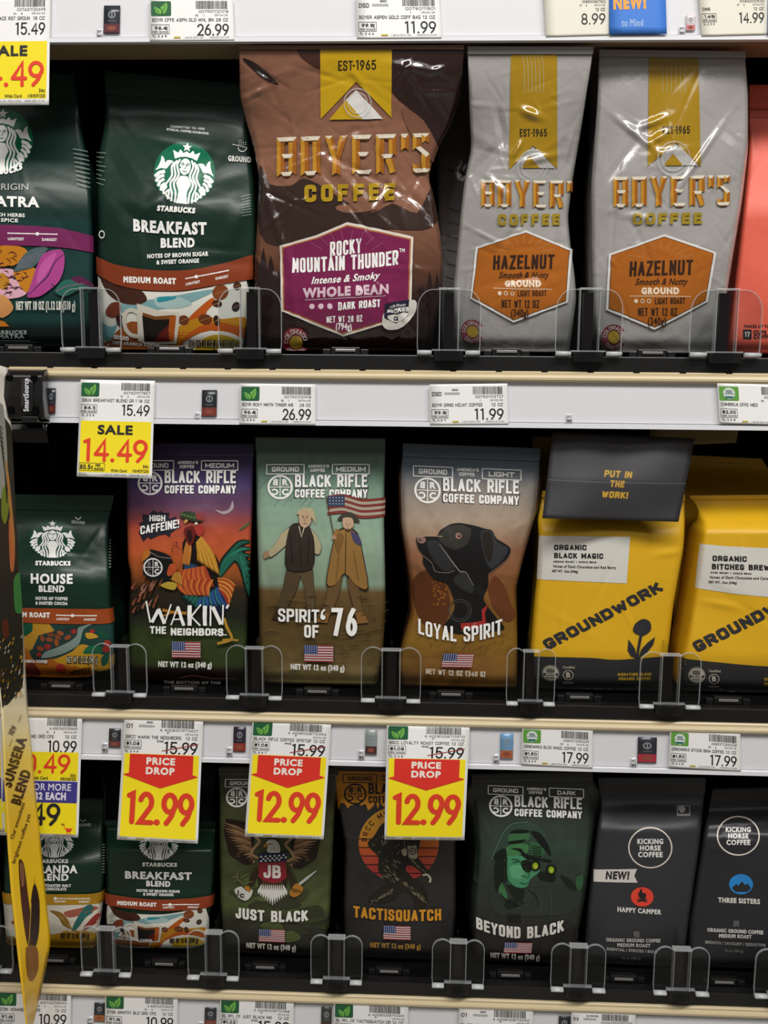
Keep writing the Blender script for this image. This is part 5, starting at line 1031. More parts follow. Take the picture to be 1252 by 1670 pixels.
s.add('label_lettering', TC('ORGANIC', 903, 904, 9.6, '#1e1c1c', w=53, b=.9, al='l'), TC('BLACK MAGIC', 903, 918, 9.6, '#1e1c1c', w=80, b=.9, al='l', sl=.01), TC('MEDIUM ROAST / WHOLE BEAN', 902, 925.5, 3.2, '#1e1c1c', w=70, b=.3, al='l', sl=.01), T('Notes of Dark Chocolate and Red Berry', 902, 934, 4.4, '#1e1c1c', w=102, b=.25, al='l', sl=.02), T('NET WT. 12oz (340g)', 900, 942, 3.8, '#1e1c1c', w=42, b=.3, al='l', sl=.02))
ground_word(s, 893, 1078, 1082, 973, 19); s.up()
z = Zm(840, 850, 3.039); P_ = lambda c, pts, n=1: poly(z(smooth(pts, n)), c)
s.add('tulip_print', P_(CHA, [(590, 550), (630, 523), (665, 540), (668, 585), (625, 615), (582, 590)]), line(z([(620, 610), (605, 690), (600, 735)]), 4.6, CHA), P_(CHA, [(558, 630), (590, 680), (600, 735), (570, 720), (553, 690)], 0), P_(CHA, [(690, 618), (680, 660), (650, 700), (605, 735), (620, 685), (650, 650)], 0))
s.up(); usda(s, 897, 1117, 12); bcorp(s, 925.5, 1120, 8.6); s.add('small_print', TC('SIGNATURE BLEND', 1033, 1120.5, 5, '#b08c22', w=55, b=.4, sl=.0, it=.1), TC('ORGANIC COFFEE', 1033, 1128, 5, '#b08c22', w=52, b=.4, it=.1))
for k in range(8): s.add('side_print', line([(864 - k * .4, 962 + k * 7), (870 - k * .5, 964 + k * 7)], 1.6, '#3a3012'))
s.flush()
FT = sheet('x', '', '', None, [(901, 704), (1133, 715), (1106, 851), (884, 845)], 232, 140, lambda U, V: .016 - .012 * V + .004 * np.abs(V - .54) ** .8 + .0025 * np.sin(U * 5 + V * 4) * V + .0015 * np.sin(U * 11 + 2), '#2f2e30', 'matte', nu=25, nv=21, thick=.002, root=s.root, part='folded_top')
FT.add('flap_lettering', TC('PUT IN', 117, 70, 11, '#b98f2c', w=46, b=1.1, sl=.02), TC('THE', 118, 86, 11, '#b98f2c', w=24, b=1.1, sl=.02), TC('WORK!', 117, 104, 11, '#b98f2c', w=44, b=1.1, sl=.02), line([(2, 78), (110, 79), (231, 76)], .7, '#6f6d6d')); FT.flush()
s = bag('coffee_bag', 'yellow coffee bag with white organic label, cut off by the right edge', 2, (808, 806), (1142, 1146), [(808, 1122), (830, 1138), (855, 1146), (891, 1141), (950, 1134), (1000, 1127), (1050, 1119), (1085, 1111), (1142, 1106)], [(806, 1392), (1146, 1360)],
        YEL, seed=111, amp=.8, Y=.024, fin='matte', bulge=.008, gus=-.003, sback=.03, seal=.03, shoulder=.2, thick=.06, creases=[cut(1150, 990, 1200, 1000, 9, 1.3), cut(1146, 846, 1180, 852, 8, 1.2)])
s.add('dark_base', poly(smooth([(1095, 1086), (1150, 1092), (1252, 1100), (1390, 1100)], 2, False) + [(1390, 1160), (1095, 1160)], CHA)); s.add('base_fold', line(smooth([(1106, 1131), (1140, 1133), (1200, 1144), (1262, 1146)], 2, False), 1, '#8d8a88'))
s.add('white_label', poly([(1140, 891), (1180, 895), (1290, 900), (1286, 985), (1200, 977), (1133, 967)], '#cfccc3')); s.up()
s.add('label_lettering', TC('ORGANIC', 1161, 921, 9.8, '#1e1c1c', w=56, b=.95, al='l', sl=.02), TC('BITCHES BREW', 1160, 935, 9.8, '#1e1c1c', w=94, b=.95, al='l', sl=.02), TC('DARK ROAST / WHOLE BEAN', 1158, 942, 3.2, '#1e1c1c', w=66, b=.3, al='l', sl=.03), T('Notes of Dark Chocolate and Caramel', 1157, 950.5, 4.4, '#1e1c1c', w=104, b=.25, al='l', sl=.02), T('NET WT. 12oz (340g)', 1155, 958.5, 3.8, '#1e1c1c', w=46, b=.3, al='l', sl=.03))
ground_word(s, 1137, 1078, 1330, 975, 20); s.up(); usda(s, 1135, 1116, 12); bcorp(s, 1163, 1122, 8.6); s.add('small_print', TC('SIGNATURE BLEND', 1272, 1124, 5, '#b08c22', w=55, b=.4), TC('ORGANIC COFFEE', 1272, 1132, 5, '#b08c22', w=55, b=.4))
for k in range(6): s.add('side_print', line([(1112, 980 + k * 8), (1124, 983 + k * 8)], 2, '#3a3012'))
s.flush()
s = bag('coffee_bag', 'yellow coffee bag in shadow at the back, above the right yellow bag', 2, (741, 748), (1120, 1120), [(741, 1098), (800, 1100), (1120, 1095)], [(748, 1240), (780, 1262), (1120, 1255)], YEL, seed=115, amp=1.0, Y=.10, fin='matte', thick=.05, seal=.04, shoulder=.2); s.flush()
FT = sheet('x', '', '', None, [(1060, 690), (1206, 692), (1200, 722), (1060, 728)], 150, 34, lambda U, V: .105 - .003 * V, '#8c7a4e', 'matte', nu=9, nv=7, thick=.003, root=s.root, part='folded_top')
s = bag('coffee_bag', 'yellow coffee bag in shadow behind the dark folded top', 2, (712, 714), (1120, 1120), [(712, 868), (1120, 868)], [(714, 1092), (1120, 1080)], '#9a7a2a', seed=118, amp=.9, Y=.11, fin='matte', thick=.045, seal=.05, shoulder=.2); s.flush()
# ------------------------------------------------------------------ bags on the lowest shelf
s = bag('coffee_bag', 'green coffee bag mostly cut off by the left edge, lowest shelf', 3, (1290, 1292), (1584, 1585), [(1290, -170), (1585, -165)], [(1292, 0), (1400, 3), (1500, 2), (1585, 0)], GRD, seed=120, amp=.5, Y=.024, seal=.09)
band(s, 'roast_band', [(-168, 1474), (-20, 1474), (4, 1470)], [(-168, 1500), (-20, 1500), (4, 1497)], '#b98a1f'); s.flush()
s = bag('coffee_bag', 'green coffee bag with yellow band and hummingbird picture, behind the hanging card', 3, (1300, 1302), (1576, 1580), [(1300, 4), (1400, 6), (1480, 7), (1576, 14)], [(1302, 168), (1380, 170), (1450, 172), (1480, 170), (1540, 163), (1580, 158)], GRD, seed=123, amp=.6, Y=.022, seal=.1, bulge=.008, gus=.012)
put_siren(s, 89, 1384, 33, 0, '#15452f', .9); s.add('scoop_icon', ring(136, 1341, 3.6, 4.6, WH, 0, 180), T('GROUND', 136, 1355, 5.4, '#b9bdb8', w=26, b=.25, sl=-.06))
s.add('product_name', T('STARBUCKS', 86, 1423, 6, WH, w=52, b=.55), T('VERANDA', 85, 1441, 13, WH, w=84, b=.8), T('BLEND', 86, 1455, 11.5, WH, w=54, b=.8), T('TOASTED MALT', 96, 1467, 4.6, WH, w=42, b=.3), T('CHOCOLATE', 93, 1473.5, 4.6, WH, w=33, b=.3))
f = Zm(0, 1380, 2.98); a = lambda *L: s.add('hummingbird_picture', *L); P_ = lambda c, pts, n=1: poly(f(smooth(pts, n)), c)
a(P_('#cfc8b8', [(10, 360), (510, 350), (480, 520), (240, 520), (20, 560)], 0), P_('#b98a1f', [(10, 545), (270, 520), (330, 500), (480, 515), (470, 595), (20, 590)], 1)); s.up()
a(P_('#8d6a2a', [(245, 390), (300, 400), (335, 440), (350, 480), (385, 510), (345, 490), (310, 470), (290, 430)]), P_('#a35c4a', [(315, 400), (380, 380), (450, 365), (480, 380), (420, 410), (340, 430)]), P_('#2f6a66', [(415, 370), (450, 360), (455, 400), (420, 430), (380, 490), (355, 500), (370, 450)]), P_('#9c3a30', [(400, 500), (450, 430), (490, 400), (480, 450), (430, 490)]), P_('#a35c4a', [(60, 460), (120, 420), (110, 480)], 1)); s.up()
for k in range(12): a(ell(*f([(300 + 5 * k, 425 + 6 * k)])[0], .9, .9, '#d6b25a', n=6))
s.up(); band(s, 'roast_band', [(4, 1480), (85, 1480), (150, 1479.5), (172, 1473)], [(4, 1500), (85, 1500), (150, 1499), (171, 1495)], '#b98a1f'); s.up(); roast_scale(s, 91, 1488, 147, 1488.5, .02, h=3, dy=7)
s.add('net_weight', T('NET WT 12 OZ (340 g)', 124, 1561, 8.5, '#4a3510', w=46, b=.6)); [s.add('side_print', line([(166, 1390 + k * 5), (169.5, 1391.5 + k * 5)], 1.6, '#9aa39e')) for k in range(11)]; s.flush()
s = bag('coffee_bag', 'green coffee bag in shadow behind a price tag and the small mug bag', 3, (1250, 1250), (1570, 1570), [(1250, 167), (1570, 172)], [(1250, 352), (1570, 348)], GRD, seed=125, amp=.5, Y=.095, seal=.08, thick=.05)
s.add('scoop_icon', ring(192, 1254, 4, 5, '#9aa39e', 0, 180)); [s.add('side_print', line([(344, 1278 + k * 5), (347, 1279 + k * 5)], 1.4, '#8b948f')) for k in range(9)]; s.flush()
s = bag('coffee_bag', 'small green coffee bag with glass mug picture on the lowest shelf', 3, (1338, 1340), (1580, 1584), [(1338, 172), (1400, 173), (1480, 174), (1540, 177), (1580, 184)], [(1340, 352), (1450, 350), (1490, 347), (1540, 341), (1584, 334)], GRD, seed=127, amp=.5, Y=.022, seal=.05, bulge=.008, shoulder=.25)
put_siren(s, 259, 1382, 33, 0, '#15452f', .92); s.add('product_name', T('STARBUCKS', 261, 1424, 6.4, WH, w=56, b=.6, sl=.01), T('BREAKFAST', 259, 1448, 12.6, WH, w=108, b=.9, sl=.02), T('BLEND', 259, 1461.5, 9.4, WH, w=39, b=.75, sl=.02), T('NOTES OF BROWN SUGAR', 259, 1473, 4.6, WH, w=70, b=.3, sl=.02), T('& SWEET ORANGE', 259, 1479.5, 4.6, WH, w=49, b=.3, sl=.02))
g_ = Zm(150, 420, 4.637); mug_art(s, lambda p: [(242 + (x - 258) * .655, 1546 + (y - 526) * .61) for x, y in g_(p)]); s.up()
band(s, 'roast_band', [(173, 1476), (215, 1483), (260, 1486), (310, 1484), (350, 1478)], [(175, 1499), (215, 1504), (255, 1507), (310, 1506), (348, 1500)], '#943f22'); s.up(); s.add('roast_lettering', T('MEDIUM ROAST', 225, 1498, 6.6, WH, w=63, b=.55, sl=.03)); roast_scale(s, 267, 1495.5, 324, 1495.5, .2, h=3, dy=6.5)
s.add('net_weight', T('NET WT 12 OZ (340 g)', 301, 1566, 7.5, '#3b2a12', w=46, b=.6)); s.add('small_print', T('GROUND', 204, 1557, 3.8, WH, w=18, b=.2, sl=.1), T('100% ARABICA COFFEE', 221, 1563, 3.8, WH, w=58, b=.2, sl=.03)); s.flush()
# --- eagle bag
s = bag('coffee_bag', 'olive camouflage coffee bag with eagle and red shield', 3, (1250, 1252), (1583, 1582), [(1250, 357), (1400, 358), (1500, 360), (1583, 365)], [(1252, 553), (1350, 545), (1450, 541), (1520, 538), (1582, 528)],
        grad([(1250, '#45463a'), (1330, '#45472d'), (1450, '#4c5331'), (1500, '#525b35'), (1520, '#3c3d2f'), (1583, '#2c2a26')], .10, 5), seed=131, amp=.5, Y=.02, side='#171713', seal=.05, sback=.008)
brcc(s, 438, 1272, .85, 'MEDIUM'); s.up(2)
rs = np.random.RandomState(3)
for k in range(16): x, y = rs.uniform(365, 520), rs.uniform(1440, 1575); s.add('camouflage', poly(smooth([(x, y), (x + rs.uniform(20, 45), y - rs.uniform(5, 14)), (x + rs.uniform(30, 60), y + 6), (x + 18, y + rs.uniform(6, 14))], 2), ['#393a29', '#586238', '#40452b'][k % 3]))
s.up(); z = Zm(360, 1360, 6.956); a = lambda *L: s.add('eagle_picture', *L); P_ = lambda c, pts, n=1: poly(z(smooth(pts, n)), c)
for sx in (-1, 1):
    m_ = lambda pts: [(590 + sx * (x - 590), y + (30 if sx > 0 else 0)) for x, y in pts]
    a(P_('#241a12', m_([(800, 150), (760, -60), (1120, -120), (1140, 60), (1080, 330), (900, 450), (790, 430), (830, 320)]), 0)); s.up()
    for k in range(15):
        t = k / 14; x0, y0 = 850 - 60 * t, 60 + 330 * t; x1, y1 = 1150 - 20 * k * (.4 + t * .8), -70 + 36 * k
        a(line(z(m_([(x0, y0), ((x0 + x1) / 2, (y0 + y1) / 2 - 12), (x1, y1)])), 4.6, ['#84664a', '#65492f', '#967352'][k % 3], taper=[.5, 1, .15]))
    for k in range(12): a(line(z(m_([(830 + 12 * k, 80 + 24 * k), (900 + 10 * k, 60 + 26 * k)])), 2.4, '#8f7050', taper=[.4, 1, .2]))
    s.up(); a(line(z(smooth(m_([(860, 30), (760, 120), (740, 165), (800, 240), (825, 310), (750, 360)]), 2, False)), 4.6, '#a38560')); s.up(-1)
a(P_('#2c2118', [(430, 560), (500, 420), (700, 420), (750, 560), (740, 700), (590, 780), (440, 700)])); s.up()
for k in range(13): t = (k - 6) / 6; a(line(z([(590 + 110 * t, 680), (590 + 150 * t, 760 + 40 * (1 - abs(t))), (590 + 160 * t, 800 + 130 * (1 - abs(t)))]), 5, '#cfccc4', taper=[.8, 1, .1]))
for k in range(11): t = (k - 5) / 5; a(line(z([(590 + 100 * t, 620), (590 + 120 * t, 740)]), 3.4, '#4f3a26', taper=[1, .2]))
for sx in (-1, 1):
    a(line(z([(590 + sx * 170, 480), (590 + sx * 220, 600), (590 + sx * 240, 700)]), 11, '#33261b', taper=[.5, 1, .8]))
s.up(); a(P_('#cfcbc2', [(520, 160), (560, 130), (620, 130), (665, 180), (670, 280), (540, 280), (535, 210)]), P_('#b9852e', [(520, 175), (545, 190), (505, 225), (490, 220), (500, 185)])); s.up()
a(line(z([(545, 180), (585, 185)]), 1.2, '#2a221a')); [a(line(z([(560 + 14 * k, 215 + 10 * (k % 3)), (555 + 15 * k, 270)]), .6, '#8f8a80')) for k in range(8)]
a(P_('#1e2440', [(425, 295), (590, 285), (770, 275), (745, 330), (745, 385), (590, 400), (440, 405), (440, 340)], 0), P_('#8e2430', [(440, 405), (590, 402), (742, 384), (750, 580), (690, 630), (590, 660), (490, 630), (432, 580)], 0)); s.up()
for k in range(17): a(ell(*z([(465 + 50 * (k % 6) + (25 if (k // 6) % 2 else 0), 335 + 26 * (k // 6) - 5 * (k % 6))])[0], 1.7, 1.7, '#d9d8d6', n=8))
a(TC('JB', *z([(588, 592)])[0], 23, '#d6d0c8', w=28, b=1.8))
a(P_('#c6c2bb', [(165, 750), (240, 705), (300, 760), (370, 740), (350, 830), (290, 880), (210, 840)]), line(z([(890, 660), (980, 580), (1082, 490)]), 4.6, '#b9b9b4', taper=[1, 1, .3]), P_('#b3772c', [(780, 770), (850, 650), (930, 700), (910, 770), (830, 820)]), P_('#b3772c', [(275, 720), (320, 690), (350, 760), (320, 770)])); s.up()
a(T('C', *z([(250, 840)])[0], 6, '#3a342c', b=.8), T('J', *z([(205, 800)])[0], 6, '#3a342c', b=.8))
for k in range(4): a(line(z([(800 + 30 * k, 700 + 10 * k), (830 + 26 * k, 760)]), 1.6, '#1d1712'))
for p in ([(160, 650), (200, 620), (240, 650), (270, 690)], [(215, 520), (200, 580), (215, 620)], [(330, 545), (270, 580), (235, 610)], [(140, 590), (180, 590), (215, 600)], [(380, 635), (320, 650), (300, 670)]): a(line(z(smooth(p, 2, False)), 2.6, '#6d6a43', taper=[.3, 1, .3]))
s.up(); s.add('product_name', TC('JUST BLACK', 444, 1521, 19, '#e6e3da', w=116, b=1.6, sl=.01, arc=-3)); flag(s, 423, 1534, 465, 1556); s.add('net_weight', T('NET WT 12 oz (340 g)', 443, 1567, 7.8, '#cfcac0', w=80, b=.5, sl=.02)); s.flush()
# --- creature bag
s = bag('coffee_bag', 'black and orange coffee bag with furry walking creature before a sunset disc', 3, (1246, 1250), (1582, 1586), [(1246, 541), (1328, 552), (1390, 562), (1500, 560), (1582, 562)], [(1250, 746), (1400, 742), (1500, 743), (1586, 736)], '#302e2d', seed=141, amp=.9, Y=.02, side='#141312', seal=.04, sback=.008, fin='film', creases=[cut(575, 1418, 608, 1462, 5, 2), cut(565, 1400, 568, 1415, 4, 2), cut(690, 1470, 705, 1492, 4, 1.6), cut(550, 1368, 585, 1382, 6, 1.4)])
z = Zm(380, 1140, 2.98); tree = [(541, 1240)] + [(760, 1240), (745, 1325)]
jag = []; rs = np.random.RandomState(9); x = 740
while x > 553: jag.append((x, 1318 + rs.uniform(-9, 10))); x -= rs.uniform(3, 6)
s.add('orange_top', poly([(538, 1240), (750, 1240), (748, 1320)] + jag + [(552, 1328)], '#c07f24')); s.up(); brcc(s, 634, 1263, .9, 'DARK', c='#201c18', o=None); s.up()
cx, cy, r_ = 650, 1384, 65
z = Zm(540, 1340, 6.26); a = lambda *L: s.add('sunset_disc', *L)
cols = ['#b8812a', '#b8812a', '#b8812a', '#bb7a2b', '#bf6a2c', '#bd5530', '#b94a35', '#b23f36', '#a83838']
for k in range(9):
    y0, y1 = cy - r_ + k * 14.6, cy - r_ + (k + 1) * 14.6 - (1.8 if k > 2 else -.2); y1 = min(y1, cy + r_); L_, R_ = [], []
    for j in range(7):
        y = y0 + (y1 - y0) * j / 6; hw = math.sqrt(max(0, r_ * r_ - (y - cy) ** 2)); L_.append((cx - hw, y)); R_.append((cx + hw, y))
    a(poly(L_ + R_[::-1], cols[k]))
s.up(); a(TC('BRCC MMXIV', 0, 0, 9, '#2a1d14', w=88, b=.3, tr=.3, circ=(cx, cy, 52, -38))); s.up()
a = lambda *L: s.add('creature_picture', *L); P_ = lambda c, pts, n=1: poly(z(smooth(pts, n)), c)
a(P_('#25221c', [(440, 190), (520, 60), (680, 0), (820, 60), (900, 190), (905, 260), (880, 400), (940, 500), (1010, 600), (960, 620), (870, 540), (790, 500), (760, 560), (850, 660), (940, 740), (980, 850), (960, 960), (860, 970), (830, 850), (740, 780), (660, 860), (560, 910), (400, 910), (380, 870), (480, 780), (560, 700), (480, 560), (480, 420), (390, 320), (375, 260)])); s.up()
for k in range(190):
    q = rs.uniform(0, 1, 4); t = k % 5
    if t == 0: x, y, dx, dy = 420 + 440 * q[0], 170 + 200 * q[1], 20 * q[2] - 10, 34
    elif t == 1: x, y, dx, dy = 500 + 180 * q[0], 420 + 260 * q[1], 34, 30
    elif t == 2: u_ = q[0]; x, y, dx, dy = 620 + 330 * u_ + 60 * q[1], 620 + 280 * u_, 26, 34
    elif t == 3: u_ = q[0]; x, y, dx, dy = 420 + 220 * u_, 880 - 130 * u_ + 40 * q[1], -22, 20
    else: u_ = q[0]; x, y, dx, dy = 800 + 170 * u_, 420 + 170 * u_ + 20 * q[1], 20, 24
    a(line(z([(x, y), (x + dx * .6 + 4, y + dy * .5), (x + dx, y + dy)]), .9, ['#8a8066', '#5f5845', '#a39a7d'][k % 3], taper=[.3, 1, .2]))
s.up(); a(P_('#a8a08a', [(775, 300), (870, 290), (880, 420), (850, 438), (790, 420)], 0), P_('#a8a08a', [(715, 340), (765, 325), (770, 395), (735, 400)]), line(z(smooth([(930, 610), (980, 605), (1010, 650), (1000, 690)], 2, False)), 3.4, '#bdb6a2')); s.up()
x, y = z([(828, 352)])[0]; a(ring(x, y, 5, 6.2, '#2a2620', n=18), line([(x, y - 5), (x, y + 5)], .8, '#2a2620'), line([(x - 5, y), (x + 5, y)], .8, '#2a2620')); s.up()
s.add('product_name', TC('TACTISQUATCH', 648, 1517, 21, '#1a1512', w=143, b=2.2, sl=.03, arc=-3)); s.up(); s.add('product_name', TC('TACTISQUATCH', 647.5, 1516.5, 20, '#d9962e', w=142, b=1.4, sl=.03, arc=-3)); flag(s, 625, 1524, 669, 1548, .02); s.add('net_weight', T('NET WT 12 oz (340 g)', 644.5, 1562, 7.8, '#b98738', w=82, b=.5, sl=.02)); s.flush()
# --- night vision bag
s = bag('coffee_bag', 'dark green coffee bag with soldier in night vision goggles', 3, (1262, 1258), (1592, 1596), [(1262, 768), (1330, 775), (1400, 779), (1480, 772), (1540, 768), (1592, 774)], [(1258, 966), (1350, 964), (1440, 956), (1500, 949), (1545, 942), (1596, 936)],
        grad([(1262, '#343630'), (1330, '#343a31'), (1400, '#37473a'), (1470, '#343b32'), (1540, '#2e2c29'), (1596, '#242221')], .06, 8), seed=151, amp=.6, Y=.02, side='#131412', seal=.05, sback=.006, gus=-.010, creases=[cut(785, 1345, 800, 1380, 8, 1.3), cut(900, 1510, 890, 1440, 8, .9)])
brcc(s, 873, 1285, .93, 'DARK', sl=.045); s.up(2)
z = Zm(770, 1340, 6.589); a = lambda *L: s.add('soldier_picture', *L); P_ = lambda c, pts, n=1: poly(z(smooth(pts, n)), c)
a(P_('#323a31', [(180, 700), (300, 720), (420, 780), (640, 800), (900, 780), (1100, 850), (1120, 1050), (900, 1120), (300, 1120), (180, 950)]), P_('#34483a', [(210, 480), (260, 330), (330, 170), (420, 70), (600, 50), (720, 100), (800, 220), (830, 360), (860, 480), (700, 480), (560, 420), (380, 440), (300, 500)])); s.up()
a(P_('#4a8f66', [(370, 440), (540, 440), (620, 520), (700, 560), (720, 620), (620, 700), (590, 780), (520, 810), (400, 780), (370, 700)]), P_('#3c6a41', [(390, 200), (480, 170), (600, 170), (610, 240), (540, 270), (400, 280)]), P_('#467a4a', [(370, 330), (460, 300), (590, 300), (600, 380), (540, 420), (380, 430)]), P_('#355f3c', [(620, 270), (720, 300), (770, 370), (750, 430), (640, 440)]), P_('#41774a', [(280, 860), (310, 750), (360, 840), (370, 930)]), P_('#355f3c', [(1100, 690), (1180, 660), (1170, 800), (1120, 840)])); s.up()
a(P_('#5fa87a', [(400, 560), (520, 540), (560, 620), (520, 700), (420, 680)]), P_('#131a14', [(410, 150), (500, 130), (600, 140), (590, 170), (420, 175)]), P_('#131a14', [(390, 270), (480, 255), (580, 245), (520, 280), (400, 295)]), P_('#141b15', [(400, 350), (520, 350), (570, 410), (700, 450), (830, 480), (840, 510), (700, 480), (560, 460), (500, 380)]), P_('#182019', [(230, 420), (330, 350), (365, 380), (350, 470), (240, 490)]), P_('#141b15', [(520, 500), (600, 480), (640, 560), (605, 630), (540, 590)]), P_('#151b16', [(620, 150), (720, 170), (810, 300), (840, 440), (770, 360), (700, 270)]), P_('#182019', [(240, 520), (360, 500), (360, 720), (310, 740), (250, 860)]), P_('#161d17', [(710, 620), (880, 650), (870, 730), (720, 700)]), P_('#1c261d', [(380, 760), (500, 820), (560, 800), (520, 980), (400, 860)]), P_('#1c261d', [(340, 1000), (380, 940), (470, 940), (480, 1020), (380, 1050)]), P_('#1a241b', [(940, 650), (1060, 720), (1120, 830), (1000, 760)])); s.up()
for k in range(5): a(line(z([(370, 1105 + k * 22), (520, 1110 + k * 22)]), 1.2, '#161c16'), line(z([(640, 320 + k * 26), (740, 335 + k * 26)]), 1.2, '#131a14'))
for p in ([(640, 800), (560, 950), (480, 1050)], [(690, 850), (740, 980), (700, 1080)], [(820, 820), (840, 960), (830, 1160)], [(720, 1080), (800, 980), (950, 930)], [(1100, 620), (1180, 650), (1215, 640)]): a(line(z(smooth(p, 2, False)), 1.4, '#3f523f'))
a(line(z(smooth([(370, 450), (365, 600), (380, 720), (450, 790), (530, 810)], 2, False)), 1.6, '#16241a'), line(z(smooth([(300, 500), (340, 540), (345, 700)], 2, False)), 2, '#20301f'), line(z(smooth([(210, 480), (260, 330), (330, 170), (430, 65), (600, 45)], 2, False)), 1.2, '#5a7a5c'), line(z([(430, 510), (500, 495), (560, 520)]), 1.4, '#1f4a30'), line(z(smooth([(560, 560), (610, 650), (580, 690)], 2, False)), 1.1, '#245538'), line(z(smooth([(300, 860), (360, 950), (480, 1010), (560, 960)], 2, False)), 1.4, '#141a14'), line(z(smooth([(600, 820), (680, 900), (700, 1000)], 2, False)), 1.2, '#1a211a'), line(z([(420, 470), (500, 480)]), 1.2, '#1f4a30'), line(z([(520, 660), (575, 665)]), 1.2, '#1f4a30'), line(z(smooth([(510, 740), (560, 755), (600, 740)], 2, False)), 1.2, '#245538'))
for x, y in ((672, 545), (842, 590)): q = z([(x, y)])[0]; a(ell(q[0], q[1], 8.5, 9, '#10150f'))
s.up()
for x, y in ((672, 545), (842, 590)): q = z([(x, y)])[0]; a(ell(q[0], q[1], 4.6, 6, '#9ab81e'))
s.up()
for x, y in ((672, 545), (842, 590)): q = z([(x, y)])[0]; a(ell(q[0] + .5, q[1] + 1, 1.9, 2.8, '#c4d452'))
s.up(); s.add('product_name', TC('BEYOND BLACK', 847, 1549, 20, '#e3dfd6', w=141, b=1.6, arc=-14, sl=.02)); flag(s, 822, 1556, 867, 1574, .01, .1); s.add('net_weight', T('NET WT 12 oz (340 g)', 839, 1583, 7.6, '#c9c4ba', w=80, b=.5, sl=.04)); s.add('side_print', *[line([(770, 1395 + k * 7), (779, 1402 + k * 7)], 1, '#8a8880') for k in range(8)]); s.flush()
# --- plain black bags
BK = '#303033'
def horse(s, cx, cy, r):
    s.add('round_brand_logo', ring(cx, cy, r - 2.2, r, '#ddd2c6', n=40)); k = r / 36
    for i, w_ in enumerate(('KICKING', 'HORSE', 'COFFEE')): s.add('round_brand_logo', T(w_, cx, cy - 7 * k + i * 11.5 * k, 8.2 * k, '#e6e4e0', w=(42, 34, 40)[i] * k, b=.5))
s = bag('coffee_bag', 'black coffee bag with red campfire disc and white pennant', 3, (1268, 1268), (1594, 1600), [(1268, 974), (1315, 979), (1400, 968), (1500, 957), (1594, 950)], [(1268, 1150), (1315, 1147), (1400, 1139), (1500, 1125), (1600, 1113)], BK, seed=161, amp=.7, Y=.022, fin='matte', seal=.1, shoulder=.3, sback=.018, creases=[cut(980, 1313, 1088, 1294, 7, 1.6), cut(1090, 1294, 1146, 1313, 7, 1.6)])
horse(s, 1059.5, 1391, 36); z = Zm(720, 1350, 2.353); P_ = lambda c, pts, n=1: poly(z(smooth(pts, n)), c)
s.add('fair_trade_mark', rect(1103, 1317, 1125, 1336, '#8f8d8c')); s.up(); s.add('fair_trade_mark', rect(1105, 1318.5, 1123, 1332, BK)); s.up(); s.add('fair_trade_mark', P_('#a9a7a5', [(905, -68), (925, -75), (935, -60), (920, -45)]))
s.add('pennant', poly(z([(583, 188), (748, 183), (737, 212), (750, 240), (582, 238)]), '#d3cdc5')); s.up(); s.add('pennant', T('NEW!', *z([(672, 225)])[0], 12.5, '#222124', w=38, b=.9, it=.1)); s.add('campfire_disc', ell(*z([(767, 298)])[0], 18.5, 17, '#e2432f')); s.up()
s.add('campfire_disc', P_('#1f1a1a', [(755, 300), (752, 285), (765, 262), (768, 280), (782, 285), (780, 303), (768, 312)]), line(z([(748, 308), (786, 318)]), 2.2, '#1f1a1a'), line(z([(748, 318), (786, 308)]), 2.2, '#1f1a1a')); s.up()
s.add('product_name', T('HAPPY CAMPER', 1041, 1504.5, 7.6, '#d9d5cf', w=71, b=.5, sl=.07)); [s.add('bean_icon', ell(1036 + (k % 4) * 2.4 - 3, 1538 + (k // 4) * 2.6, .9, 1, '#9d9894', n=6)) for k in range(16)]
s.add('tasting_notes', T('ORGANIC GROUND COFFEE', 1031, 1555, 5.6, '#c9c5c0', w=88, b=.35, sl=.02), T('MEDIUM ROAST', 1032, 1563.5, 5.6, '#c9c5c0', w=54, b=.35, sl=.02), T('ESSENTIAL / SPIRITED / BOLD', 1029, 1572, 4.6, '#adaaa6', w=82, b=.25, sl=.06), T('10 oz (284 g)', 1028, 1585, 4.4, '#77736f', w=30, b=.15)); s.flush()
s = bag('coffee_bag', 'black coffee bag with blue mountain disc at lower right corner', 3, (1286, 1282), (1602, 1608), [(1286, 1162), (1350, 1149), (1450, 1134), (1530, 1122), (1602, 1120)], [(1282, 1345), (1608, 1310)], BK, seed=171, amp=.9, Y=.022, fin='film', seal=.08, shoulder=.3, sback=.02, creases=[cut(1147, 1352, 1245, 1344, 5, 2.6), cut(1190, 1368, 1260, 1380, 8, -1.4), cut(1150, 1385, 1200, 1410, 8, 1.2)])
horse(s, 1203, 1370, 35); s.add('mountain_disc', ell(1207, 1455.5, 19.5, 18, '#2f90dd')); s.up(); s.add('mountain_disc', poly([(1192, 1462), (1199, 1455), (1203, 1458), (1208, 1450), (1214, 1457), (1218, 1454), (1223, 1463), (1217, 1469), (1198, 1469)], BK)); s.up()
s.add('product_name', T('THREE SISTERS', 1203.5, 1488.5, 8, '#d9d5cf', w=68, b=.5, sl=.04)); [s.add('bean_icon', ell(1198 + (k % 4) * 2.4 - 3, 1521 + (k // 4) * 2.6, .9, 1, '#9d9894', n=6)) for k in range(16)]
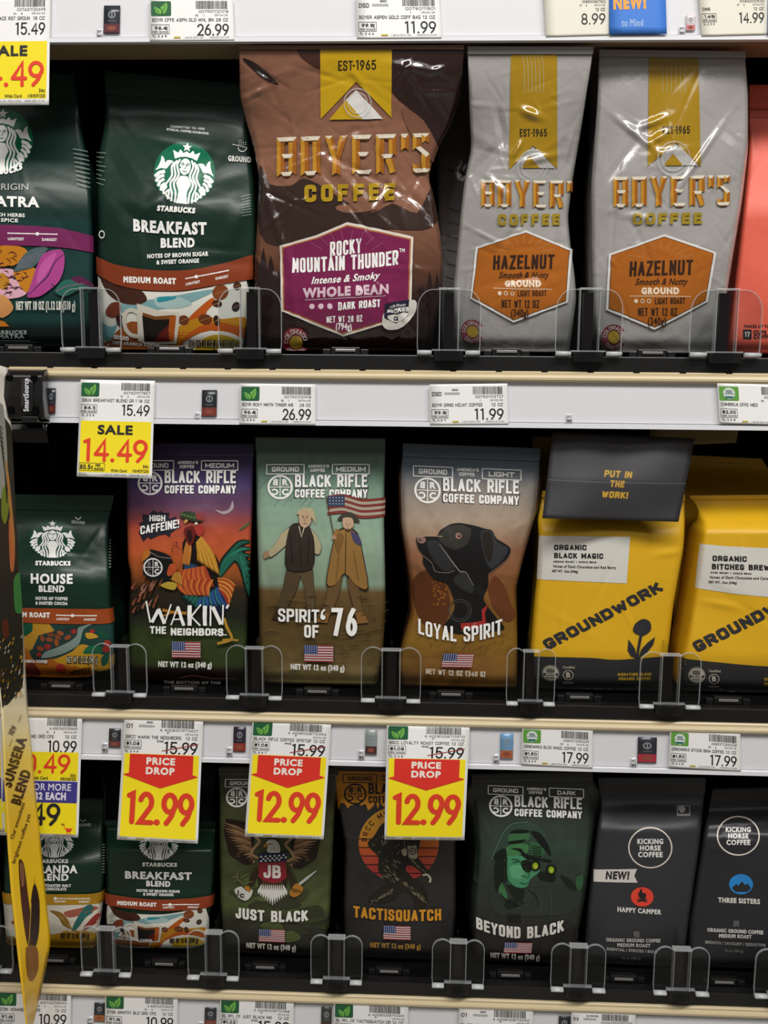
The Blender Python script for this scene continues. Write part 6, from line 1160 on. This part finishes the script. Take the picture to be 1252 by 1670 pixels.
s.add('tasting_notes', T('ORGANIC GROUND COFFEE', 1197, 1541, 5.8, '#cdc9c4', w=91, b=.4, sl=.05), T('MEDIUM ROAST', 1197, 1550, 5.8, '#cdc9c4', w=53, b=.4, sl=.03), T('SMOOTH / SAVOURY / SEDUCTIVE', 1197, 1562.5, 4.8, '#b3afab', w=98, b=.25, sl=.05), T('10 oz (284 g)', 1195, 1574.5, 4.4, '#807c78', w=30, b=.15, sl=.03)); s.flush()
# ------------------------------------------------------------------ price tags (design width 128)
INK = '#1c1b1c'
def barcode(s, x0, x1, y0, y1, seed):
    rs = np.random.RandomState(seed); x = x0
    while x < x1 - 1: w_ = rs.choice([.5, .5, .9, 1.4]); s.add('barcode', rect(x, y0, min(x + w_, x1), y1, '#4c4a48')); x += w_ + rs.choice([.5, .6, 1.0])
def leaf(s, x0, y0, x1, y1):
    s.add('leaf_badge', rrect(x0, y0, x1, y1, 2.4, '#1b5a35')); s.up(); W, H = x1 - x0, y1 - y0; f = lambda p: [(x0 + W * a, y0 + H * b_) for a, b_ in p]
    s.add('leaf_badge', poly(f(smooth([(.17, .4), (.35, .47), (.52, .62), (.5, .9), (.42, .92), (.25, .75)], 2)), '#6fb04a'), poly(f(smooth([(.78, .1), (.82, .45), (.74, .78), (.58, .88), (.55, .6), (.47, .45), (.62, .28)], 2)), '#6fb04a')); s.up(); s.add('leaf_badge', line(f([(.24, .48), (.46, .92)]), .9, '#1b5a35'), line(f([(.72, .3), (.55, .93)]), .9, '#1b5a35')); s.up(-2)
def usda_badge(s, x0, y0, x1, y1):
    s.add('organic_badge', rrect(x0, y0, x1, y1, 2.4, '#5d9a3c')); s.up(); cx, cy, r_ = (x0 + x1) / 2, (y0 + y1) / 2, (y1 - y0) * .41; s.add('organic_badge', ell(cx, cy, r_, r_, '#d8ddd8')); s.up()
    s.add('organic_badge', T('USDA', cx, cy - 1, r_ * .5, '#1f5a5a', w=r_ * 1.1, b=.25), poly([(cx - r_ * .8, cy + r_ * .45), (cx + r_ * .8, cy + r_ * .45), (cx + r_ * .5, cy + r_ * .85), (cx - r_ * .5, cy + r_ * .85)], '#1f6a62'), rect(cx - r_ * .95, cy, cx + r_ * .95, cy + r_ * .1, '#1f5a5a')); s.up(-2)
def tag(label, corners, H, name, price, upc, unit=None, loc='7L 2 5 5', badge='leaf', code=None, oz=None, was=False, seed=1, bow=.0, date='09/04/25', n1='01', n2='6', curl=0.0, lift=.0, col='#f0efec', extra=None, foot=True, nx=4):
    s = sheet('price_tag', label, 'price tag', 'price tags on the shelf strips', corners, 128, H, lambda U, V: -.0022 - lift * V - bow * np.sin(math.pi * np.clip(V, 0, 1)) - curl * V ** 2, col, 'paper', nu=7, nv=21, mx=9)
    L = lambda *i: s.add('lettering', *i)
    if badge == 'leaf': leaf(s, 2, 5, 33, 29)
    elif badge == 'usda': usda_badge(s, 2, 5, 34, 29)
    else: L(TC(badge, 4, 20, 7, INK, w=5.2 * len(badge), al='l', b=.3), TC(code[0], 42, 11.5, 3.4, INK, w=2.6 * max(1, len(code[0])), b=.15), TC(code[1], 37, 18, 4, INK, w=25, b=.1))
    if was: barcode(s, 61, 115, 5, 18, seed); L(TC(upc, 121, 24, 4.2, INK, w=62, al='r', b=.1), T(n1, 72, 27.5, 2.8, INK, b=.1), TC(date, 121, 29.5, 3.2, INK, w=21, al='r', b=.05)); ny, py = 37, 60
    else: barcode(s, 71, 121, 4.5, 17.5, seed); L(TC(upc, 121, 24, 4.4, INK, w=46, al='r', b=.1), T(n1, 72, 29.5, 3, INK, b=.1), T(n2, 83, 29.5, 3, INK, b=.1), TC(date, 120, 29.5, 3.2, INK, w=21, al='r', b=.05)); ny, py = 38, 60
    nm = name if oz is None else name
    L(TC(nm, nx, ny, 5.4, INK, w=min(94, 3.75 * len(nm)), al='l', b=.12), TC(oz or '12 OZ', 120, ny, 5.2, INK, w=19, al='r', b=.12))
    if unit:
        u0 = 40 if was else 43; L(line([(3, u0), (30, u0)], .6, INK), line([(3, u0 + 14.5), (30, u0 + 14.5)], .6, INK), line([(3, u0), (3, u0 + 14.5)], .6, INK), line([(30, u0), (30, u0 + 14.5)], .6, INK), TC(unit, 16.5, u0 + 8, 5.6, INK, w=4.4 * len(unit) if unit[0] == '$' else 18, b=.35), TC('PER OUNCE', 16.5, u0 + 13, 3, INK, w=24, b=.1), TC(loc, 4, u0 + 20, 3.3, INK, w=22, al='l', b=.15))
        if unit[0] != '$': L(line([(26.6, u0 + 2.6), (26.2, u0 + 8.8)], .7, INK), ring(26.4, u0 + 5.8, 1.3, 2.2, INK, 50, 310, n=12))
    if was:
        L(T('WAS', 60, 42, 3, INK, w=11, b=.15))
        if price: s.add('printed_price', D(price, 67, py, 18, 53, INK, .15)); s.up(); s.add('strike_line', line([(64, py - 4), (122, py - 17)], 1.2, '#b02a2c')); s.up(-1)
    elif price: s.add('printed_price', D(price, 73, py, 17, 47, INK, .145))
    if foot: L(rect(37, 62.5, 47, 65, '#b9a21e'), T('L 306 OF 2076 P-1091', 52, 65, 2.4, '#55534f', w=30, al='l'), T('H090/A9135 R3-091', 121, 65, 2.4, '#55534f', w=30, al='r')) if not was and H < 80 else None
    if extra: extra(s)
    s.flush(); return s
def drop(s):
    s.add('yellow_panel', rect(4, 62, 124, 200, '#f3dd10')); s.up(); s.add('red_arrow', poly([(13, 62.5), (115, 62.5), (115, 94), (124, 97), (64, 118), (3, 97), (13, 94)], '#d92c1e')); s.up()
    s.add('price_drop_lettering', T('PRICE', 63, 78.5, 10.5, '#f0e9dc', w=46, b=.75), T('DROP', 63, 94.5, 10.5, '#f0e9dc', w=46, b=.75)); s.add('sale_price', D('12.99', 13, 175, 47, 104, '#d93a1c', .175))
    s.add('lettering', T('7L 2 4 6', 4, 204, 2.6, INK, w=12, al='l'), rect(30, 202, 44, 204.3, '#7d6f1a'), T('L 302 OF 2344 P-6001', 50, 204.3, 2.4, INK, w=32, al='l'), T('H0763-0586 R3-091', 122, 204.3, 2.4, INK, w=34, al='r'))
def sale(price):
    def f(s):
        s.add('yellow_panel', rect(3.5, 71, 124, 160, '#f3dd10')); s.up(); s.add('sale_lettering', T('SALE', 63, 93, 14.5, INK, w=60, b=.9)); s.add('sale_price', D(price, 9, 139, 34.5, 109, '#e2391c', .165))
        for a_, b_ in (((4, 144), (47, 144)), ((4, 157), (47, 157)), ((4, 144), (4, 157)), ((47, 144), (47, 157))): s.add('sale_terms', line([a_, b_], .6, INK))
        s.add('sale_terms', TC('80.5', 14, 155, 8.6, INK, w=18, b=.5), ring(26, 151.5, 1.5, 2.5, INK, 50, 310, n=12), line([(26.4, 147.5), (25.8, 155.5)], .7, INK), T('PER', 36, 149.5, 3.6, INK, w=9, b=.2), T('OUNCE', 37, 155.5, 3.6, INK, w=16, b=.2), T('36t', 122, 150, 5, INK, al='r', b=.1), T('With Card', 58, 158, 4.4, INK, w=27, al='l', b=.12), T('10/07/25', 122, 158, 4.6, INK, w=27, al='r', b=.12), T('7L 2 5 5', 4, 164.5, 2.6, INK, w=13, al='l'), T('L 336 OF 1942 P-2326', 44, 164.5, 2.4, INK, w=40, al='l'), T('H0043-0891 R3-091', 122, 164.5, 2.4, INK, w=32, al='r'))
    return f
def multi(s):
    s.add('yellow_panel', rect(2, 61, 124, 108, '#f3dd10'), rect(2, 145, 124, 196, '#f3dd10')); s.up(); s.add('blue_panel', rect(2, 109, 124, 144, '#3a3488')); s.up()
    s.add('sale_price', D('0.49', 36, 94, 28, 74, '#e2391c', .15)); s.add('sale_terms', T('with Card', 49, 106, 4.6, INK, w=26, al='l', b=.12), T('35t', 121, 101, 4.8, INK, al='r', b=.1), T('09/30/25', 121, 107, 4.6, INK, w=25, al='r', b=.12), D('49', 52, 180, 32, 44, INK, .17))
    s.add('blue_panel', T('OR MORE', 83, 124, 11, '#e3e0ea', w=62, b=.2), T('$2 EACH', 80, 139, 11, '#e3e0ea', w=52, b=.7)); s.add('cart_icon', poly([(107, 186), (118, 186), (115, 192), (109, 192)], '#e2391c'), line([(104, 182), (108, 188)], .9, '#e2391c'), ell(110, 195, 1.2, 1.2, '#e2391c', n=8), ell(115, 195, 1.2, 1.2, '#e2391c', n=8), T('EA', 103, 181, 3, INK, b=.1)); s.add('lettering', T('P-4091', 62, 199.3, 2.4, INK, w=14), T('H0763-0586 R3-091', 122, 199.3, 2.4, INK, w=34, al='r'))
tag('white and yellow sale tag at the top left corner, cut by the edge', [(-48, -6), (82, -8), (79.5, 171), (-52, 172)], 170, 'ACE RST GROUN', '15.49', '0076211120695', unit='86.1', oz='18 OZ', extra=sale('14.49'), seed=3, nx=47)
tag('white price tag reading 26.99 along the top edge', [(244, -3), (379, -3), (382, 65.5), (244, 67)], 69, 'BOYR CFFE ASPN GLD WHL BN', '26.99', '0079011121018', '96.4', '7L 2 6 5', oz='28 OZ', n1='30', n2='1', seed=4)
tag('white price tag reading 11.99 above the brown bag', [(580, -8), (716, -8), (720, 62), (582, 63)], 69, 'BOYER ASPEN GOLD COFF BAG', '11.99', '00790111501', '99.9', '7L 2 6 6', 'DSD', ('GROC', '00000000'), n1='', n2='1', seed=5)
tag('cream price tag reading 8.99 beside the blue sticker', [(886, -18), (993, -18), (993, 57), (890, 60)], 80, '', '8.99', '0085003807502', None, badge='', code=('', ''), seed=6, col='#e2decf', foot=False)
tag('cream price tag reading 14.99 at the top right corner', [(1139, -18), (1252, -18), (1252, 56), (1144, 59)], 82, 'CHMB', '14.99', '0086000520', '1.49', badge='', code=('', ''), seed=7, col='#e2decf', foot=False)
def sticker(label, corners, txt):
    s = sheet('new_item_sticker', label, 'sticker', 'blue new item stickers', corners, 100, 70, lambda U, V: -.0024 - .001 * V, '#3a78cf', 'paper', nu=5, nv=7)
    s.add('lettering', T('NEW!', 36, 30, 18, '#f0a03c', w=58, b=1.5, sl=-.02), *([T('to Mind', 40, 58, 11, '#9ab4dc', w=38, b=.3)] if txt else [])); s.flush()
sticker('blue new item sticker with orange lettering beside the 8.99 tag', [(993, -18), (1085, -18), (1087, 55), (994, 56)], True); sticker('sliver of blue sticker at the top right edge', [(1252, -18), (1345, -18), (1346, 55), (1252, 56)], False)
tag('white and yellow sale tag reading 14.49 below the large green bag', [(131.5, 619), (252.5, 621), (247.5, 780.5), (125, 777)], 168, 'SBUX BREAKFAST BLEND GR 1', '15.49', '0076211117857', '86.1', '7L 2 5 5', oz='18 OZ', extra=sale('14.49'), seed=8, curl=.006)
tag('white price tag reading 26.99 below the brown bag', [(392, 625.5), (514, 627), (514.5, 693), (390, 692)], 69, 'BOYR RCKY MNTN THNDR WB', '26.99', '0079011121918', '96.4', '7L 2 5 6', oz='28 OZ', n1='30', n2='1', seed=9)
tag('white price tag reading 11.99 below the left silver bag', [(700, 627), (827, 625.5), (829, 692), (701, 693)], 69, 'BOYR GRND HZLNT COFFEE', '11.99', '0079011113727', '99.9', '7L 2 5 7', 'DSD', ('GROC', '00000000'), n1='', n2='1', date='09/02/25', seed=10)
tag('white tag with organic badge at the right edge below the coral bag', [(1169, 625), (1298, 628), (1300, 694), (1173.5, 690.5)], 68, 'CHMBRLN CFFE MED', '', 'A085004712334', '$2.00', '7L 2 5 8', 'usda', n1='30', seed=11)
tag('yellow and blue multi-buy price tag behind the hanging card', [(8, 1165), (134, 1167), (127.5, 1366), (0, 1362)], 201, 'STBK HSE BLND GRD CFE', '10.99', '6 A0076211120605', None, badge='', code=('', ''), extra=multi, seed=12, curl=.004)
tag('sliver of a yellow and blue price tag at the left edge', [(-125, 1161), (3, 1163), (8, 1357), (-120, 1354)], 201, '', '', '', None, badge='', code=('', ''), extra=multi, seed=13, curl=.004)
tag('price drop tag above the small green mug bag', [(203, 1167), (331.5, 1171), (322.5, 1376), (190.5, 1369)], 206, 'BRCC WAKIN THE NEIGHBORS', '15.99', '6 A0081011970427', '$1.08', '7L 2 4 6', '01', ('GROC', '00024604'), was=True, extra=drop, seed=14, curl=.012)
tag('price drop tag above the eagle bag', [(412, 1172), (540, 1178), (527.5, 1369), (399, 1364)], 206, 'BLACK RIFLE COFFEE SPRTOF', '15.99', '6 A0081008710494', '$1.08', '7L 2 4 7', 'leaf', was=True, extra=drop, seed=15, curl=.010)
tag('price drop tag above the furry creature bag', [(631, 1179), (766, 1182), (757, 1370.5), (626.5, 1369)], 206, 'BRCC LOYALTY ROAST COFFEE', '15.99', '6 A0081008710570', '$1.08', '7L 2 4 8', 'leaf', was=True, extra=drop, seed=16, bow=.004, curl=.010)
tag('white price tag reading 17.99 with green organic badge, above the night vision bag', [(851.5, 1184.5), (966.5, 1190), (966, 1253.5), (850, 1247.5)], 69, 'GRNDWRKS BLCK MAGC COFFEE', '17.99', '0089372300239', '$1.50', '7L 2 4 9', 'usda', n1='30', date='09/09/25', seed=17)
tag('white price tag reading 17.99 with green organic badge, above the black bags at right', [(1092.5, 1189), (1207, 1196.5), (1208, 1258), (1090.5, 1251.5)], 69, 'GRNDWRKS BTCHS BRW COFFEE', '17.99', '0089372300238', '$1.50', '7L 2 4 10', 'usda', n1='30', date='09/09/25', seed=18)
tag('white price tag reading 10.99 under the hummingbird bag, behind the hanging card', [(-4, 1613), (116, 1616.5), (114, 1740), (-6, 1738)], 136, 'STBK VERANDA COFFEE', '10.99', 'A0076211188554', '91.6', '7L 2 3 5', seed=19, foot=False)
tag('white price tag reading 10.99 under the small green mug bag', [(171.5, 1618.5), (290, 1623), (288, 1742), (170, 1738)], 134, 'STBK BRKFST BLD GRD CFE', '10.99', '6 A0076211120625', '91.6', '7L 2 3 6', seed=20, foot=False)
tag('white price tag with struck price under the eagle bag', [(359, 1625), (479, 1630), (477, 1752), (357, 1746)], 134, 'BL RFL CF JUST BLACK MR', '15.99', '6 A0081008710488', '$1.23', '7L 2 3 7', was=True, seed=21)
tag('white price tag under the furry creature bag', [(544.5, 1632.5), (666, 1637.5), (664, 1758), (543, 1753)], 134, 'BL RFL CF TACTISQUATCH DR', '', '6 A0081008710491', '$1.23', '7L 2 3 8', was=True, seed=22)
tag('white price tag under the night vision bag', [(748, 1640), (869.5, 1645), (868, 1765), (746, 1760)], 134, 'BL RFL CF', '', '6 A0081008710492', '$1.23', '7L 2 3 9', '01', ('GROC', '00021030'), was=True, seed=23)
tag('white price tag under the red campfire bag', [(931.5, 1648), (1036.5, 1651.5), (1034, 1760), (930, 1756)], 134, '', '', 'A0062903091033', '$1.20', '7L 2 3 10', '53', ('NUTRITION', '00532440'), was=True, seed=24)
# ------------------------------------------------------------------ small product pictures printed on the paper strips
def thumb(row, x0, y0, x1, y1, top, mid, sl, hw=True, lab='H1'):
    root = STRIPS[row]
    s = sheet('x', '', '', None, [(x0, y0), (x1, y0 + sl * (x1 - x0)), (x1 - 1, y1 + sl * (x1 - x0)), (x0 - 1, y1)], 26, 46, lambda U, V: -.0005 + 0 * U, top, 'card', nu=3, nv=5, thick=.0002, root=root, part='printed_product_picture')
    s.add('product_picture_print', rect(.5, 30, 25.5, 44, mid), ring(13, 15, 4, 6, '#8c9294', n=14), T('I', 13, 18, 6, '#8c9294', b=.5), line([(7, 25), (19, 25)], .8, '#7d8284')); s.up(); s.add('product_picture_print', ell(13, 37, 7, 4, '#8a4a3a')); s.flush()
    if hw:
        s2 = sheet('x', '', '', None, [(x0 - 12, y1 - 8), (x0 - 2, y1 - 8), (x0 - 2, y1 + 8), (x0 - 12, y1 + 8)], 10, 16, lambda U, V: -.0002 + 0 * U, '#dcdcdf', 'card', nu=2, nv=2, thick=.0001, root=root, part='facing_code_patch')
        s2.add('facing_code', TC('H1', 5, 7, 5, '#4a4848', w=6.4, b=.28), TC('W1', 5, 14.5, 5, '#4a4848', w=7, b=.28)); s2.flush()
thumb(0, 169.5, 9, 196, 55, '#2c2f36', '#5c2a30', 0); thumb(0, 1119, 23, 1134, 50, '#d9cfd0', '#c97a80', 0)
thumb(1, 76, 633, 91, 675, '#2c2f36', '#6a2a2e', 0, False); thumb(1, 329.5, 636, 354, 680, '#2a2d33', '#7a3a30', 0)
thumb(2, 178, 1188, 197, 1219, '#2a2b31', '#6a3a3a', .03); thumb(2, 381, 1185, 401, 1226, '#2b2233', '#8a3326', .03); thumb(2, 596, 1190, 615, 1231, '#8f9a98', '#4a2e28', .03); thumb(2, 816, 1196, 837, 1238, '#6f9ac0', '#a85c3c', .03); thumb(2, 1040, 1202, 1071, 1244, '#2f3038', '#a83040', .03)
thumb(3, 154, 1635, 171, 1666, '#2a2d33', '#a8652a', .03); thumb(3, 334, 1643, 353, 1674, '#2a2d33', '#7a3a30', .03); thumb(3, 524, 1642, 541, 1680, '#3a3a34', '#4a2a28', .03); thumb(3, 911, 1657, 930, 1690, '#2a2d33', '#3a3a40', .03)
s2 = sheet('x', '', '', None, [(923, 675), (933, 675), (933, 690), (923, 690)], 10, 16, lambda U, V: -.0002 + 0 * U, '#dcdcdf', 'card', nu=2, nv=2, thick=.0001, root=STRIPS[1], part='facing_code_patch'); s2.add('facing_code', TC('H1', 5, 7, 5, '#4a4848', w=6.4, b=.28), TC('W2', 5, 14.5, 5, '#4a4848', w=7, b=.28)); s2.flush()
# ------------------------------------------------------------------ hanging advert card and its black clip
rows = [(600, -34, 13), (628, -36, 13), (700, -34, 19), (760, -32, 22), (850, -28, 26), (1000, -14, 36.5), (1100, -6, 42), (1150, 2, 45), (1200, 5, 50), (1281, 8, 57), (1400, 14, 69), (1470, 19, 76), (1534, 26, 83)]
tail = [(1570, 30, 77), (1620, 36.5, 66), (1672, 43, 54), (1700, 46, 47)]
R_ = np.array(rows + tail, float); nv, nu = 70, 13
yy = np.linspace(R_[0, 0], R_[-1, 0], nv); xl = np.interp(yy, R_[:, 0], R_[:, 1]); xr = np.interp(yy, R_[:, 0], R_[:, 2])
U, Vv = np.meshgrid(np.linspace(0, 1, nu), yy)
PX = xl[:, None] + (xr - xl)[:, None] * U
Yd = -.048 + .034 * U + .004 * np.sin((Vv - 600) / 120) * (1 - U)
PYY = Vv + (1 - U) * (-14 + 0 * Vv)
P = at(PX, PYY, Yd)
root = empty('hanging_advert_card', tuple(P[0].mean(0)), 'tall yellow and cream advert card hanging edge-on at the left', 'advert card')
Cc = grad([(586, '#e6dfd2'), (1100, '#efe8d4'), (1165, '#f2e4b8'), (1230, '#f2d56c'), (1330, '#f3c436'), (1420, '#f5c81e'), (1700, '#efb914')])(PX, PYY)
Fc = [(a * nu + i, (a + 1) * nu + i, (a + 1) * nu + i + 1, a * nu + i + 1) for a in range(nv - 1) for i in range(nu - 1)]
o = mesh('card', P.reshape(-1, 3), Fc, pbr('pouch_card', None, attr=True, **FIN['card']), root, smooth=True)
at_ = o.data.attributes.new('Col', 'FLOAT_COLOR', 'POINT'); at_.data.foreach_set('color', np.concatenate([Cc.reshape(-1, 3), np.ones((nv * nu, 1))], 1).astype(np.float32).ravel())
so = o.modifiers.new('thickness', 'SOLIDIFY'); so.thickness = .0012; so.offset = -1
def uvc(v):
    v = np.asarray(v); y = v[:, 1].copy(); u_ = np.zeros(len(v))
    for _ in range(3):
        u_ = (v[:, 0] - np.interp(y, yy, xl)) / (np.interp(y, yy, xr) - np.interp(y, yy, xl)); y = v[:, 1] + (1 - u_) * 14
    return np.stack([u_, (y - yy[0]) / (yy[-1] - yy[0])], 1)
s = Surf(root, P, uvc, 'card', mx=6, base=2e-4); a = lambda pn, *L: s.add(pn, *L)
Q = lambda c, pts, n=1: poly(smooth(pts, n), c)
a('mermaid_picture', Q('#2c2a22', [(-20, 690), (14, 690), (20, 720), (24, 780), (27, 860), (33, 960), (36, 1010), (38, 1080), (36, 1120), (20, 1140), (8, 1150), (-10, 1120)], 1)); s.up()
a('mermaid_picture', Q('#8f8f86', [(-8, 672), (4, 660), (9, 700), (12, 760), (10, 800), (3, 812), (-8, 800)], 1), Q('#6d7a26', [(3, 800), (13, 790), (14, 830), (8, 855), (2, 840)], 1), Q('#b3653a', [(14, 850), (20, 846), (24, 890), (22, 930), (16, 925)], 1), Q('#3f7a3c', [(22, 945), (34, 935), (36, 985), (34, 1000), (24, 995)], 1), Q('#5a2a1c', [(2, 1015), (12, 1010), (14, 1035), (6, 1042)], 1), Q('#a8763c', [(8, 755), (14, 775), (24, 880), (20, 880)], 1)); s.up()
rs = np.random.RandomState(6)
for k in range(70): q = rs.uniform(0, 1, 3); x, y = -4 + 40 * q[0], 1040 + 100 * q[1]; a('mermaid_picture', line([(x, y), (x + 2, y - 5)], 1.6, ['#c9972c', '#b9b29c', '#6a4a1c', '#39422a'][k % 4]))
for k in range(16): a('mermaid_picture', line([(-4 + k, 690 + k * 7), (3 + k * .5, 700 + k * 8)], 1.3, '#1d1b18'))
BRN = '#4a3218'
a('card_lettering', T('NEW', 24, 1193, 9, BRN, w=15, b=.2, rot=-62), T('SUNSERA', 30, 1245, 15, BRN, w=84, b=1.0, rot=-72), T('BLEND', 41, 1286, 15, BRN, w=58, b=1.0, rot=-72), T('Our smoothest', 31, 1339, 6, BRN, w=62, b=.1, rot=-72), T('brightest coffee yet', 37, 1368, 6, BRN, w=84, b=.1, rot=-72), line([(15, 1218), (19, 1206)], .8, BRN), line([(30, 1178), (34, 1166)], .8, BRN))
a('coffee_glass_picture', Q('#4a2416', [(30, 1405), (38, 1408), (44, 1450), (52, 1520), (48, 1545), (42, 1530), (34, 1470)], 1), Q('#2e1710', [(50, 1470), (56, 1440), (64, 1470), (63, 1520), (57, 1545), (50, 1540)], 1), Q('#8a5414', [(42, 1545), (60, 1545), (62, 1580), (52, 1600), (44, 1590)], 1)); s.up()
a('coffee_glass_picture', line([(50, 1472), (47, 1530), (44, 1545)], 1.2, '#c9a23a'), line([(56, 1440), (55, 1430)], 1, '#c9a23a'), Q('#8a5a3a', [(31, 1408), (37, 1410), (39, 1440), (34, 1445)], 1)); a('small_print', line([(63, 1630), (78, 1555)], .7, '#5a3d10'), line([(60, 1632), (76, 1553)], .7, '#5a3d10'))
s.flush()
c = at(38, 655, -.01); x0, x1 = at(9, 655, -.012)[0], at(75, 655, -.012)[0]; zt, zb = at(40, 604, -.012)[2], at(40, 689, -.012)[2]
root = empty('advert_clip', (float(c[0]), -.005, float(zb)), 'glossy black plastic clip with white vertical lettering holding the hanging card', 'clip')
GB = pbr('gloss_black', '#161515', rough=.18, coat=.5)
pr = [(-.0045, zb), (-.016, zb + .003), (-.0195, (zt + zb) / 2), (-.017, zt - .004), (-.0125, zt), (-.0045, zt + .001)]
MB().prism_x(pr, x0, x1).build('body', GB, root, bevel=.0012)
xm0, xm1 = at(-16, 655, -.012)[0], at(4, 655, -.012)[0]; MB().prism_x(pr, xm0, xm1).build('second_body', GB, root, bevel=.0012)
hx = [at(px_, 655, -.012)[0] for px_ in (22, 62)]; hz = [(zt - .004, zt - .008), (zb + .013, zb + .007)]
for x in hx:
    for za, zc in hz: MB().box(x - .0022, x + .0022, -.0198, -.015, zc, za).build('slot', M_DBLACK, root)
MB().box(at(34, 655, -.02)[0], at(60, 655, -.02)[0], -.0205, -.012, zb + .0005, zb + .0055).build('latch', GB, root, bevel=.0006)
xs0, xs1 = at(18, 655, -.012)[0], at(77, 655, -.012)[0]; zl = at(40, 722, -.012)[2]
MB().prism_x([(-.0045, zb), (-.014, zb - .001), (-.0165, zb - .006), (-.013, zl), (-.011, zl), (-.0135, zb - .006), (-.0045, zb - .003)], xs0, xs1).build('clear_sleeve', M_CLEAR, root, bevel=.0004)
fs = sheet('x', '', '', None, [(34, 616), (54, 616), (54, 672), (34, 672)], 20, 56, lambda U, V: -.0198 + .0008 * np.abs(V - .5), '#1a1919', 'card', nu=3, nv=7, thick=.0003, root=root, part='name_plate')
fs.add('clip_lettering', T('SmartSource', 12.5, 28, 8, '#d9d9de', w=54, b=.35, rot=-90)); fs.flush()
